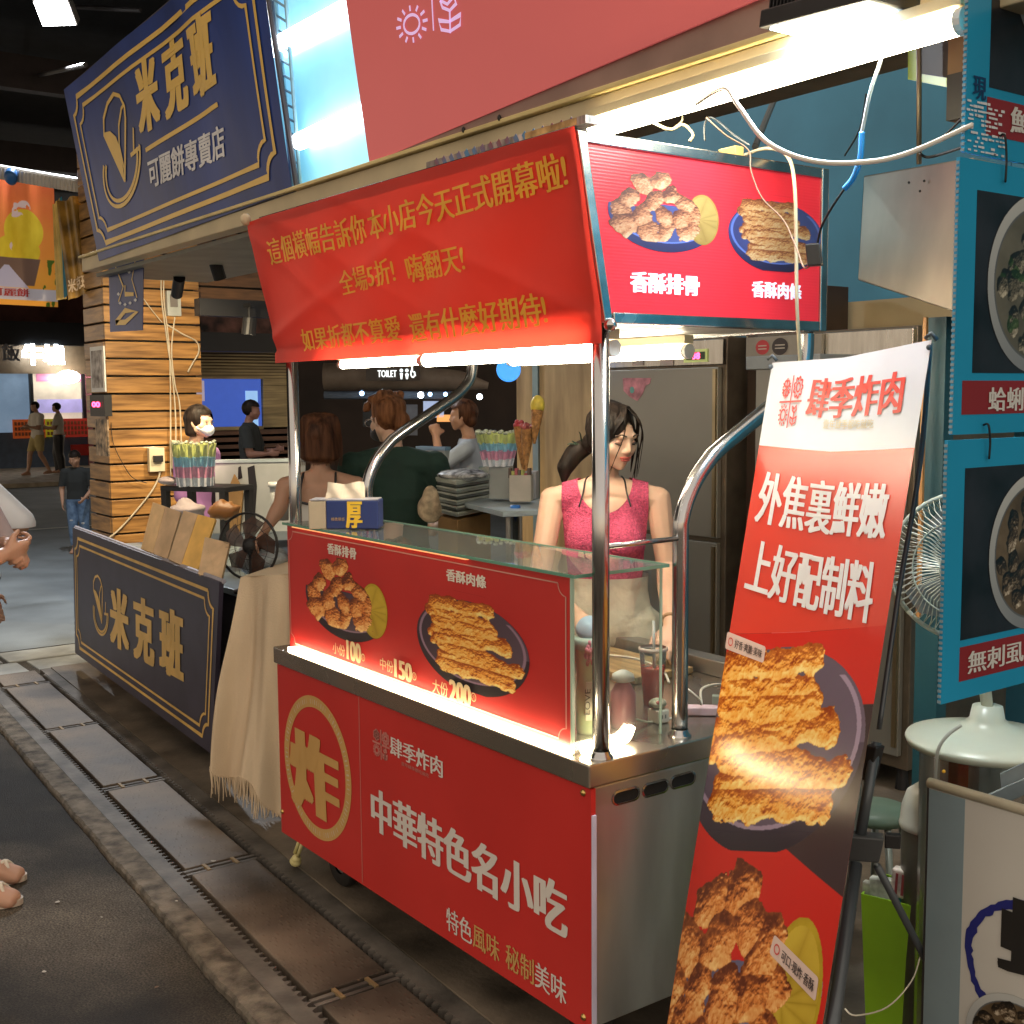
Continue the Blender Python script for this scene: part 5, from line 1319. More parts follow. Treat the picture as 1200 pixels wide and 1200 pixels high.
# ================================================================ fridges
def fridge(x0, x1, label, wide_brown=False):
    t = thing('fridge', label, 'fridge', ((x0 + x1)/2, 4.55, 0), 'steel fridges at the back of the stall')
    y = 4.20; zt_ = 1.95
    MB().box((x0, y + .03, .10), (x1, y + .75, zt_)).build('cabinet', mat('fridge_side', (.20, .165, .125), .35, .6, var=.2), t, bevel=.004)
    zh = at(780, 432, y=y).z; zm = at(840, 634, y=y).z
    MB().box((x0 + .003, y + .003, zh + .012), (x1 - .003, y + .028, zt_ - .01)).build('control_panel', M_ss, t, bevel=.003)
    hd_ = MB().box((x0 + .02, y, zm + .012), (x1 - .03, y + .028, zh)).build('door', mat('fridge_door', (.34, .33, .29), .38, .6, var=.06, scale=1.5, rvar=.05), t, bevel=.003)
    MB().box((x1 - .055, y - .012, zm + .02), (x1 - .035, y - .0005, zh - .01)).build('handle', mat('brass_edge', (.55, .45, .28), .3, 1.0), hd_)
    d2 = MB().box((x0 + .02, y, .16), (x1 - .03, y + .028, zm - .012)).build('door', mat('fridge_door'), t, bevel=.003)
    MB().box((x1 - .055, y - .012, .20), (x1 - .035, y - .0005, zm - .03)).build('handle', mat('brass_edge'), d2)
    for dx in (x0 + .06, x1 - .06): MB().lathe((dx, y + .08, 0), [(0, 0), (.03, 0), (.02, .10), (0, .10)], 12).build('foot', M_black, t)
    return t, y
f1, yF = fridge(-4.90, -4.05, 'upright steel fridge with red display and a pink sticker behind the vendor')
def fr(u, v, o=0): return at(u, v, y=yF + o)
a, b = fr(802, 410), fr(829, 424); MB().box((a.x, yF - .004, b.z), (b.x, yF + .001, a.z)).build('display_frame', mat('display_yellowgreen', (.45, .5, .18), .4, emit=(.4, .45, .15), es=.35), f1)
a, b = fr(805, 413), fr(827, 421); MB().box((a.x, yF - .006, b.z), (b.x, yF - .0045, a.z)).build('display', mat('display_dark', (.02, .05, .02), .2), f1)
a, b = fr(813, 413.5), fr(821, 420.5)
letters('38', rectF((a.x, yF, b.z), (b.x, yF, b.z), (a.x, yF, a.z)), NF, glow('red_digits', (1, .05, .15), 6), f1, bold=(.08, .05), lift=.0065)
for u0, u1 in ((741, 754), (774, 789)):
    a, b = fr(u0, 418), fr(u1, 428); MB().box((a.x, yF - .001, b.z), (b.x, yF + .001, a.z)).build('paper_label', mat('paper_label', (.50, .42, .38), .5), f1)
pts = [fr(730, 443), fr(763, 443), (fr(762, 449)), fr(757, 452), fr(753, 462), fr(747, 470), fr(738, 465), fr(731, 458)]
stk = MB().poly([(p.x, yF - .0015, p.z) for p in pts][::-1], .001, NF).build('sticker', mat('pink_sticker', (.62, .25, .30), .4, var=.3, scale=20), f1)
c = fr(741, 457); mb = MB(); mb.poly([(c.x + .018*math.cos(t), yF - .0022, c.z + .018*math.sin(t)) for t in np.linspace(0, 2*math.pi, 9)[:-1]]); mb.build('sticker_dot', mat('teal_ink', (.15, .42, .38), .4), stk)
f2, _ = fridge(-3.86, -3.0, 'second steel fridge standing behind the leaning banner')
a, b = fr(878, 396), fr(966, 416); MB().box((a.x, yF - .02, b.z), (b.x, yF - .001, a.z)).build('maker_panel', mat('panel_grey', (.33, .31, .27), .35, .8), f2)
for (u, v, col, nm, w) in ((893.5, 407, (.50, .04, .05), 'red_oval', 8), (914, 406, (.04, .03, .03), 'black_oval', 9.5)):
    c = fr(u, v, -.021); mb = MB(); k = (fr(u + w, v, -.021).x - c.x); mb.poly([(c.x + k*math.cos(t), yF - .0215, c.z + k*.82*math.sin(t)) for t in np.linspace(0, 2*math.pi, 21)[:-1]]); mb.build('badge', mat('badge_' + nm, col, .35), f2)
    for j in (-1, 1): MB().box((c.x - k*.6, yF - .0225, c.z + j*.007 - .003), (c.x + k*.6, yF - .0217, c.z + j*.007 + .002)).build('badge_print', mat('badge_ink', (.55, .50, .42), .4), f2)
a, b = fr(874, 418, -.25), fr(960, 431, -.25); MB().box((a.x, yF - .25, b.z), (b.x, yF - .02, a.z)).build('shelf', mat('grey_shelf', (.34, .38, .40), .35, .5), f2, bevel=.004)
MB().box((-4.03, 4.35, 0), (-3.88, 4.9, 2.2)).build('gap_post', mat('dark_brown_post', (.05, .03, .02), .5)); tag(bpy.data.objects['gap_post'], 'dark brown post between the two steel fridges', 'post')
# ================================================================ steel hood hanging at the right
hq = [at(1012, 206, d=3.75), at(1140, 184, d=3.35), at(1126, 368, d=3.35), at(1005, 328, d=3.75)]
hood = thing('steel_hood', 'smudged steel extractor hood hanging behind the blue boards', 'extractor hood', tuple(hq[3]))
MB().slab(hq, .35).build('face', mat('smudged_steel', (.58, .52, .42), .30, 1.0, var=.3, scale=2.2, stretch=(1, 1, .5), rvar=.14), hood, bevel=.004)
mb = MB()
for u, v in ((1065, 214), (1097, 209), (1083, 212), (1078, 224)): mb.ball(at(u, v, d=3.5), .004, 6, 4)
mb.build('rivet', M_black, hood, kind='stuff')
pg = thing('blue_post', 'slim teal post with an orange edge under the steel hood', 'post', tuple(at(1092, 700, d=3.6)))
a = at(1092, 372, d=3.6); MB().box((a.x - .03, a.y, 0), (a.x + .05, a.y + .05, a.z)).build('post', mat('dark_teal_post', (.02, .09, .12), .5), pg)
a = at(1086, 372, d=3.58); MB().box((a.x - .006, a.y - .01, 1.0), (a.x + .006, a.y, a.z)).build('edge', mat('orange_edge', (.55, .28, .10), .5), pg)
# dark television with a lime green frame, its rod and black box
tv = thing('menu_screen', 'dark screen seen from behind with a lime green frame under the roof', 'screen', tuple(at(1090, 100, d=3.3)))
a, b, c, d_ = at(1064, 20, d=3.4), at(1118, 10, d=3.15), at(1118, 104, d=3.15), at(1064, 93, d=3.4)
MB().slab([a, b, c, d_], .05).build('frame', mat('lime_frame', (.36, .55, .03), .4), tv)
MB().slab([a.lerp(b, .24) + Vector((0, -.006, 0)), b + Vector((0, -.006, 0)), c.lerp(b, .12) + Vector((0, -.006, 0)), d_.lerp(a, .12).lerp(c.lerp(b, .12), .24) + Vector((0, -.006, 0))], .004).build('back_panel', mat('dark_back_panel', (.035, .028, .025), .6), tv)
MB().tube([at(1077, -20, d=3.25), at(1077, 192, d=3.25)], .007, 8).build('rod', mat('bronze_rod', (.16, .12, .08), .4, .6), tv, smooth=True)
q = at(1122, 85, d=3.1); MB().box((q.x - .03, q.y, at(1122, 138, d=3.1).z), (q.x + .05, q.y + .05, q.z)).build('black_box', M_black, tv)
q = at(1124, 20, d=3.12); MB().box((q.x - .03, q.y, at(1122, 84, d=3.12).z), (q.x + .05, q.y + .06, q.z + .2)).build('wooden_block', mat('brown_block', (.16, .09, .04), .6), tv)
# hanging teal brace, behind the roof box
tag(MB().tube([at(912, 105, d=4.6), at(885, 172, d=4.1)], .012, 8).build('brace', mat('grey_brace', (.12, .14, .15), .5), None), 'dark slanting brace above the lit roof box', 'brace')

# ================================================================ floodlight above the cart
fl_c = at(985, 22, d=2.62)
fd = thing('floodlight', 'black finned floodlight mounted above the fluorescent tube', 'floodlight', tuple(fl_c))
ex = (at(1062, 3, d=2.45) - at(912, 40, d=2.80)).normalized(); dn = Vector((0, -.06, -1)); dn = (dn - ex*dn.dot(ex)).normalized(); sdv = ex.cross(dn)
A = at(912, 35, d=2.80); 
body = MB().obox(fl_c - dn*.012, ex*.175, sdv*.085, dn*.020).build('body', M_black, fd, bevel=.004)
for k in range(15):
    MB().obox(fl_c - dn*.050 + ex*(-.150 + k*.0125), ex*.0022, sdv*.080, dn*.020).build('fin', M_black, fd)
MB().obox(fl_c - dn*.045 + ex*.10, ex*.05, sdv*.05, dn*.016).build('driver_box', mat('driver_grey', (.07, .065, .06), .5), fd, bevel=.003)
MB().obox(fl_c - dn*.045 + ex*.07 + sdv*.0 , ex*.022, sdv*.0515, dn*.013).build('sticker', mat('grey_sticker', (.40, .38, .34), .5, var=.4, scale=40), fd)
MB().obox(fl_c + dn*.010, ex*.150, sdv*.070, dn*.0025).build('lens', glow('floodlight_lens', (.72, .90, 1.0), 20), fd)
MB().tube([fl_c - ex*.18, fl_c - ex*.18 - dn*.09, fl_c + ex*.0 - dn*.12], .006, 8).build('yoke', M_black, fd)
ld = bpy.data.lights.new('flood_lamp', 'AREA'); ld.shape = 'RECTANGLE'; ld.size = .28; ld.size_y = .13; ld.energy = 17; ld.color = (.80, .92, 1); ld.spread = math.radians(150)
lo = bpy.data.objects.new('flood_lamp', ld); COL.objects.link(lo); lo.parent = fd; lo.location = (fl_c + dn*.018) - Vector(fd.location)
lo.rotation_euler = dn.to_track_quat('-Z', 'Y').to_euler()
# ================================================================ cables
def cable(pts, r, m, label, n=8, cat='cable'):
    return tag(MB().tube(spline(pts, n), r, 8).build('cable', m, None, smooth=True), label, cat)
cable([at(815, 122, d=2.95), at(848, 104, d=2.75), at(866, 125, d=2.6), at(897, 165, d=2.5), at(945, 187, d=2.42), at(1000, 191, d=2.38), at(1060, 181, d=2.34), at(1140, 146, d=2.3)], .0052, mat('bright_white_cable', (.78, .76, .70), .35), 'thick white cable sagging from the tube to the blue boards')
cable([at(1035, 20, d=2.5), at(1034, 62, d=2.5), at(1020, 108, d=2.5), at(1010, 156, d=2.52)], .0038, mat('pale_blue_cable', (.45, .52, .55), .4), 'pale cable hanging from the floodlight')
cable([at(1010, 155, d=2.52), at(1008, 185, d=2.52), at(1000, 208, d=2.53), at(989, 222, d=2.54)], [.0062]*25, mat('blue_tape', (.015, .20, .55), .3), 'blue taped joint in the floodlight cable')
cable([at(989, 222, d=2.54), at(975, 243, d=2.56), at(963, 265, d=2.6), at(958, 286, d=2.62)], .0028, M_black, 'thin black lead below the blue tape')
c = at(954, 299, d=2.62); tag(MB().obox(c, (.015, .006, 0), (-.006, .010, 0), Vector((-.004, 0, .024))).build('adapter', mat('black_plastic', (.02, .02, .02), .3), None, bevel=.003), 'small black adapter hanging in front of the roof box picture', 'adapter')
cable([at(950, 311, d=2.62), at(942, 313, d=2.64), at(933, 290, d=2.72), at(918, 258, d=2.8), at(893, 232, d=2.85), at(880, 200, d=2.88), at(877, 176, d=2.9), at(850, 158, d=2.95), at(828, 138, d=3.0)], .0020, mat('brown_wire', (.16, .09, .06), .4), 'thin brown wire looping from the adapter over the roof box')
cable([at(872, 182, d=3.3), at(898, 174, d=3.15), at(922, 182, d=3.0), at(931, 215, d=2.92), at(933, 290, d=2.95), at(934, 360, d=2.98), at(938, 425, d=3.05)], .0048, mat('cream_cable', (.58, .52, .36), .45), 'cream cable hanging down over the roof box picture')
cable([at(762, 142, d=3.15), at(785, 152, d=3.1), at(800, 146, d=3.1), at(812, 157, d=3.1), at(808, 166, d=3.1)], .0042, mat('cream_cable'), 'short cream cable curled on the roof box top')
cable([at(800, 128, d=3.05), at(830, 118, d=2.9), at(845, 108, d=2.8)], .0022, mat('cream_cable'), 'thin cream wire running into the tube end')
cable([at(790, 150, d=3.2), at(800, 140, d=3.2), at(797, 128, d=3.15)], .0022, mat('cream_cable'), 'thin cream wire standing up behind the roof box')
cable([at(826, 165, d=3.2), at(826, 145, d=3.2), at(835, 138, d=3.2), at(860, 158, d=3.1), at(878, 170, d=3.0)], .0026, mat('grey_wire', (.12, .14, .17), .4), 'grey wire with a black plug above the roof box')
cable([at(1015, 110, d=4.5), at(1008, 150, d=4.6), at(990, 182, d=4.8)], .004, mat('dark_teal_wire', (.05, .08, .09), .6), 'dark wire hanging against the teal wall')  # thin tube in one even dark teal-grey
cable([at(1078, 180, d=3.2), at(1090, 184, d=3.2), at(1130, 172, d=3.0)], .0038, M_black, 'black wire from the rod to the blue boards')
cable([at(1082, 172, d=3.2), at(1105, 160, d=3.1), at(1128, 138, d=3.0)], .0030, M_black, 'black wire below the black box')
# small leather-coloured tag on roof box
c = at(855, 172, d=3.0)
tag(MB().box((c.x - .03, c.y - .01, 2.264), (c.x + .03, c.y + .02, 2.29)).build('terminal_block', mat('yellow_block', (.60, .48, .16), .5), None, bevel=.003), 'yellowish terminal block on top of the roof box', 'junction box')
# ================================================================ people
_ico = None
def unit_pts():
    global _ico
    if _ico is None:
        bm = bmesh.new(); bmesh.ops.create_icosphere(bm, subdivisions=2, radius=1.0); _ico = np.array([v.co[:] for v in bm.verts]); bm.free()
    return _ico
def hull_mesh(groups):
    """each group: list of (centre, radii) ellipsoids whose convex hull is one volume; all volumes in one mesh"""
    V, Fc = [], []
    for g in groups:
        pts = np.vstack([unit_pts() * np.array(r if isinstance(r, (tuple, list)) else (r, r, r)) + np.array(c) for c, r in g])
        bm = bmesh.new(); vs_ = [bm.verts.new(p) for p in pts]
        res = bmesh.ops.convex_hull(bm, input=vs_)
        bm.verts.ensure_lookup_table(); bm.verts.index_update()
        used = {}; o = len(V)
        for f in bm.faces:
            for v in f.verts:
                if v.index not in used: used[v.index] = len(V); V.append(tuple(v.co))
            Fc.append(tuple(used[v.index] for v in f.verts))
        bm.free()
    return V, Fc
def remeshed(groups, voxel, smooth=4, factor=.5):
    V, Fc = hull_mesh(groups)
    me = bpy.data.meshes.new('tmp'); me.from_pydata(V, [], Fc); me.update()
    o = bpy.data.objects.new('tmp', me); COL.objects.link(o)
    m = o.modifiers.new('r', 'REMESH'); m.mode = 'VOXEL'; m.voxel_size = voxel
    if smooth: s = o.modifiers.new('s', 'SMOOTH'); s.iterations = smooth; s.factor = factor
    dg = bpy.context.evaluated_depsgraph_get(); dg.update()
    r = bpy.data.meshes.new_from_object(o.evaluated_get(dg))
    vv = np.zeros(len(r.vertices) * 3); r.vertices.foreach_get('co', vv); vv = vv.reshape(-1, 3)
    ff = [tuple(p.vertices) for p in r.polygons]
    bpy.data.objects.remove(o); bpy.data.meshes.remove(me); bpy.data.meshes.remove(r)
    return vv, ff
def clip(vv, ff, g):
    """keep the part of a mesh where g(points) > 0, cut exactly along the line g = 0"""
    s = g(vv); V = [tuple(p) for p in vv]; out = []; cache = {}
    def cut(a, b):
        k = (min(a, b), max(a, b))
        if k not in cache:
            t = s[a] / (s[a] - s[b]); cache[k] = len(V); V.append(tuple(vv[a] + (vv[b] - vv[a]) * t))
        return cache[k]
    for f in ff:
        ins = [s[i] > 0 for i in f]
        if all(ins): out.append(f); continue
        if not any(ins): continue
        poly = []
        for i in range(len(f)):
            a, b = f[i], f[(i + 1) % len(f)]
            if s[a] > 0: poly.append(a)
            if (s[a] > 0) != (s[b] > 0): poly.append(cut(a, b))
        if len(poly) > 2: out.append(tuple(poly))
    used = sorted({i for f in out for i in f}); mp = {u: k for k, u in enumerate(used)}
    return np.array([V[i] for i in used]) if used else np.zeros((0, 3)), [tuple(mp[i] for i in f) for f in out]
def infl(groups, d): return [[(c, tuple(x + d for x in (r if isinstance(r, (tuple, list)) else (r, r, r)))) for c, r in g] for g in groups]
def skin_mat(name, col):
    return mat(name, col, .45, var=.06, scale=9, sss=.12, spec=.4)
SK1 = skin_mat('skin_fair', (.66, .43, .31)); SK2 = skin_mat('skin_tan', (.44, .25, .165)); SK3 = skin_mat('skin_rosy', (.50, .29, .20))
def hair_mat(name, col, col2):
    return mat(name, col, .5, var=.3, scale=40, stretch=(1, 1, .12), col2=col2, bump=.35, bscale=70, spec=.14)
H_BLACK = hair_mat('black_hair', (.010, .007, .006), (.022, .015, .012)); H_BROWN = hair_mat('brown_hair', (.045, .018, .010), (.13, .055, .028)); H_RED = hair_mat('auburn_hair', (.10, .035, .015), (.28, .12, .05))
def hand_groups(w, d, nrm, side, s=1.0, curl=.5, spread=.10):
    """w wrist, d pointing direction, nrm palm normal, side +1/-1 where the thumb sits; s scale"""
    w, d, nrm = Vector(w), Vector(d).normalized(), Vector(nrm).normalized()
    nrm = (nrm - d*nrm.dot(d)).normalized(); t = d.cross(nrm) * side; G = []
    pc = w + d*.045*s
    G.append([(tuple(w), .021*s), (tuple(pc + t*.026*s + d*.035*s), .012*s), (tuple(pc - t*.028*s + d*.030*s), .011*s), (tuple(pc + t*.022*s - d*.01*s), .014*s)])
    for i, (off, L) in enumerate(((.027, .070), (.009, .078), (-.010, .072), (-.027, .056))):
        p = pc + t*off*s + d*.036*s; a = 0; seg = [L*.45, L*.30, L*.25]
        for k, sl in enumerate(seg):
            a += curl * (.5 if k == 0 else .9) * (1 + .12*i)
            dd = (d*math.cos(a) + nrm*math.sin(a) + t*spread*(1.5 - i)*.35).normalized(); q = p + dd*sl*s
            G.append([(tuple(p), (.0088 - .0012*k)*s), (tuple(q), (.0080 - .0012*k)*s)]); p = q
    p = w + d*.018*s + t*.020*s; q = p + (d*.55 + t*.75 + nrm*.35).normalized()*.042*s; r = q + (d*.9 + t*.15 + nrm*.45).normalized()*.030*s
    G += [[(tuple(p), .0125*s), (tuple(q), .0100*s)], [(tuple(q), .0096*s), (tuple(r), .0078*s)]]
    return G
def person(label, pos, face, H, skin, voxel=.008, head_yaw=0, head_pitch=0, pose=None, female=True, broad=1.0, group=None, name='person', face_detail=0, child=False, lean=0.0, palm=None):
    """returns dict with root, groups and a map from body coordinates (fractions of H) to the world"""
    P = dict(shR=(.104*broad, 0, .795), shL=(-.104*broad, 0, .795), elR=(.135*broad, -.01, .62), elL=(-.135*broad, -.01, .62), wrR=(.14*broad, .03, .475), wrL=(-.14*broad, .03, .475),
             hiR=(.052, 0, .52), hiL=(-.052, 0, .52), knR=(.055, .01, .285), knL=(-.055, .01, .285), anR=(.055, -.012, .045), anL=(-.055, -.012, .045), hdR=None, hdL=None, toeR=(0, 1, 0), toeL=(0, 1, 0), curl=.45)
    P.update(pose or {})
    root = thing(name, label, 'person', tuple(pos), group)
    f = Vector((face[0], face[1], 0)).normalized(); hs = 1.16 if child else 1.0
    k = H
    def V3(p): return Vector(p) * k
    hn = V3((0, -.005 + lean, .845)); hc = V3((0, .018 + lean, .845 + .082 * hs))
    s = k / 1.65 * hs
    cy, sy, cp, sp_ = math.cos(head_yaw), math.sin(head_yaw), math.cos(head_pitch), math.sin(head_pitch)
    Rh = Matrix(((cy, -sy, 0), (sy, cy, 0), (0, 0, 1))) @ Matrix(((1, 0, 0), (0, cp, -sp_), (0, sp_, cp)))
    piv = hc + Vector((0, -.02, -.06)) * s
    def Hd(p): return tuple(piv + Rh @ ((Vector(p) * s + hc) - piv))
    def T(p): return p
    torso = [[(V3((0, .0 + lean*.9, .775)), (.088*k*broad, .050*k, .040*k)), (V3((0, lean*.7, .70)), (.082*k*broad, .062*k, .05*k))],
             [(V3((0, lean*.7, .70)), (.080*k*broad, .060*k, .04*k)), (V3((0, lean*.4, .615)), ((.074 if female else .080)*k*broad, .052*k, .03*k))],
             [(V3((0, lean*.4, .615)), ((.074 if female else .080)*k*broad, .052*k, .03*k)), (V3((0, 0, .53)), (.088*k*broad, .064*k, .04*k))],
             [(P['shR'], 0), (P['shL'], 0)]]
    shR, shL = V3(P['shR']), V3(P['shL'])
    torso[3] = [(shR, .026*k), (shL, .026*k), (V3((0, lean, .812)), (.036*k, .036*k, .03*k)), (V3((0, lean - .004, .838)), (.026*k, .026*k, .01*k))]
    if female: torso += [[(V3((s_*.040, .048 + lean*.7, .715)), (.036*k, .034*k, .034*k)), (V3((s_*.036, .02 + lean*.7, .75)), .03*k)] for s_ in (-1, 1)]
    neck = [[(V3((0, -.004 + lean, .81)), .034*k), (hn, .029*k)], [(hn, .029*k), (Vector(Hd((0, -.012, -.05))), .045*s)]]
    armU, armL, hands = [], [], []
    for sd in 'RL':
        a, e, w = V3(P['sh' + sd]), V3(P['el' + sd]), V3(P['wr' + sd])
        armU.append([(a, .0275*k*(1 if female else 1.2)), (e, .0225*k*(1 if female else 1.15))])
        armL.append([(e, .0235*k*(1 if female else 1.12)), (e.lerp(w, .3), .0235*k), (w, .0145*k)])
        d = (w - e).normalized(); pn = Vector(P['hd' + sd]) if P['hd' + sd] else Vector((-1 if sd == 'R' else 1, 0, 0))
        hands += hand_groups(w, P.get('dir' + sd, d), pn, 1 if sd == 'R' else -1, k/1.65, P['curl'])
    legU, legL, feet = [], [], []
    for sd in 'RL':
        h_, kn, an = V3(P['hi' + sd]), V3(P['kn' + sd]), V3(P['an' + sd])
        legU.append([(h_, .055*k), (kn, .034*k)]); legL.append([(kn, .034*k), (kn.lerp(an, .3) + V3((0, -.008, 0)), .034*k), (an, .020*k)])
        t = Vector(P['toe' + sd]).normalized(); z0 = Vector((0, 0, -an.z + .02*k + (an.z - .045*k)))
        feet.append([(an + z0 - t*.020*k, .020*k), (an + z0 + t*.085*k - Vector((0, 0, .006*k)), .016*k), (an + z0 + t*.085*k + Vector((t.y, -t.x, 0))*.018*k - Vector((0, 0, .008*k)), .012*k), (an, .020*k)])
    head = [[(Hd((0, -.012, .024)), tuple(x*s for x in (.074, .090, .084)))],
            [(Hd((0, .030, .018)), .055*s), (Hd((0, .046, -.040)), .040*s), (Hd((.045, .012, -.045)), .026*s), (Hd((-.045, .012, -.045)), .026*s), (Hd((0, .060, -.082)), .017*s)],
            [(Hd((.040, .048, -.022)), .027*s), (Hd((-.040, .048, -.022)), .027*s), (Hd((0, .060, -.055)), .026*s)],
            [(Hd((0, .081, .012)), .0070*s), (Hd((0, .094, -.022)), .0088*s)], [(Hd((0, .088, -.03)), .008*s), (Hd((.013, .086, -.028)), .0075*s), (Hd((-.013, .086, -.028)), .0075*s)],
            [(Hd((.030, .076, .022)), .010*s), (Hd((-.030, .076, .022)), .010*s)],
            [(Hd((.076, -.002, .008)), (.007*s, .016*s, .022*s)), (Hd((.074, .004, -.022)), (.006*s, .009*s, .009*s))],
            [(Hd((-.076, -.002, .008)), (.007*s, .016*s, .022*s)), (Hd((-.074, .004, -.022)), (.006*s, .009*s, .009*s))]]
    def conv(g): return [[(tuple(c), r) for c, r in q] for q in g]
    S_ = dict(torso=conv(torso), neck=conv(neck), armU=conv(armU), armL=conv(armL), hands=conv(hands), legU=conv(legU), legL=conv(legL), feet=conv(feet), head=head)
    M3 = Matrix(((f.y, f.x, 0), (-f.x, f.y, 0), (0, 0, 1)))
    R3 = np.array(M3)
    def emit(nm, vv, ff, m, parent=root, smooth=True):
        if len(vv) == 0: return None
        w = np.array(vv) @ R3.T
        me = bpy.data.meshes.new(nm); me.from_pydata([tuple(p) for p in w], [], ff); me.materials.append(m)
        if smooth: me.polygons.foreach_set('use_smooth', [True]*len(me.polygons))
        me.update(); return link(nm, me, parent)
    allg = sum((S_[q] for q in ('torso', 'neck', 'armU', 'armL', 'hands', 'legU', 'legL', 'feet', 'head')), [])
    vv, ff = remeshed(allg, voxel, 5 if voxel < .007 else 4)
    body = emit('body', vv, ff, skin)
    D = dict(root=root, body=body, S=S_, emit=emit, Hd=Hd, k=k, s=s, V3=V3, voxel=voxel, P=P)
    def shell(nm, keys, d, m, cutf=None, vox=None, sm=4, extra=None, parent=root):
        g = infl(sum((S_[q] for q in keys), []), d) + (extra or [])
        v2, f2 = remeshed(g, vox or max(voxel, .007), sm)
        if cutf is not None: v2, f2 = clip(v2, f2, cutf)
        return emit(nm, v2, f2, m, parent)
    D['shell'] = shell
    if face_detail:
        mb_ = lambda: MB()
        def small(nm, groups, m):
            V, Fc = hull_mesh(groups); emit(nm, V, Fc, m, body)
        lipm = mat('lip_rose', (.48, .10, .08), .35, var=0); dk = mat('lash_dark', (.02, .013, .012), .6, var=0); bw = mat('brow_brown', (.06, .035, .025), .7, var=0)
        small('lip', [[(Hd((x, .0865 - abs(x)*.25, -.0500)), .0034*s), (Hd((x + .006, .0865 - abs(x + .006)*.25, -.0500 + (.0015 if abs(x + .003) < .007 else 0))), .0034*s)] for x in (-.021, -.015, -.009, -.003, .003, .009, .015)], lipm)
        small('lip', [[(Hd((x, .0855 - abs(x)*.22, -.0575)), .0040*s), (Hd((x + .006, .0855 - abs(x + .006)*.22, -.0580)), .0040*s)] for x in (-.015, -.009, -.003, .003, .009)], lipm)
        for sg in (-1, 1):
            small('eyelid', [[(Hd((sg*(.031 + x), .0745 - abs(x)*.55, .000 + z)), (.0045*s)) for x, z in ((-.008, .0), (0, .003), (.008, .001))]], mat('lid_skin', (.40, .21, .15), .5, var=0))
            small('eyelash', [[(Hd((sg*(.031 + x), .0805 - abs(x)*.55 - max(0, x)*.15, -.0030 - .003*math.cos(x*110))), .0021*s), (Hd((sg*(.031 + x + .005), .0805 - abs(x + .005)*.55 - max(0, x + .005)*.15, -.0030 - .003*math.cos((x + .005)*110))), .0021*s)] for x in (-.015, -.010, -.005, 0, .005, .010)], dk)
            small('eyebrow', [[(Hd((sg*(.016 + x), .0865 - x*.38, .0235 + .004*math.sin(x*95))), .0026*s), (Hd((sg*(.016 + x + .007), .0865 - (x + .007)*.38, .0235 + .004*math.sin((x + .007)*95))), .0026*s)] for x in (0, .007, .014, .021, .028)], bw)
    return D
def strands(D, roots, m, parent=None, r=.0022, n=6, name='hair_strand'):
    """roots: list of control-point lists in head space"""
    mb = MB()
    for pts in roots:
        sp = spline([D['Hd'](p) for p in pts], n); L = len(sp)
        mb.tube(sp, [r * (1 - .75 * i / (L - 1)) * D['s'] for i in range(L)], 5, cap=False)
    return D['emit'](name, np.array(mb.v), mb.f, m, parent or D['root'])
def hair_cap(D, m, d=.010, face_line=None, extra=None, vox=.008, back_z=-.03, noise=.003, side=.052):
    Hd, s = D['Hd'], D['s']
    g = [[(Hd((0, -.014, .028)), tuple((x + d)*s for x in (.076, .092, .086)))]] + (extra or [])
    vv, ff = remeshed(g, vox, 3)
    # back to head space for the cut
    c = np.array(Hd((0, 0, 0))); X = (np.array(Hd((1, 0, 0))) - c) / s; Y = (np.array(Hd((0, 1, 0))) - c) / s; Z = (np.array(Hd((0, 0, 1))) - c) / s
    def g_(p):
        q = (p - c) / s; x, y, z = q @ X, q @ Y, q @ Z
        fl = face_line(x, y, z) if face_line else np.maximum(.040 - y, (z - .045) * 1.0)
        return np.where(y > -.01, fl, 1.0)
    vv, ff = clip(vv, ff, g_)
    rg = np.random.RandomState(1); 
    return D['emit']('hair', vv, ff, m)

# ---- the vendor
TOC = Vector((.757, -.653, 0))                           # towards the camera
vp = at(709, 600, d=4.12); vp.z = 0
M_knit = mat('pink_knit', (.62, .085, .18), .85, var=.22, scale=140, bump=1.0, bscale=170)
def w2l(D_pos, face, p, H):
    f = Vector((face[0], face[1], 0)).normalized(); q = Vector(p) - Vector(D_pos)
    return (q.dot(Vector((f.y, -f.x, 0)))/H, q.dot(f)/H, q.z/H)
HV = 1.665
vf = TOC
hR = w2l(vp, vf, at(678, 722, d=3.80), HV); hL = w2l(vp, vf, at(786, 735, d=3.78), HV)
elR = w2l(vp, vf, at(630, 690, d=4.05), HV); elL = w2l(vp, vf, at(782, 668, d=4.10), HV)
V = person('young woman vendor in a fluffy pink tank top and cream shorts behind the counter', vp, vf, HV, SK1, voxel=.0045, head_yaw=.74, head_pitch=-.22,
           pose=dict(shR=(.108, .0, .795), shL=(-.108, .0, .795), elR=elR, wrR=hR, elL=elL, wrL=hL, hdR=(0, 0, -1), dirR=(-.35, .9, -.25), hdL=(0, .2, -1), dirL=(.2, .9, -.45), curl=.55), female=True, face_detail=1)
k = HV
def top_cut(p):
    x, y, z = p[:, 0]/k, p[:, 1]/k, p[:, 2]/k
    ax = np.abs(x)
    neck = np.where(y > 0, np.hypot(ax / .056, (z - .842) / .070) - 1, np.hypot(ax / .05, (z - .84) / .06) - 1)       # scooped neckline
    arm = .088 + .012 * np.clip((.75 - z) / .05, 0, 1) + .02 * np.clip((.72 - z) / .05, 0, 1) - ax
    return np.minimum(np.minimum(neck * .05, arm), z - .628)
V['shell']('tank_top', ['torso'], .0075, M_knit, top_cut, vox=.0065, sm=5)
def sh_cut(p):
    z = p[:, 2]/k; return np.minimum(.640 - z, z - .40)
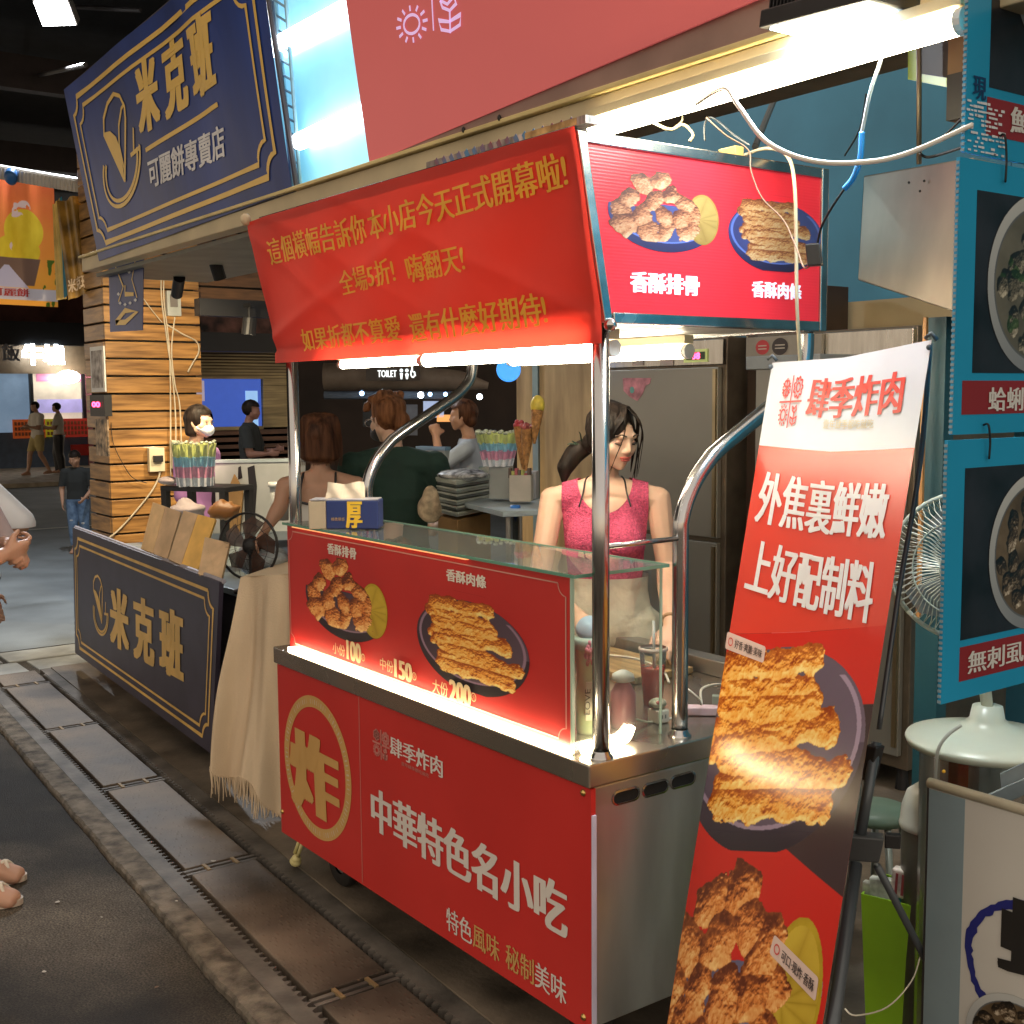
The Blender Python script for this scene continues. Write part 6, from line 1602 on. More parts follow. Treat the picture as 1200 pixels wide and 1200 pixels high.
V['shell']('shorts', ['torso', 'legU'], .030, mat('cream_twill', (.68, .62, .50), .8, var=.14, scale=9, bump=.9, bscale=20), sh_cut, vox=.008, sm=3)
MB_ = MB(); bt = V['V3']((.0, .085, .618)); MB_.ball(tuple(bt), (.009, .004, .009), 10, 6); V['emit']('button', np.array(MB_.v), MB_.f, mat('button_brown', (.08, .05, .03), .4))
for sx in (-1, 1):      # thin black cord at the neck
    pts = [V['V3'](q) for q in ((sx*.034, -.012, .842), (sx*.040, .018, .835), (sx*.044, .040, .812), (sx*.052, .052, .785))]
    m_ = MB().tube(spline(pts, 5), .0030, 6); V['emit']('cord', np.array(m_.v), m_.f, M_black)
sc = MB(); wl = V['V3'](elL).lerp(V['V3'](hL), .90); dirw = (V['V3'](hL) - V['V3'](elL)).normalized(); o1 = dirw.orthogonal().normalized(); o2 = dirw.cross(o1)
sc.tube([wl + (o1*math.cos(t) + o2*math.sin(t))*.027 for t in np.linspace(0, 2*math.pi, 20)], .006, 8); V['emit']('hair_tie', np.array(sc.v), sc.f, mat('beige_hair_tie', (.42, .27, .15), .6))
def vline(x, y, z):
    # forehead shows as a narrow wedge under a parted fringe
    wedge = (.052 + .012 * np.cos(x * 60)) - np.clip(.085 - np.abs(x + .006) * 1.7, 0, 1) * .0
    top = z - (.074 - np.abs(x + .004) * 1.05)
    return np.maximum(.030 - y, np.minimum(top, z + .035))
Hd, s = V['Hd'], V['s']
hair_cap(V, H_BLACK, .012, vline, vox=.006, extra=[[(Hd((0, -.05, -.03)), tuple(x*s for x in (.066, .050, .045)))],
    [(Hd((.02, -.095, -.055)), .030*s), (Hd((.045, -.120, -.085)), .036*s)], [(Hd((.045, -.120, -.085)), .036*s), (Hd((.075, -.125, -.135)), .030*s)], [(Hd((.075, -.125, -.135)), .028*s), (Hd((.085, -.110, -.185)), .008*s)]])
rg = np.random.RandomState(12); st_ = []
for i in range(170):       # fringe: from the parting down both sides of the face
    sg = -1 if i % 2 else 1; a = rg.uniform(0, 1); dz = rg.uniform(-.02, .02)
    st_.append([(-.004 + sg*.004, .030 + rg.uniform(-.02, .02), .116), (sg*(.026 + a*.014), .078 - a*.02, .090 - a*.01), (sg*(.052 + a*.016), .070 - a*.03, .040), (sg*(.064 + a*.010), .055 - a*.025, -.010 + dz), (sg*(.060 + a*.016), .055 - a*.02, -.070 + dz*2)])
for i in range(16):      # loose wisps
    sg = 1 if rg.rand() < .55 else -1
    st_.append([(sg*.006, .045, .112), (sg*(.020 + .02*rg.rand()), .088, .078), (sg*(.030 + .02*rg.rand()), .095, .03), (sg*(.045 + .02*rg.rand()), .088, -.03 - .03*rg.rand()), (sg*(.050 + .025*rg.rand()), .075, -.09 - .05*rg.rand())] if i < 6 else
               [(sg*.06, .03, .05), (sg*.078, .045, 0), (sg*(.078 + .01*rg.rand()), .05, -.05), (sg*(.070 + .02*rg.rand()), .055, -.11 - .05*rg.rand())])
for i in range(0):      # over the top and into the tail
    x = rg.uniform(-.07, .07)
    st_.append([(x*.4, .035, .120), (x*.9, -.02, .128 - abs(x)*.3), (x*1.05, -.08, .07 - abs(x)*.3), (x*.7 + .02, -.108, -.02), (.03 + x*.2, -.125, -.08), (.07 + x*.25, -.14, -.16 - .03*rg.rand())])
strands(V, st_, H_BLACK, r=.0026)
strands(V, [[(.05, -.10, -.05), (.070, -.11, -.04), (.082, -.10, -.035)], [(.05, -.10, -.05), (.072, -.12, -.05), (.084, -.12, -.055)], [(.04, -.10, -.04), (.060, -.09, -.01), (.072, -.085, .0)]], mat('hair_tie_green', (.03, .06, .035), .6), r=.0035, name='scrunchie')

# ---- woman with brown bob, from behind
AW = (-.8, .6)
p = at(377, 600, d=5.6); p.z = 0; Hb = 1.60
e1 = w2l(p, AW, at(329, 592, d=5.55), Hb); w1_ = w2l(p, AW, at(313, 618, d=5.5), Hb)
B = person('woman with a brown bob in a white halter top seen from behind', p, AW, Hb, SK2, head_yaw=.15, head_pitch=-.12, pose=dict(elL=e1, wrL=w1_, elR=(.13, .05, .64), wrR=(.08, .16, .62)))
k = Hb
def hal(p):
    x, y, z = p[:, 0]/k, p[:, 1]/k, p[:, 2]/k; ax = np.abs(x)
    back = .775 - .55 * ax - z; return np.minimum(np.minimum(np.where(y < .0, .742 + .25*ax**1.0 - z, .79 - z), .085 - ax + .1*np.clip(.70 - z, 0, 1)), z - .50)
B['shell']('halter_top', ['torso'], .007, mat('white_jersey', (.55, .55, .52), .8, var=.05), hal)
for sx in (-1, 1):
    pts = [B['V3'](q) for q in ((sx*.050, -.058, .755), (sx*.050, -.050, .795), (sx*.046, -.018, .832), (sx*.04, .03, .82))]
    m_ = MB().tube(spline(pts, 5), .006, 6); B['emit']('strap', np.array(m_.v), m_.f, M_black)
m_ = MB().tube(spline([B['V3'](q) for q in ((-.092, -.012, .765), (-.075, -.052, .757), (-.05, -.064, .752), (0, -.070, .744), (.05, -.064, .752), (.075, -.052, .757), (.092, -.012, .765))], 5), .006, 6); B['emit']('trim', np.array(m_.v), m_.f, M_black)
B['shell']('trousers', ['legU', 'legL', 'torso'], .012, mat('dark_trousers', (.03, .03, .035), .8), lambda p: np.minimum(.56*k - p[:, 2], p[:, 2] - .08*k))
Hd, s = B['Hd'], B['s']
hair_cap(B, H_BROWN, .016, lambda x, y, z: .035 - y, extra=[[(Hd((0, -.03, .02)), tuple(x*s for x in (.092, .085, .075))), (Hd((0, -.025, -.085)), tuple(x*s for x in (.098, .078, .030)))]])
rg = np.random.RandomState(5)
strands(B, [[(x*.3, -.02, .128), (x*.9, -.075, .10), (x*1.08, -.108 + abs(x)*.5, .01), (x*1.12, -.105 + abs(x)*.55, -.06), (x*1.05, -.09 + abs(x)*.4, -.118 - .012*rg.rand())] for x in np.linspace(-.092, .092, 44)], H_BROWN, r=.0045)

# ---- man with curly auburn hair
p = at(462, 600, d=5.8); p.z = 0; Hm = 1.70; MW = (-.86, .50)
Mn = person('man with curly auburn hair, glasses, dark mask and dark green T-shirt', p, MW, Hm, SK1, head_yaw=.75, head_pitch=-.22, female=False, broad=1.12,
            pose=dict(elR=(.165, .03, .63), wrR=(.13, .16, .60), elL=(-.15, .06, .64), wrL=(-.08, .18, .62)), lean=.02)
k = Hm
M_dg = mat('dark_green_cotton', (.012, .040, .030), .85, var=.15, scale=5, bump=.9, bscale=9)
def tee(kk, sl=.17, hem=.50, neck=.848):
    def g(p):
        x, y, z = p[:, 0]/kk, p[:, 1]/kk, p[:, 2]/kk
        return np.minimum(np.minimum(z - hem, neck - z - .0*x), np.where(np.abs(x) > .1, z - (.805 - sl*.72), 1))
    return g
Mn['shell']('t_shirt', ['torso', 'armU'], .015, M_dg, tee(k, .17, .48))
Mn['shell']('trousers', ['legU', 'legL', 'torso'], .014, M_black, lambda p: np.minimum(.53*k - p[:, 2], p[:, 2] - .07*k))
Hd, s = Mn['Hd'], Mn['s']
rg = np.random.RandomState(9)
curls = [[(Hd((rg.uniform(-.07, .07), rg.uniform(-.05, .085), rg.uniform(.085, .118))), rg.uniform(.016, .028)*s)] for _ in range(30)]
curls += [[(Hd((rg.uniform(-.03, .03), .095, .085)), .022*s)], [(Hd((.03, .10, .075)), .018*s)], [(Hd((-.03, .10, .07)), .02*s)]]
hair_cap(Mn, H_RED, .009, lambda x, y, z: np.maximum(.030 - y, z - .060) * np.where((z < -.01) & (y > -.02), -1, 1), extra=[[(Hd((0, -.02, .05)), tuple(x*s for x in (.088, .10, .072)))], [(Hd((0, -.065, -.02)), tuple(x*s for x in (.062, .040, .055)))]] + curls)
def ms(nm, groups, m, D): Vv, Ff = hull_mesh(groups); D['emit'](nm, Vv, Ff, m, D['root'])
ms('face_mask', [[(Hd((0, .070, -.052)), (.048*s, .042*s, .040*s)), (Hd((.052, .030, -.045)), .014*s), (Hd((-.052, .030, -.045)), .014*s)]], mat('dark_mask', (.03, .028, .035), .7), Mn)
m_ = MB()
for sx in (-1, 1):
    m_.tube([Hd((sx*.034 + .024*math.cos(t), .096, .004 + .020*math.sin(t))) for t in np.linspace(0, 2*math.pi, 18)], .0016, 6)
    m_.tube([Hd((sx*.058, .094, .008)), Hd((sx*.078, .03, .010)), Hd((sx*.080, -.01, .004))], .0014, 6)
m_.tube([Hd((-.01, .098, .006)), Hd((.01, .098, .006))], .0014, 6); Mn['emit']('glasses', np.array(m_.v), m_.f, mat('steel_glasses', (.5, .5, .5), .25, 1))

# ---- woman in a pale blue T-shirt with a hand at her face
p = at(549, 600, d=8.6); p.z = 0; LF = (-.59, -.81)
Bl = person('woman in pale grey-blue T-shirt and floral skirt, hand raised to her face', p, LF, 1.66, SK2, voxel=.010, head_pitch=-.05,
            pose=dict(elL=(-.12, .11, .72), wrL=(-.04, .13, .84), elR=(.115, .12, .70), wrR=(.03, .14, .84), curl=.9))
k = 1.66
Bl['shell']('t_shirt', ['torso', 'armU'], .014, mat('grey_blue_jersey', (.30, .35, .42), .85, var=.08, bump=.8, bscale=10), lambda p: np.minimum(np.minimum(p[:, 2] - .56*k, .832*k - p[:, 2]), .085*k - p[:, 1] + 0*p[:, 0]), vox=.010)
Bl['shell']('skirt', ['legU', 'torso'], .035, mat('floral_skirt', (.020, .016, .045), .8, var=.2, scale=26, col2=(.22, .10, .10)), lambda p: np.minimum(.565*k - p[:, 2], p[:, 2] - .30*k), vox=.011)
Hd, s = Bl['Hd'], Bl['s']
hair_cap(Bl, H_BROWN, .014, lambda x, y, z: np.maximum(.025 - y, z - .06), vox=.010, extra=[[(Hd((0, -.05, -.03)), tuple(x*s for x in (.075, .055, .06)))]])

# ---- masked woman in lilac
p = at(233, 600, d=8.0); p.z = 0; RF = (.82, .57)
Li = person('woman with black bobbed hair, white mask and lilac top behind the neighbouring counter', p, RF, 1.64, SK1, voxel=.009, head_pitch=-.05, head_yaw=-.12, pose=dict(elR=(.14, .02, .64)))
k = 1.64
Li['shell']('blouse', ['torso', 'armU'], .016, mat('lilac_cotton', (.42, .20, .46), .8, var=.06), lambda p: np.minimum(p[:, 2] - .50*k, .836*k - p[:, 2]), vox=.010)
Li['shell']('trousers', ['legU', 'legL'], .016, M_black, lambda p: p[:, 2] - .08*k, vox=.011)
Hd, s = Li['Hd'], Li['s']
hair_cap(Li, H_BLACK, .014, lambda x, y, z: np.maximum(np.where(np.abs(x) > .055, .045, .0) + .010 - y, z - .062), vox=.009, extra=[[(Hd((0, -.035, .0)), tuple(x*s for x in (.088, .07, .07))), (Hd((0, -.030, -.075)), tuple(x*s for x in (.088, .066, .025)))]])
ms('face_mask', [[(Hd((0, .076, -.046)), (.046*s, .036*s, .040*s)), (Hd((.052, .030, -.03)), .016*s), (Hd((-.052, .030, -.03)), .016*s)]], mat('white_mask', (.66, .70, .76), .6), Li)
Hd_ = Hd; m_ = MB()
for sx in (-1, 1): m_.ball(Hd((sx*.031, .084, .004)), (.008, .005, .004), 8, 6)
Li['emit']('eye', np.array(m_.v), m_.f, M_black)

# ---- child by the pillar
p = at(94, 648, z=-.026); p.z = -.026
Ch = person('small child in a black T-shirt and torn blue jeans beside the pillar', p, (.70, -.45), 1.13, SK2, voxel=.009, female=False, child=True, head_yaw=-.25, head_pitch=-.35, broad=1.12,
            pose=dict(elR=(.15, .0, .63), wrR=(.13, .06, .50), elL=(-.15, .02, .63), wrL=(-.10, .13, .55)))
k = 1.13
Ch['shell']('t_shirt', ['torso', 'armU'], .014, mat('black_cotton', (.018, .022, .024), .85, var=.1), tee(k, .2, .50), vox=.009)
Ch['shell']('jeans', ['legU', 'legL', 'torso'], .016, mat('blue_denim', (.08, .16, .32), .85, var=.3, scale=14, col2=(.16, .26, .42)), lambda p: np.minimum(.535*k - p[:, 2], p[:, 2] - .08*k), vox=.009)
hair_cap(Ch, H_BLACK, .010, lambda x, y, z: np.maximum(.02 - y, z - .045), vox=.009)
ms('torn_patch', [[((-.055*1.13, .055*1.13, .30*1.13), (.02, .008, .014))], [((.055*1.13, .055*1.13, .33*1.13), (.02, .008, .010))]], mat('worn_denim', (.45, .48, .52), .8), Ch)

# ---- two walkers across the road, one by the cabin
def walker(label, u, v, H, face, top, bottom, stride, skirt=False, top_hem=.50, bot_hem=.07, z0=.06, d=None, grp=None, skin=SK2):
    p = at(u, v, z=z0) if d is None else at(u, v, d=d); p.z = z0
    D = person(label, p, face, H, skin, voxel=.014, female=False, group=grp, head_pitch=-.1,
               pose=dict(knR=(.05, .03 + stride*.5, .285), anR=(.05, stride, .05), knL=(-.05, -.0, .285), anL=(-.05, -stride, .06), elL=(-.13, .05, .64), wrL=(-.08, .16, .66), elR=(.13, .03, .64), wrR=(.09, .14, .64)))
    D['shell']('shirt', ['torso', 'armU'], .024, top, tee(H, .17, top_hem), vox=.014)
    D['shell']('trousers', ['legU', 'legL', 'torso'], .020 if not skirt else .04, bottom, lambda q: np.minimum(.55*H - q[:, 2], q[:, 2] - bot_hem*H), vox=.014)
    hair_cap(D, H_BLACK, .014, lambda x, y, z: np.maximum(.015 - y, z - .05), vox=.013)
    return D
W1 = mat('white_cotton', (.62, .58, .50), .8, var=.05)
walker('walker in long white T-shirt and shorts across the road', 46, 557, 1.58, (.25, -.9), W1, mat('yellowish_shorts', (.45, .36, .15), .8), .13, top_hem=.40, bot_hem=.33, skin=SK2)
walker('walker in white top and wide black trousers across the road', 71, 555, 1.55, (-.35, -.9), W1, M_black, .03, top_hem=.56, bot_hem=.04, skirt=True, skin=SK2)
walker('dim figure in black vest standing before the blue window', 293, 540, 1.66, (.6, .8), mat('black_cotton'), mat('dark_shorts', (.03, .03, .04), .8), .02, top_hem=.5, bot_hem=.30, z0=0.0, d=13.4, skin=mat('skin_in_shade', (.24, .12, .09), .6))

# ---- people at the left edge
pz = at(-43, 1043, z=-.03); pz.z = -.03; AF = (.50, .87)
HA = 1.78
hA = w2l(pz, AF, at(24, 652, d=4.28), HA); eA = w2l(pz, AF, at(-8, 655, d=4.10), HA); eA2 = w2l(pz, AF, at(2, 668, d=4.42), HA)
A_ = person('person in grey T-shirt, black shorts and sandals with clasped hands at the left edge', pz, AF, HA, SK3, voxel=.0055, female=False,
            pose=dict(elR=(.135, .075, .650), wrR=(.042, .118, .668), elL=(-.135, .06, .660), wrL=(-.040, .113, .675), hdR=(-.5, -.6, .4), hdL=(.4, -.7, -.5), dirR=(-.75, .55, .10), dirL=(.75, .60, -.25), curl=.95,
                      anR=(.075, .034, .045), knR=(.065, .04, .285), anL=(-.035, .008, .045), toeR=(.1, 1, 0), toeL=(0, 1, 0)))
k = HA
A_['shell']('t_shirt', ['torso', 'armU'], .024, mat('lilac_grey_cotton', (.40, .34, .36), .85, var=.06, bump=.4, bscale=9), tee(k, .21, .46), vox=.009)
A_['shell']('shorts', ['legU', 'torso'], .028, mat('black_shorts', (.012, .012, .013), .8), lambda p: np.minimum(.53*k - p[:, 2], p[:, 2] - .40*k), vox=.009)
for sd in 'RL':
    an = A_['V3'](A_['P']['an' + sd]); t = Vector(A_['P']['toe' + sd]).normalized(); sdv_ = Vector((t.y, -t.x, 0)); gz_ = .003
    c0 = Vector((an.x, an.y, gz_)) + t*.045
    m_ = MB(); out_ = []
    for a in np.linspace(0, 2*math.pi, 25)[:-1]:
        out_.append(c0 + t*(.140*math.cos(a)) + sdv_*(.052*math.sin(a)*(1 + .18*math.cos(a))))
    m_.add([q for q in out_] + [q + Vector((0, 0, .020)) for q in out_], [tuple(range(23, -1, -1)), tuple(range(24, 48))] + [(i, (i+1) % 24, 24 + (i+1) % 24, 24 + i) for i in range(24)])
    sole = A_['emit']('sandal_sole', np.array([tuple(v) for v in m_.v]), m_.f, mat('pale_sole', (.50, .42, .34), .6), smooth=False)
    m_ = MB()
    for j, (a0, a1) in enumerate(((.03, .10), (.10, .03))):
        m_.tube(spline([c0 + t*a0 + sdv_*.042 + Vector((0, 0, .012)), c0 + t*((a0 + a1)/2) + Vector((0, 0, .072)), c0 + t*a1 - sdv_*.040 + Vector((0, 0, .012))], 6), .007, 6)
    A_['emit']('sandal_strap', np.array(m_.v), m_.f, mat('cream_strap', (.66, .60, .50), .5))
pz = at(-44, 600, d=5.1); pz.z = -.03
Bx = person('person in a white T-shirt, only shoulder and arm showing at the left edge', pz, (.30, .95), 1.80, SK3, voxel=.009, female=False, broad=1.1, pose=dict(anR=(.055, -.10, .045), anL=(-.055, -.10, .045), knR=(.055, -.03, .285), knL=(-.055, -.03, .285), elR=(.14, .13, .668), wrR=(.13, -.04, .54)))
k = 1.80
Bx['shell']('t_shirt', ['torso', 'armU'], .024, mat('white_cotton_bluish', (.66, .68, .72), .85, var=.05, bump=.6, bscale=8), tee(k, .20, .46), vox=.010)
Bx['shell']('shorts', ['legU', 'torso'], .026, mat('black_shorts'), lambda p: np.minimum(.53*k - p[:, 2], p[:, 2] - .33*k), vox=.010)
hair_cap(Bx, H_BLACK, .010, lambda x, y, z: np.maximum(.02 - y, z - .05), vox=.010)
hair_cap(A_, H_BLACK, .010, lambda x, y, z: np.maximum(.02 - y, z - .05), vox=.010)
# ================================================================ things on the cart's glass and counter
tb_ = thing('tissue_box', 'blue tissue packet with a yellow character on the glass top', 'tissue box', (-3.62, 1.93, 1.2605))
M_tbl = mat('tissue_blue', (.016, .035, .15), .35, var=.08)
ec = Vector((.64, .768, 0)); ed = Vector((-.768, .64, 0)); c0 = at(402, 620, z=1.262); c0.z = 1.2605
px_m = 1.0 / (FPX / (CMI @ (np.array(c0) - [0, 0, CAM_H]))[2] * -1); Wt = 62 * px_m; Wb = 21 * px_m; Ht = 34 * px_m
o0 = c0 - ec * (41 * px_m)
def tblock(nm, x0, x1, y0, y1, z0, z1, m_, bev=.004):
    c_ = o0 + ec*(x0 + x1)/2 + ed*(y0 + y1)/2 + Vector((0, 0, (z0 + z1)/2))
    return MB().obox(c_, ec*(x1 - x0)/2, ed*(y1 - y0)/2, (0, 0, (z1 - z0)/2)).build(nm, m_, tb_, bevel=bev)
tblock('packet', Wb + .0005, Wb + Wt, 0, .095, .001, Ht, M_tbl); tblock('packet_end', 0, Wb, .001, .094, .001, Ht - .002, mat('tissue_beige', (.42, .36, .27), .5))
tblock('seam', .004, Wb + Wt - .004, .002, .093, Ht + .0005, Ht + .003, mat('seam_pale', (.42, .42, .48), .5), 0)
NTb = -ed
fT = lambda x, z: o0 + ec*x + Vector((0, 0, z))
letters('厚', rectF(fT(Wb + Wt*.40, .006), fT(Wb + Wt*.68, .006), fT(Wb + Wt*.40, Ht - .004)), NTb, mat('tissue_yellow', (.75, .50, .04), .4), tb_, bold=(.13, .03))
letters('棉柔厚感', rectF(fT(Wb + Wt*.10, Ht*.30), fT(Wb + Wt*.36, Ht*.30), fT(Wb + Wt*.10, Ht*.42)), NTb, mat('tissue_small_print', (.4, .28, .12), .4), tb_)
mb = MB(); n = 14; vv = []
for j in range(5):
    for i in range(n + 1):
        a = i / n; vv.append(fT(Wb*.8 + (Wt*.78)*(a*(1 - .03*j) + .015*j), Ht + .002 + j*.0125 + .004*math.sin(a*7 + j*2)) + ed*(.045 + .008*math.sin(a*11 + j) + .004*j))
mb.add(vv, [(j*(n+1)+i, j*(n+1)+i+1, (j+1)*(n+1)+i+1, (j+1)*(n+1)+i) for j in range(4) for i in range(n)])
mb.build('tissue', mat('tissue_white', (.72, .64, .52), .9, var=.04), tb_, smooth=True)

def prop(name, label, cat, p, group=None): return thing(name, label, cat, tuple(p), group)
zc = ZC
# pale green tumbler with lid, pink ribbon and tag
q = at(680, 840, d=3.02); tx, ty = -2.32, 1.93
tm = prop('tumbler', 'pale green tumbler with pink ribbon and a white tag inside the glass box', 'tumbler', (tx, ty, zc))
MB().lathe((tx, ty, zc), [(0, .001), (.028, .001), (.031, .01), (.038, .215), (.040, .22)], 28).build('body', mat('pale_green_plastic', (.48, .56, .34), .4, var=.04), tm, smooth=True)
MB().lathe((tx, ty, zc + .22), [(.041, 0), (.043, .003), (.043, .022), (.038, .028), (.02, .030), (0, .030)], 28).build('lid', mat('mint_lid', (.45, .58, .50), .35), tm, smooth=True)
MB().lathe((tx + .004, ty, zc + .272), [(0, -.012), (.034, -.010), (.036, 0), (.030, .010), (0, .014)], 24, axis=(.35, -.6, .7)).build('flip_cap', mat('pale_blue_cap', (.42, .55, .68), .35), tm, smooth=True)
mb = MB(); rg = np.random.RandomState(2)
for i in range(16):
    p0 = Vector((tx + .036, ty - .022, zc + .235)); mb.ball(p0 + Vector((rg.uniform(-.012, .012), rg.uniform(-.012, .010), rg.uniform(-.055, .02))), (.008, .004, .009), 6, 5)
mb.build('ribbon', mat('pink_ribbon', (.66, .22, .28), .6, var=.2, scale=60), tm, smooth=True)
mb = MB(); mb.obox((tx + .047, ty - .030, zc + .095), (.006, .013, 0), (-.002, .001, 0), (.002, 0, .050)); tgp = mb.build('tag', mat('tag_cream', (.62, .58, .46), .5), tm, bevel=.002)
letters('LOVE', rectF((tx + .0455, ty - .030, zc + .062), (tx + .0475, ty - .030, zc + .128), (tx + .040, ty - .043, zc + .062)), Vector((.6, -.8, 0)), M_black, tgp, lift=.007)
# pink squeeze bottle partly behind the post
bx, by = -2.30, 2.03
pb = prop('squeeze_bottle', 'white-capped pink bottle just right of the front post inside the glass', 'bottle', (bx, by, zc))
MB().lathe((bx, by, zc), [(0, .001), (.03, .002), (.034, .02), (.033, .09), (.02, .115), (.012, .12)], 20).build('body', mat('pink_bottle', (.62, .25, .30), .35), pb, smooth=True)
MB().lathe((bx, by, zc + .12), [(.014, 0), (.030, .005), (.028, .020), (.01, .03), (0, .032)], 20).build('cap', M_white, pb, smooth=True)
# red drink in a clear cup, lid and straw
rx_, ry_ = at(765, 830, d=3.35).x, at(765, 830, d=3.35).y; rz = zc
rd = prop('drink_cup', 'clear plastic cup of red juice with a straw behind the side glass', 'cup', (rx_, ry_, rz))
M_cup = glass_mat(); 
MB().lathe((rx_, ry_, rz), [(.026, .002), (.030, .05), (.038, .155)], 28).build('cup', M_glass, rd, smooth=True)
MB().lathe((rx_, ry_, rz), [(0, .003), (.0255, .003), (.0295, .05), (.034, .105), (0, .106)], 28).build('juice', mat('red_juice', (.66, .07, .05), .15, var=.06, emit=(.5, .05, .03), es=.05), rd, smooth=True)
MB().lathe((rx_, ry_, rz + .155), [(.0385, -.003), (.041, 0), (.041, .006), (.036, .008)], 28).build('lid_rim', mat('cup_rim', (.62, .50, .44), .3), rd, smooth=True)
MB().tube([(rx_ + .01, ry_ - .005, rz + .10), (rx_ - .002, ry_ + .004, rz + .235)], .0042, 8).build('straw', mat('clear_straw', (.6, .6, .55), .3), rd, smooth=True)
# bun-shaped snack on a white socket block
sx, sy = -2.20, 2.02
sk = prop('plug_adapter', 'white cube plug adapter at the foot of the rear post', 'adapter', (sx, sy, zc))
c = at(695 + 0, 810, d=3.1); c = at(772, 810, d=3.16); zc_ = c.z
MB().box((c.x - .022, c.y - .02, zc + .001), (c.x + .02, c.y + .02, zc + .036)).build('block', mat('ivory_block', (.66, .60, .48), .4), sk, bevel=.003)
for dx in (-.006, .006): MB().box((c.x + .0202, c.y + dx - .0012, zc + .014), (c.x + .0212, c.y + dx + .0012, zc + .024)).build('slot', M_black, sk)
bnn = prop('snack', 'small greenish wrapped snack lying on the white plug adapter', 'snack', (c.x, c.y, zc + .037))
mb = MB(); mb.ball((c.x - .004, c.y, zc + .050), (.022, .026, .014), 16, 10); mb.build('wrap', mat('snack_green', (.42, .42, .22), .6, var=.4, scale=60, col2=(.55, .50, .38), bump=.6, bscale=60), bnn, smooth=True)
MB().ball((c.x + .010, c.y - .012, zc + .056), (.007, .006, .005), 8, 6).build('red_mark', mat('snack_red', (.5, .05, .05), .5), bnn, smooth=True)
# chopping board, tray edge, knife
MBb = MB().box((-3.05, 2.36, zc + .001), (-2.62, 2.60, zc + .022)); tag(MBb.build('chopping_board', mat('chopping_board', (.33, .22, .10), .6, var=.35, scale=6, stretch=(1, 6, 1)), None, bevel=.003), 'worn wooden chopping board on the counter before the vendor', 'chopping board')
MBb = MB().box((-3.45, 2.40, zc + .001), (-3.10, 2.62, zc + .016)); tag(MBb.build('tray', M_ss, None, bevel=.003), 'flat steel tray left of the chopping board', 'tray')
MBb = MB().box((-3.3, 2.622, zc + .001), (-2.3, 2.69, zc + .05)); tag(MBb.build('counter_rail', mat('dull_steel', (.35, .34, .32), .4, .9), None, bevel=.003), 'dull steel rail along the back edge of the counter', 'rail')
h_ = V['V3'](hR); hw = Vector(vp) + Vector((h_.x*vf.y/1 + h_.y*vf.x, -h_.x*vf.x + h_.y*vf.y, h_.z))
# power strips and leads
ps = prop('power_strip', 'pinkish white power strip on the counter corner beside the rear post', 'power strip', tuple(at(858, 845, d=3.3)))
c = at(838, 842, d=3.24); MB().obox((c.x, c.y, zc + .012), (.055, .065, 0), (.015, -.013, 0), (0, 0, .011)).build('body', mat('pink_white_plastic', (.66, .50, .55), .4), ps, bevel=.003)
MB().obox((c.x - .01, c.y + .02, zc + .036), (.011, .010, 0), (.008, -.009, 0), (0, 0, .012)).build('plug', mat('grey_plug', (.22, .27, .22), .5), ps, bevel=.002)
cw = mat('white_cable')
cable([at(640, 733, d=3.7), at(700, 764, d=3.6), at(745, 772, d=3.5), at(775, 785, d=3.35), at(784, 800, d=3.28)], .0038, cw, 'white lead arching over the counter behind the glass')
cable([at(736, 840, d=3.1), at(760, 846, d=3.15), at(785, 842, d=3.2), at(805, 838, d=3.22)], .0030, cw, 'white lead from the LED strip to the power strip')
cable([at(806, 808, d=3.2), at(818, 818, d=3.2), at(822, 825, d=3.22), at(822, 808, d=3.25), at(838, 802, d=3.3), at(852, 804, d=3.35)], .0035, cw, 'white lead plugged into the power strip')
tag(MB().box((at(806, 770, z=zc).x - .2, 2.705, .35), (-2.1, 2.75, zc - .02)).build('grey_panel', mat('grey_laminate', (.22, .24, .22), .5), None), 'grey laminate panel closing the back of the cart', 'panel')

# ================================================================ neighbouring crepe stall: counter with drape
zn = .80
cnt = thing('crepe_counter', 'steel worktop of the crepe stall behind its navy sign board', 'counter', (-5.9, 2.9, 0))
M_dull = mat('dull_steel', (.35, .34, .32), .4, .9)
MB().box((-7.3, 2.20, zn - .03), (-4.32, 2.95, zn)).build('worktop', mat('blue_white_top', (.30, .38, .42), .35, .2), cnt, bevel=.004)
MB().box((-7.25, 2.24, .1), (-4.75, 2.9, zn - .035)).build('cabinet', mat('dark_cabinet', (.05, .045, .05), .6), cnt)
for x in (-4.40, -4.9):
    for y in (2.25, 2.9): MB().box((x - .02, y - .02, 0), (x + .02, y + .02, zn - .03)).build('leg', M_dull, cnt)
drp = thing('tablecloth', 'beige fringed cloth draped over the counter end, hanging to the floor', 'tablecloth', (-4.5, 2.1, 0))
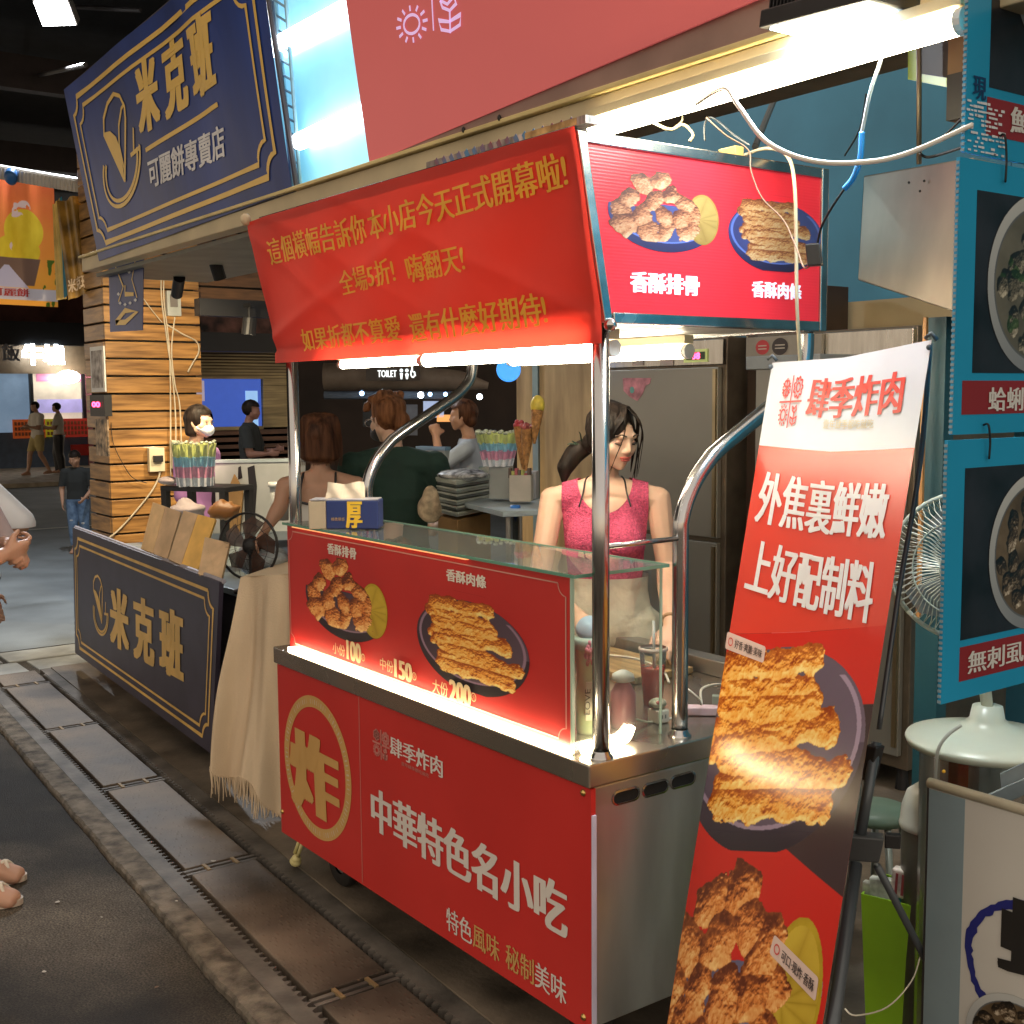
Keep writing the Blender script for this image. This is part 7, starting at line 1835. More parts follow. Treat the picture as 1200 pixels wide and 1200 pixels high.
# draped sheet: front fall with deep folds that gather towards the right
tl_, tr_, br_, bl_ = at(283, 676, d=5.15), at(345, 672, d=4.9), at(338, 958, d=4.75), at(252, 885, d=5.0)
def dsurf(a, b):
    p = (tl_*(1-a) + tr_*a)*b + (bl_*(1-a) + br_*a)*(1-b)
    w = (1 - b)**.7
    f_ = .045*math.sin(a*13 + 1.2*math.sin(a*5 + b*1.5) + .9*b) * (.15 + w) * (1.15 - .6*a) + .010*math.sin(a*29 + 5*b) * w + .025*math.sin(a*4 + b*5)*(1 - b)
    lowc = -.05*math.sin(a*9)*(1-b)
    return p + Vector((.55, -.83, 0))*f_ + Vector((0, 0, lowc))
mb = MB(); nx, ny = 110, 40; mb.add([dsurf(i/nx, j/ny) for j in range(ny+1) for i in range(nx+1)], [(j*(nx+1)+i, j*(nx+1)+i+1, (j+1)*(nx+1)+i+1, (j+1)*(nx+1)+i) for j in range(ny) for i in range(nx)])
M_lin = mat('beige_linen', (.66, .52, .36), .95, var=.05, scale=2, bump=.25, bscale=140)
dc = mb.build('cloth', M_lin, drp, smooth=True)
mb = MB(); mb.add([tuple(tl_ + Vector((0, .0, .0))), tuple(tr_), tuple(tr_ + Vector((-.5, .55, .0))), tuple(tl_ + Vector((-.5, .55, 0)))], [(0,1,2,3)]); mb.build('cloth_top', M_lin, drp)
mb = MB(); rg = np.random.RandomState(6)
for i in range(70):
    a = (i + .5)/70; p = dsurf(a, 0.0); L = rg.uniform(.06, .11); q = p + Vector((rg.uniform(-.012, .012), rg.uniform(-.012, .012), -L))
    q.z = max(q.z, .012); mb.tube([p + Vector((0, 0, .005)), p.lerp(q, .5) + Vector((rg.uniform(-.006, .006), 0, 0)), q], [.0035, .0028, .0016], 5)
mb.build('fringe', M_lin, drp, kind='stuff')
# wooden menu plates leaning on the counter edge
PLK = 'wooden menu boards leaning behind the navy sign'
def plank(px, label, cols):
    q = [at(u, v, d=d) for u, v, d in px]; t = thing('menu_plank', label, 'wooden board', tuple(q[3]), PLK)
    for i, (a, b, m_) in enumerate(cols):
        MB().slab([q[0].lerp(q[1], a), q[0].lerp(q[1], b - .004), q[3].lerp(q[2], b - .004), q[3].lerp(q[2], a)], .018).build('strip', m_, t, bevel=.0015)
    return t
pk1 = mat('birch_pale', (.78, .52, .26), .5, var=.15, scale=5, stretch=(3, 3, .5)); pk2 = mat('birch_grey', (.66, .45, .26), .5, var=.15, scale=5, stretch=(3, 3, .5)); pk3 = mat('birch_orange', (.90, .52, .12), .45, var=.12, scale=5, stretch=(3, 3, .5))
plank(((179, 588, 6.0), (212, 600, 5.95), (196, 655, 5.85), (165, 643, 5.9)), 'leftmost wooden board leaning behind the navy sign', ((0, .45, pk1), (.45, 1, pk2)))
plank(((215, 598, 5.8), (253, 608, 5.75), (231, 671, 5.6), (197, 655, 5.65)), 'middle wooden board with an orange half behind the navy sign', ((0, .45, pk2), (.45, 1, pk3)))
plank(((240, 629, 5.5), (269, 636, 5.45), (257, 690, 5.3), (232, 672, 5.35)), 'small plain board at the right end of the wooden boards', ((0, 1, pk2),))
# black desk fan with a see-through cage, plastic bag behind
bf = at(291, 640, d=5.45)
dfan = thing('desk_fan', 'black desk fan with dark blades on the crepe counter by the drape', 'fan', (bf.x, bf.y, zn))
fx_ = Vector((.55, -.80, .05)).normalized(); f1_ = fx_.orthogonal().normalized(); f2_ = fx_.cross(f1_); r_ = .150
mb = MB()
for rr, w in ((r_, .006), (r_*.7, .0015), (r_*.4, .0015)): mb.tube([bf + (f1_*math.cos(t) + f2_*math.sin(t))*rr + fx_*.03*(1 - rr/r_) for t in np.linspace(0, 2*math.pi, 33)], w, 6)
for k_ in range(30):
    t = 2*math.pi*k_/30; e_ = f1_*math.cos(t) + f2_*math.sin(t); mb.tube([bf + e_*.03 + fx_*.05, bf + e_*r_*.6 + fx_*.045, bf + e_*r_], .0008, 4, cap=False)
mb.build('grille', M_black, dfan)
for k_ in range(5):
    t = 2*math.pi*k_/5; e_ = f1_*math.cos(t) + f2_*math.sin(t); g2 = fx_.cross(e_)
    MB().add([bf + e_*.02 - fx_*.01, bf + e_*.12 - g2*.04 - fx_*.02, bf + e_*.135 + g2*.02 - fx_*.01, bf + e_*.09 + g2*.06, bf + e_*.02 + g2*.02], [(0,1,2,3,4)]).build('blade', mat('smoky_blade', (.07, .035, .025), .3, alpha=.9), dfan)
MB().ball(bf - fx_*.03, .045).build('motor', M_black, dfan, smooth=True)
MB().tube([bf - fx_*.04, Vector((bf.x, bf.y, bf.z)) - fx_*.04 + Vector((0, 0, -.16)), (bf.x, bf.y + .02, zn + .02)], .022, 10).build('stand', M_black, dfan, smooth=True)
MB().lathe((bf.x, bf.y + .02, zn), [(0, .0), (.09, .0), (.09, .012), (.03, .03), (0, .03)], 24).build('base', M_black, dfan, smooth=True)
def blob(name, label, cat, c, r, m, seed=0, amp=.25, group=None, res=16):
    rg = np.random.RandomState(seed); mb = MB(); mb.ball(c, r, res, res)
    v = np.array(mb.v); cc = np.array(c); d = v - cc; n1 = np.sin(d @ rg.randn(3)*22 + 1) * np.sin(d @ rg.randn(3)*31) + .5*np.sin(d @ rg.randn(3)*55)
    mb.v = [tuple(p) for p in cc + d*(1 + amp*n1[:, None]*.4)]
    return tag(mb.build(name, m, None, smooth=True), label, cat, group)
pbm = mat('plastic_bag', (.50, .55, .58), .25, var=.25, scale=18, bump=.6, bscale=25)
blob('plastic_bag', 'crumpled clear plastic bag on the counter under the black fan', 'plastic bag', at(308, 655, d=5.6), (.13, .12, .07), pbm, 3, .5)
blob('plastic_bag', 'white paper bag crumpled under the black stand', 'paper bag', at(218, 600, d=6.8), (.10, .09, .07), mat('pinkish_paper', (.46, .38, .38), .6, bump=.5, bscale=20), 5, .5)
blob('paper_bag', 'orange brown paper bag behind the black fan', 'paper bag', at(262, 598, d=6.3), (.10, .08, .05), mat('orange_bag', (.42, .18, .05), .5, bump=.5, bscale=20), 8, .4)
# black stand with jars of coloured sweets
M_blk = M_black
bs_ = thing('black_stand', 'low black stand carrying the cup of coloured sweet sticks', 'stand', tuple(at(220, 570, d=7.2)))
a = at(190, 568, d=7.3); b = at(266, 568, d=7.1); zt2 = a.z
ddx = (b - a); ddx.z = 0; dl = ddx.length; ddx = ddx.normalized(); dpy = Vector((-ddx.y, ddx.x, 0))
c = (a + b)/2 + dpy*.12; MB().obox((c.x, c.y, zt2 - .02), ddx*(dl/2), dpy*.14, (0, 0, .015)).build('top', M_blk, bs_, bevel=.003)
for s1 in (-1, 1):
    for s2 in (-1, 1):
        q = c + ddx*s1*(dl/2 - .025) + dpy*s2*.12; MB().obox((q.x, q.y, zt2 - .20), ddx*.02, dpy*.02, (0, 0, .165)).build('leg', M_blk, bs_)
def stick_cup(label, c, rt, rb, h, grp, n=16, rows=3):
    t = thing('sweets_cup', label, 'cup of sweets', tuple(c), grp)
    cm = ((.62, .62, .20), (.25, .50, .62), (.62, .26, .36), (.60, .60, .60)); M_ = [mat('sweet_%d' % i, x, .35, var=.15, scale=40, alpha=1, emit=x, es=.10) for i, x in enumerate(cm)]
    bms = [MB() for _ in cm]; rg = np.random.RandomState(int(rt*1e4))
    for ring in (1.0, .6):
        for k_ in range(n):
            th = 2*math.pi*(k_ + .5*ring)/n; e_ = Vector((math.cos(th), math.sin(th), 0))
            def P_(f_): return Vector(c) + e_*(rb + (rt - rb)*f_)*ring + Vector((0, 0, h*f_ + rg.uniform(-.004, .004)))
            for (f0, f1, mi) in ((.0, .2, 3), (.2, .44, 2), (.45, .66, 1), (.67, .96, 0)): bms[mi].tube([P_(f0), P_(f1)], .011*rt/.1, 6)
    for i, b_ in enumerate(bms): b_.build('sweet_sticks', M_[i], t, kind='stuff')
    mb = MB(); mb.lathe(c, [(rb*1.1, 0), (rt*1.12, h*.97)], 24); mb.build('cup', M_glass, t, smooth=True)
    mb = MB(); rg = np.random.RandomState(3)
    for k_ in range(24):
        th = 2*math.pi*k_/24; mb.ball(Vector(c) + Vector((math.cos(th)*rt, math.sin(th)*rt, h*.98 + rg.uniform(-.006, .012))), (.012, .012, .008), 6, 4)
    mb.build('wrappers', mat('clear_wrapper', (.6, .65, .5), .2, var=.3, scale=40), t, kind='stuff')
    return t
GS = 'tall cups packed with coloured sweet sticks'
q = at(221, 562, d=7.15); stick_cup('cup of coloured sweet sticks on the black stand by the pillar', Vector((q.x, q.y, zt2)) + dpy*.06, .118, .098, .26, GS)
blob('tray_pack', 'pinkish packet at the left end of the black stand', 'packet', at(197, 563, d=7.2), (.07, .06, .025), mat('pinkish_paper'), 4, .2)
# white counter with torn tape, cardboard flap
wc = thing('white_counter', 'white counter with torn dark tape marks behind the crepe stall', 'counter', tuple(at(290, 640, d=7.9)))
qa = [at(238, 543, d=8.0), at(352, 541, d=7.6), at(352, 632, d=7.6), at(238, 634, d=8.0)]
MB().slab(qa, .05).build('panel', mat('grey_white_laminate', (.42, .44, .44), .4, var=.05), wc)
e_ = (qa[1] - qa[0]).normalized(); nn = (qa[3] - qa[0]).cross(qa[1] - qa[0]).normalized()
MB().slab([p + nn*.01 + Vector((0, 0, .02)) for p in (qa[0], qa[1])] + [p + nn*.01 for p in (qa[1], qa[0])], .07).build('top_edge', mat('pale_blue_edge', (.42, .50, .54), .35), wc)
def wpt(u, v): return hit(u, v, qa[0] + nn*.004, nn)
for poly, m_ in ((((246, 548), (251, 546), (253, 600), (247, 600)), M_black), (((279, 548), (282, 546), (284, 560), (279, 562)), M_black), (((290, 548), (298, 545), (301, 570), (299, 600), (301, 625), (293, 626), (291, 600), (292, 575)), M_black)):
    wc_o = MB().poly([wpt(*p) for p in poly][::-1], .001, nn).build('torn_tape', m_, wc)
cbf = thing('cardboard_piece', 'folded brown cardboard flap leaning on the white counter', 'cardboard', tuple(wpt(275, 622)))
off = nn*.03
q = [wpt(*p) + off for p in ((278, 556), (288, 574), (284, 624), (268, 624), (271, 573))]; MB().poly(q[::-1], .01, nn).build('flap', mat('cardboard', (.34, .20, .08), .8, var=.12), cbf)
MB().slab([wpt(252, 626) + nn*.35, wpt(352, 622) + nn*.35, wpt(352, 632) + nn*.35, wpt(252, 636) + nn*.35], .5).build('shelf', mat('pale_blue_edge'), wc)
cs_ = thing('paper_cup_tub', 'white lidded tub beside the bob-haired woman', 'tub', tuple(at(326, 600, d=7.2)))
q = at(328, 590, d=7.2); MB().lathe((q.x, q.y, q.z - .10), [(0, 0), (.05, 0), (.058, .20), (0, .20)], 20).build('tub', mat('tub_white', (.45, .46, .46), .4), cs_, smooth=True)
MB().lathe((q.x, q.y, q.z + .101), [(0, .03), (.066, .028), (.068, 0), (0, 0)], 20).build('lid', M_white, cs_, smooth=True)

# ================================================================ on and around the pillar
NXp = Vector((1, 0, 0)); xp = PX + .003
def pp(u, v, o=0): return at(u, v, x=xp + o)
def pbox(u0, v0, u1, v1, o, th=.03):
    a, b = pp(u0, v0, o), pp(u1, v1, o); return (xp + o, min(a.y, b.y), min(a.z, b.z)), (xp + o + th, max(a.y, b.y), max(a.z, b.z))
so = thing('wall_socket', 'ivory socket box with a plug low on the pine pillar', 'socket', tuple(pp(181, 552)))
MB().box(*pbox(172, 525, 191, 552, 0, .05)).build('box', mat('ivory_socket', (.62, .56, .40), .4), so, bevel=.004)
MB().box(*pbox(179, 534, 190, 541, .051, .03)).build('plug', M_black, so, bevel=.002)
so = thing('wall_socket', 'grey white socket box high on the pine pillar with cables', 'socket', tuple(pp(200, 370)))
MB().box(*pbox(193, 341, 210, 371, 0, .05)).build('box', mat('grey_socket', (.42, .44, .42), .4), so, bevel=.004)
MB().box(*pbox(199, 345, 208, 360, .051, .01)).build('cover', mat('grey_cover', (.18, .16, .15), .4), so)
so = thing('wall_socket', 'narrow ivory socket at the right edge of the pine pillar', 'socket', tuple(pp(203, 548)))
MB().box(*pbox(198, 516, 204, 549, 0, .06)).build('box', mat('ivory_socket'), so, bevel=.003)
cc3 = mat('ivory_cable', (.55, .48, .36), .5)
def pc(label, pts, r=.0055, m=cc3, o=.03): cable([pp(u, v, o) for u, v in pts], r, m, label)
pc('leftmost ivory cable running down the pine pillar', [(190, 300), (189, 345), (196, 400), (203, 450), (206, 500), (205, 560)])
pc('ivory cable crossing down from the upper socket', [(205, 371), (201, 410), (205, 450), (211, 480), (213, 560)])
pc('straight ivory cable at the right of the pillar', [(193, 300), (192, 350), (199, 420), (200, 560)])
pc('ivory cable looping out right of the pillar', [(195, 380), (215, 392), (230, 400), (233, 412), (226, 425), (220, 436)], .006)
pc('thin ivory cable from the pennant to the pillar cables', [(168, 350), (180, 366), (190, 378)], .004)
pc('white lead from the lower socket to the counter', [(184, 548), (187, 556), (178, 575), (160, 598), (140, 620), (128, 630)], .0065)
pc('thin black wire hanging across the pine boards', [(130, 495), (133, 520), (145, 545), (156, 560), (172, 566)], .003, M_black)
def poster(label, u0, v0, u1, v1, m, ink, seed, cat='poster', d=None, frame=None):
    yq = PY - .012
    a, b = at(u0, v0, y=yq), at(u1, v1, y=yq); t = thing('poster', label, cat, (a.x, yq, b.z))
    MB().box((min(a.x, b.x), yq - .012, b.z), (max(a.x, b.x), yq, a.z)).build('sheet', frame or m, t)
    MB().box((min(a.x, b.x) + .03, yq - .0145, b.z + .03), (max(a.x, b.x) - .03, yq - .0125, a.z - .03)).build('print', m, t)
    return t
poster('narrow white framed notice on the left side of the pillar', 107, 407, 125, 459, mat('notice_print', (.42, .30, .28), .5, var=.5, scale=14, col2=(.60, .55, .52)), None, 1, frame=M_white)
poster('small brown photo menu on the left side of the pillar', 113, 491, 129, 535, mat('photo_menu_print', (.16, .07, .03), .5, var=.8, scale=18, col2=(.60, .42, .26)), None, 2)
lc = thing('led_clock', 'black display box with red digits on the left of the pillar', 'display', tuple(at(113, 488, y=PY - .05)))
a, b = at(105, 463, y=PY - .06), at(123, 488, y=PY - .06); MB().box((min(a.x, b.x), PY - .06, b.z), (max(a.x, b.x), PY - .005, a.z)).build('box', M_black, lc)
a, b = at(108, 471, y=PY - .062), at(117, 477, y=PY - .062); letters('00', rectF((a.x, PY - .061, b.z), (b.x, PY - .061, b.z), (a.x, PY - .061, a.z)), NF, glow('red_digits', (1, .05, .15), 6), lc, bold=(.08, .05))
# banners at the far left
def hang(label, q, m, name='hanging_banner', wav=.02, cat='banner', grp=None, parts=None):
    q = [Vector(p) for p in q]; n = (q[3] - q[0]).cross(q[1] - q[0]).normalized(); F = quadF(q[3], q[2], q[1], q[0])
    t = thing(name, label, cat, tuple((q[2] + q[3])/2), grp); mb = MB(); nx, ny = 24, 16
    S2 = lambda a, b: F(a, b) + n*wav*(math.sin(a*12 + b*2)*(.4 + .6*b))
    mb.add([S2(i/nx, j/ny) for j in range(ny+1) for i in range(nx+1)], [(j*(nx+1)+i, j*(nx+1)+i+1, (j+1)*(nx+1)+i+1, (j+1)*(nx+1)+i) for j in range(ny) for i in range(nx)])
    mb.build('sheet', m, t, smooth=True); return t, S2, n
# orange poster with a cone of yellow ice: generated print
Wd, Hd2 = 220, 300; Y2, X2 = np.mgrid[0:Hd2, 0:Wd]; x2, y2 = X2/Wd, Y2/Hd2; nz = fbm(Hd2, Wd, 3, 6, 4)
im2 = mix3((.90, .42, .22), (.95, .66, .25), np.clip(y2*1.3 + (nz - .5)*.3, 0, 1))
leaf = (fbm(Hd2, Wd, 9, 9, 3) > .56) & (x2 > .78) & (y2 > .62); im2[leaf] = (.30, .42, .12)
ic = (((x2 - .52)/.30)**2 + ((y2 - .40)/.17)**2 < 1) | (((x2 - .42)/.34)**2 + ((y2 - .56)/.13)**2 < 1); im2[ic] = mix3((.80, .66, .08), (.95, .85, .25), nz)[ic]
fl2 = (((x2 - .38)/.12)**2 + ((y2 - .24)/.06)**2 < 1) | (((x2 - .52)/.10)**2 + ((y2 - .22)/.06)**2 < 1) | (((x2 - .38)/.08)**2 + ((y2 - .53)/.04)**2 < 1); im2[fl2 & (nz > .4)] = (.88, .78, .78)
cone = (y2 > .62) & (y2 < .84) & (np.abs(x2 - .40) < .36 - (y2 - .62)*.5); im2[cone] = (.45, .35, .30)
pap = (y2 > .68) & (y2 < .86) & (np.abs(x2 - .25) < (y2 - .66)*1.6); im2[pap] = (.72, .70, .80)
wh = (y2 > .86) & (y2 < .955); im2[wh] = (.78, .76, .80)
IMO = image_from('orange_poster', np.dstack([im2, np.ones((Hd2, Wd))]))
q = [at(-14, 206, d=10.0), at(62, 216, d=10.4), at(68, 360, d=10.4), at(-12, 356, d=10.0)]
to = thing('orange_poster', 'orange hanging poster of yellow ice cream in a cone, far left', 'poster', tuple(q[3])); n_ = (q[3] - q[0]).cross(q[1] - q[0]).normalized()
Fo = quadF(q[3], q[2], q[1], q[0]); 
mpo = print_mat('orange_poster', IMO, .12, .5)
decal(lambda a, b: Fo(a, b) + n_*.015*math.sin(a*14)*b, n_, mpo, to, name='sheet', nx=24, ny=8)
letters('可麗餅', lambda a, b: Fo(.0 + .55*a, .065 + .065*b), n_, mat('poster_red', (.45, .05, .05), .5), to, bold=(.08, .0), lift=.03)
t1_, S1, n1_ = hang('brown and gold banner hanging between the orange poster and the navy banner', [at(68, 236, d=9.2), at(102, 226, d=9.2), at(107, 342, d=9.2), at(80, 352, d=9.2)], mat('gold_brown_print', (.10, .045, .015), .35, var=.6, scale=5, col2=(.50, .28, .05)), wav=.03)
letters('米克班', lambda a, b: S1(.12 + .8*a, .06 + .13*b), n1_, mat('pale_banner_ink', (.62, .48, .34), .4), t1_, bold=(.08, .04), lift=.02)
hang('narrow yellow and blue banner seen edge on beside the orange poster', [at(62, 240, d=9.6), at(70, 232, d=9.6), at(78, 350, d=9.6), at(66, 352, d=9.6)], mat('yellow_strip', (.62, .42, .12), .5, var=.3, scale=3, emit=(.4, .25, .06), es=.12), wav=.01)
hang('thin blue banner edge beside the brown banner', [at(70, 232, d=9.5), at(73, 230, d=9.5), at(79, 346, d=9.5), at(75, 350, d=9.5)], mat('blue_strip', (.06, .30, .45), .5), wav=.006)
ra = thing('gutter_rail', 'pale ribbed rail carrying the far left posters', 'rail', tuple(at(50, 205, d=10)))
a, b = at(-20, 196, d=9.9), at(98, 216, d=9.6); MB().tube([a, b], .045, 8).build('rail', mat('ribbed_rail', (.36, .33, .30), .5), ra)
mb = MB()
for k_ in range(26): p_ = a.lerp(b, k_/26); mb.obox(p_ + Vector((.04, -.04, -.03)), (.012, .004, 0), (0, .02, 0), (0, 0, .045))
mb.build('rib', mat('rib_pale', (.55, .52, .48), .5), ra, kind='stuff')
blob('blue_clip', 'blue clip holding the orange poster to the rail', 'clip', at(13, 207, d=9.7), (.07, .05, .07), mat('blue_clip_plastic', (.02, .12, .35), .4), 2, .1)

# ================================================================ lamps: hanging floodlights, track spots
def flood(label, c, aim, size, energy, es, grp):
    c = Vector(c); t = thing('floodlight', label, 'floodlight', tuple(c), grp); dn = Vector(aim).normalized(); sx_ = dn.cross(Vector((0, 0, 1))).normalized(); up = sx_.cross(dn)
    MB().obox(c - dn*.06, sx_*size, up*size*.8, dn*.05).build('body', mat('flood_grey', (.35, .33, .30), .5), t, bevel=.01)
    MB().obox(c - dn*.002, sx_*size*.9, up*size*.7, dn*.004).build('lens', glow('hall_flood_lens_%d' % es, (.97, .98, 1), es), t)
    MB().tube([c - dn*.06 + sx_*size*1.05, c - dn*.06 + Vector((0, 0, .35))], .012, 6).build('yoke', M_black, t)
    l = bpy.data.lights.new('hall_lamp', 'AREA'); l.shape = 'SQUARE'; l.size = size*1.6; l.energy = energy; l.color = (.90, .95, 1)
    o = bpy.data.objects.new('hall_lamp', l); COL.objects.link(o); o.parent = t; o.location = (dn*.012); o.rotation_euler = dn.to_track_quat('-Z', 'Y').to_euler()
    return t
GF = 'floodlights hanging in the market roof'
flood('bright white floodlight hanging top left above the road', at(64, 16, d=10.5), (.55, -.45, -.8), .16, 260, 26, GF)
flood('smaller floodlight at the upper left edge below the bright one', at(4, 101, d=15), (.45, -.3, -.85), .2, 330, 9, GF)
for lab, p0, p1 in (('dark conduit reaching from the bright floodlight', at(88, 8, d=10.9), at(165, 12, d=10.6)), ('dark conduit reaching from the smaller floodlight', at(15, 95, d=15), at(100, 76, d=10))):
    tag(MB().tube([p0, p1], .022, 8).build('conduit', mat('conduit_grey', (.05, .045, .045), .6), None), lab, 'conduit')
def spot(label, c, aim, energy, L=.17, r=.035, col=(1, .80, .50), size=70, es=0):
    c = Vector(c); aim = Vector(aim).normalized(); t = thing('track_spot', label, 'spotlight', tuple(c), 'black track spotlights under the awning')
    MB().tube([c - aim*L, c], r, 16).build('barrel', M_black, t); MB().tube([c - aim*L*.6, c - aim*L*.6 + Vector((0, 0, .12))], .012, 8).build('stem', M_black, t)
    z_ = c.z - aim.z*L*.6 + .12
    MB().box((c.x - aim.x*L*.6 - .06, c.y - aim.y*L*.6 - .015, z_), (c.x - aim.x*L*.6 + .06, c.y - aim.y*L*.6 + .015, z_ + .03)).build('track_adapter', M_black, t)
    MB().lathe(c, [(0, .0008), (r*.85, .0008)], 16, axis=aim).build('lens', glow('spot_lens', (1, .85, .6), 12), t)
    l = bpy.data.lights.new('spot_lamp', 'SPOT'); l.energy = energy; l.color = col; l.spot_size = math.radians(size); l.spot_blend = .6; l.shadow_soft_size = .03
    o = bpy.data.objects.new('spot_lamp', l); COL.objects.link(o); o.parent = t; o.location = aim*.02; o.rotation_euler = aim.to_track_quat('-Z', 'Y').to_euler()
spot('left black track spotlight aimed at the pine pillar', at(207, 345, d=7.3), Vector((PX, PY + .3, 1.2)) - at(207, 345, d=7.3), 130, size=95)
spot('right black track spotlight under the navy banner', at(258, 327, d=6.6), (-.18, .35, -.92), 80, size=110)
spot('small lit black spotlight deep in the neighbouring stall', at(291, 392, d=8.6), (-.1, -.1, -1), 70, L=.12, r=.05, size=120)
a = at(270, 368, d=8.7); MB().box((a.x - .05, a.y - .25, a.z - .02), (a.x + .05, a.y + .3, a.z + .1)).build('lamp_track', M_black); tag(bpy.data.objects['lamp_track'], 'black track above the small lit spotlight', 'lamp track')

# ================================================================ shelf corner behind the man: drawers, jars, cones
dw = thing('drawer_tower', 'steel and glass drawer tower with papers on top behind the counter', 'drawer unit', tuple(at(545, 640, d=5.6)))
P0, P1, P2 = at(512, 566, d=5.75), at(535, 566, d=5.5), at(575, 562, d=5.85); zt3 = P1.z; zb3 = at(535, 608, d=5.5).z; zb4 = at(535, 650, d=5.5).z
P0.z = P1.z = P2.z = 0
def prism(name, z0, z1, m, par, k_=0.0):
    A_0, A_1, A_2 = P0, P1, P2; A_3 = P0 + P2 - P1; cen = (A_0 + A_2)/2; pts = [cen + (p_ - cen)*(1 + k_) for p_ in (A_0, A_1, A_2, A_3)]
    return MB().add([(p_.x, p_.y, z0) for p_ in pts] + [(p_.x, p_.y, z1) for p_ in pts], [(3,2,1,0),(4,5,6,7),(0,1,5,4),(1,2,6,5),(2,3,7,6),(3,0,4,7)]).build(name, m, par, bevel=.002)
for k_ in range(6):
    z0 = zb3 + (zt3 - zb3)*k_/6; prism('drawer', z0 + .006, z0 + (zt3 - zb3)/6 - .010, mat('drawer_grey', (.20, .22, .21), .3, .5, var=.2) if k_ % 2 else mat('drawer_pale', (.45, .48, .45), .3, .4), dw)
    prism('drawer_lip', z0 + (zt3 - zb3)/6 - .009, z0 + (zt3 - zb3)/6, mat('drawer_lip_pale', (.55, .58, .50), .35), dw, .03)
prism('top', zt3, zt3 + .012, mat('drawer_lip_pale'), dw, .05)
prism('cardboard_box', zb4 - .1, zb3 - .01, mat('cardboard'), dw, -.02)
blob('paper_pile', 'blue and white crumpled papers on the drawer tower', 'papers', at(545, 556, d=5.65), (.14, .10, .025), mat('blue_white_paper', (.20, .30, .50), .5, var=.8, scale=30, col2=(.62, .64, .66)), 9, .5)
mo = thing('monitor', 'white-backed screen on the counter behind the man', 'monitor', tuple(at(505, 558, d=6.4)))
MB().slab([at(487, 524, d=6.5), at(522, 525, d=6.2), at(517, 560, d=6.2), at(489, 560, d=6.5)], .03).build('panel', mat('monitor_white', (.34, .38, .38), .4), mo, bevel=.004)
MB().slab([at(487, 523, d=6.49), at(522, 524, d=6.19), at(521.5, 528, d=6.19), at(487.5, 527.5, d=6.49)], .031).build('bezel', mat('monitor_edge_blue', (.15, .28, .42), .3), mo)
MB().tube([at(504, 560, d=6.45), at(504, 590, d=6.45)], .03, 8).build('stand', M_white, mo)
tz = at(600, 584, d=5.7).z
tbl = thing('side_table', 'small pale table with a blue clamp carrying jars and cones', 'table', (at(610, 600, d=5.5).x, at(610, 600, d=5.5).y, 0))
a, b = at(570, 582, d=5.9), at(640, 590, d=5.2); dd = b - a; dd.z = 0; L_3 = dd.length; dd = dd.normalized(); pv = Vector((-dd.y, dd.x, 0)); c = (a + b)/2; c.z = tz - .02
MB().obox(c, dd*L_3/2, pv*.2, (0, 0, .012)).build('top', mat('table_pale', (.40, .48, .52), .35), tbl, bevel=.003)
for s1 in (-1, 1):
    for s2 in (-1, 1): q = c + dd*s1*(L_3/2 - .04) + pv*s2*.16; MB().tube([(q.x, q.y, 0), (q.x, q.y, tz - .034)], .012, 8).build('leg', M_dull, tbl)
q = at(604, 597, d=5.3); MB().lathe((q.x, q.y, q.z), [(0, .02), (.022, .018), (.024, 0), (.022, -.02), (0, -.02)], 16).build('clamp', mat('bright_blue_plastic', (.02, .16, .55), .35), tbl, smooth=True)
MB().tube([(q.x, q.y, q.z - .02), (q.x, q.y, .1)], .013, 10).build('clamp_rod', M_chrome, tbl, smooth=True)
for (u0, v0, u1, v1, d_, nm, lab, m_) in ((575, 546, 600, 584, 5.65, 'plastic_canister', 'clear grey canister on the side table', mat('canister_grey', (.34, .37, .36), .3)),
                                       (563, 546, 576, 570, 5.9, 'carton', 'small turquoise and white carton at the left of the side table', mat('turquoise_carton', (.15, .42, .45), .5, var=.4, scale=12, col2=(.55, .50, .42))),
                                       (598, 556, 624, 587, 5.5, 'holder', 'white holder full of small packets on the side table', mat('holder_white', (.46, .42, .36), .5)),
                                       (612, 552, 630, 584, 5.75, 'box', 'pale grey box behind the packet holder', mat('box_pale', (.38, .38, .40), .5))):
    a, b = at(u0, v0, d=d_), at(u1, v1, d=d_); cx_2 = (a + b)/2; w = (b - a); w.z = 0
    o = MB().obox((cx_2.x, cx_2.y, (a.z + b.z)/2), w/2, Vector((-w.y, w.x, 0)).normalized()*.05, (0, 0, (a.z - b.z)/2)).build(nm, m_, None, bevel=.004); tag(o, lab, nm.replace('_', ' '))
    if nm == 'holder':
        rg = np.random.RandomState(4)
        for k_ in range(7):
            f_ = (k_ + .5)/7; p_ = Vector((a.x + (b.x - a.x)*f_, a.y + (b.y - a.y)*f_, a.z - .01 + rg.uniform(-.01, .02)))
            MB().obox(p_ + Vector((.03, -.03, 0)), w*.05, (0, .006, 0), (0, 0, .022)).build('packet', mat('packet_%d' % (k_ % 3), ((.10, .07, .06), (.42, .44, .12), (.42, .10, .12))[k_ % 3], .4), o)
q = at(584, 545, d=5.6); stick_cup('cup of coloured sweet sticks beside the plywood partition', Vector((q.x, q.y, q.z)), .098, .060, .155, GS, n=13)
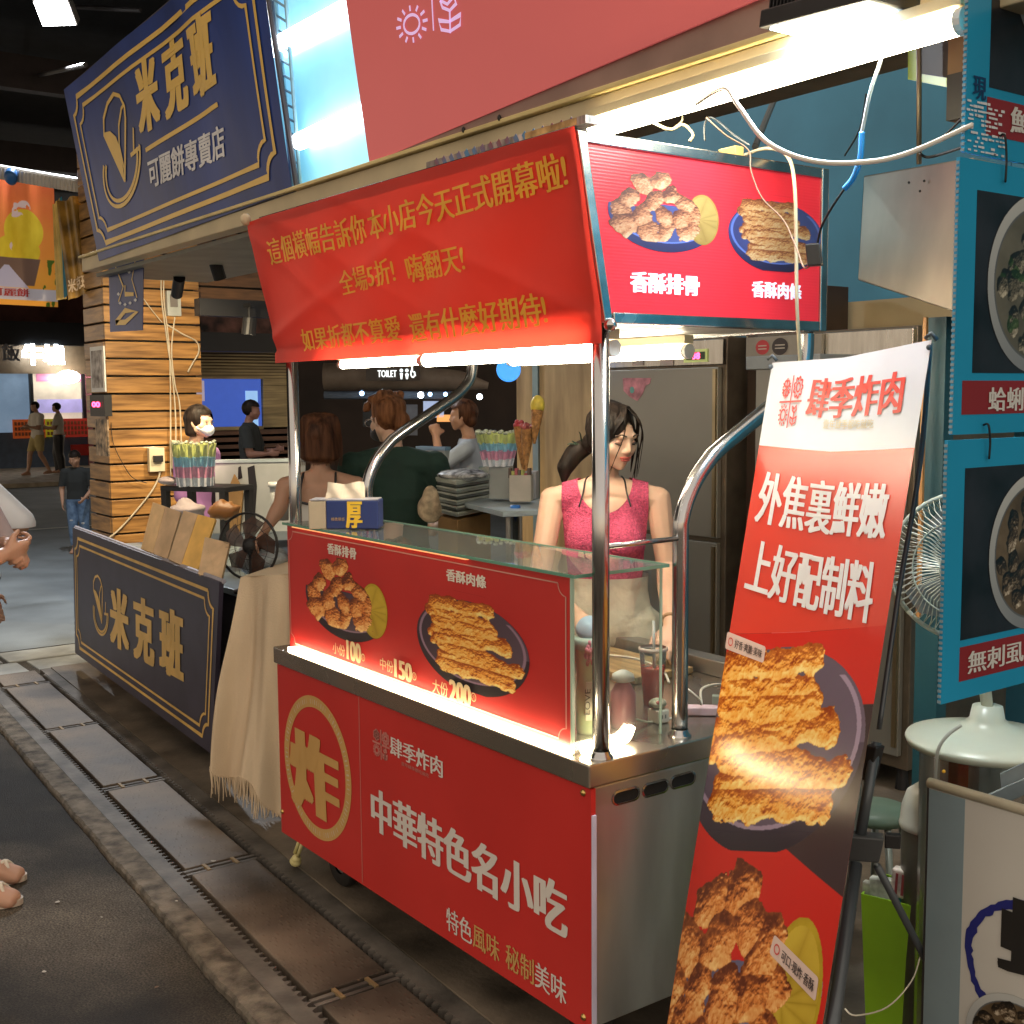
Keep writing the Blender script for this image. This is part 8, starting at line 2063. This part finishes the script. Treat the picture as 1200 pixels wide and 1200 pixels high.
for (u, v, dx, lab, top) in ((610, 545, 0, 'left waffle cone model with red topping before the plywood', (.50, .06, .08)), (618, 540, 0, 'second waffle cone model beside the red one', (.45, .10, .10)), (630, 528, 0, 'waffle cone model with a yellow ball before the plywood', (.75, .60, .08))):
    yel = u == 630; t_0 = at(u - (8 if not yel else 1), v - (40 if not yel else 58), d=5.35); b_0 = at(u + (0 if not yel else -3), v + (8 if not yel else 4), d=5.35)
    if yel: t_0 = at(630, 478, d=5.3); b_0 = at(626, 520, d=5.3)
    elif u == 610: t_0 = at(609, 500, d=5.4); b_0 = at(613, 550, d=5.4)
    else: t_0 = at(618, 503, d=5.35); b_0 = at(616, 552, d=5.35)
    t = thing('waffle_cone', lab, 'waffle cone', tuple(b_0), 'waffle cone models'); ax = (b_0 - t_0)
    MB().lathe(t_0, [(.028, 0), (.024, ax.length*.35), (.006, ax.length)], 16, axis=ax).build('cone', mat('waffle', (.42, .20, .06), .6, var=.35, scale=60, bump=.8, bscale=90), t, smooth=True)
    mb = MB(); rg = np.random.RandomState(u)
    if yel: mb.ball(t_0 + Vector((0, 0, .012)), (.032, .032, .044), 14, 10)
    else:
        for k_ in range(7): mb.ball(t_0 + Vector((rg.uniform(-.022, .022), rg.uniform(-.02, .02), rg.uniform(0, .022))), rg.uniform(.008, .014), 8, 6)
    mb.build('topping', mat('topping_%d' % u, top, .45, var=.2, scale=30), t, smooth=True)
blob('paper_wrap', 'beige wrapped snack bag held beside the man', 'paper bag', at(504, 592, d=5.4), (.055, .05, .08), mat('beige_wrap', (.44, .34, .22), .6, var=.3, scale=30), 12, .3)
# round blue lit sign behind the tube
rs = thing('round_sign', 'round glowing blue sign just under the tube by the plywood', 'sign', tuple(at(596, 432, d=6.5)))
q = at(596, 431, d=6.5); MB().lathe(q + Vector((0, 0, -.01)), [(0, .02), (.062, .02), (.066, 0), (.0, 0)], 32, axis=(.8, -.6, 0)).build('disc', mat('lit_blue_disc', (.02, .20, .60), .3, emit=(.03, .30, .9), es=.9), rs)
nq = Vector((.8, -.6, 0)); eq = Vector((.6, .8, 0)); (lambda *a, **k: None)('WC', rectF(q + nq*.021 - eq*.05 - Vector((0, 0, .03)), q + nq*.021 + eq*.05 - Vector((0, 0, .03)), q + nq*.021 - eq*.05 + Vector((0, 0, .02))), nq, glow('blue_sign_ink', (.7, .85, 1), 1.2), rs, lift=.003)
for _o in list(bpy.data.materials):
    pass

# ================================================================ small litter and weeds
rg = np.random.RandomState(17)
LT = 'bits of litter on the ground'
for i, (u, v, zz) in enumerate(((207, 1057, .002), (178, 1020, .002), (67, 1058, -.029), (184, 1158, -.029), (119, 1076, -.029), (170, 975, -.029), (52, 1140, -.029), (330, 1075, .001), (250, 1010, .001), (420, 1150, .001))):
    p = at(u, v, z=zz); w = rg.uniform(.004, .010); a = rg.uniform(0, 3)
    o = MB().add([(p.x + w*math.cos(a + t)*rg.uniform(.6, 1.2), p.y + w*math.sin(a + t)*rg.uniform(.6, 1.2), zz + .0025 + rg.uniform(0, .003)) for t in np.linspace(0, 6.28, 7)[:-1]], [(0,1,2,3,4,5)]).build('litter', mat('litter_pale' if i % 2 == 0 else 'litter_brown', (.45, .42, .36) if i % 2 == 0 else (.16, .10, .06), .8))
    tag(o, ('pale scrap of litter', 'brown scrap of litter')[i % 2] + ' ' + ('on the kerb by the drain', 'on the kerb farther up', 'on the dark asphalt below the sandals', 'on the dark asphalt near the bottom', 'on the asphalt in the middle left', 'on the asphalt beside the kerb', 'at the lower left corner of the asphalt', 'on the drain plate before the cart', 'on the drain plate under the drape', 'on the bottom drain plate')[i], 'litter', LT)
mb = MB()
for i in range(46):
    p = at(298 + rg.uniform(-10, 12), 1196 + rg.uniform(-4, 10), z=-.03); h_ = rg.uniform(.008, .026); d_ = Vector((rg.uniform(-.5, .5), rg.uniform(-.5, .5), 1)).normalized()*h_; s_1 = Vector((rg.uniform(-1, 1), rg.uniform(-1, 1), 0)).normalized()*.0022
    mb.add([p - s_1, p + s_1, p + d_*.6 + s_1*1.2, p + d_, p + d_*.6 - s_1*1.2], [(0,1,2,3,4)])
tag(mb.build('weed', mat('weed_green', (.07, .13, .02), .6, var=.3)), 'small green weeds growing at the kerb edge near the bottom', 'weeds', kind='stuff')
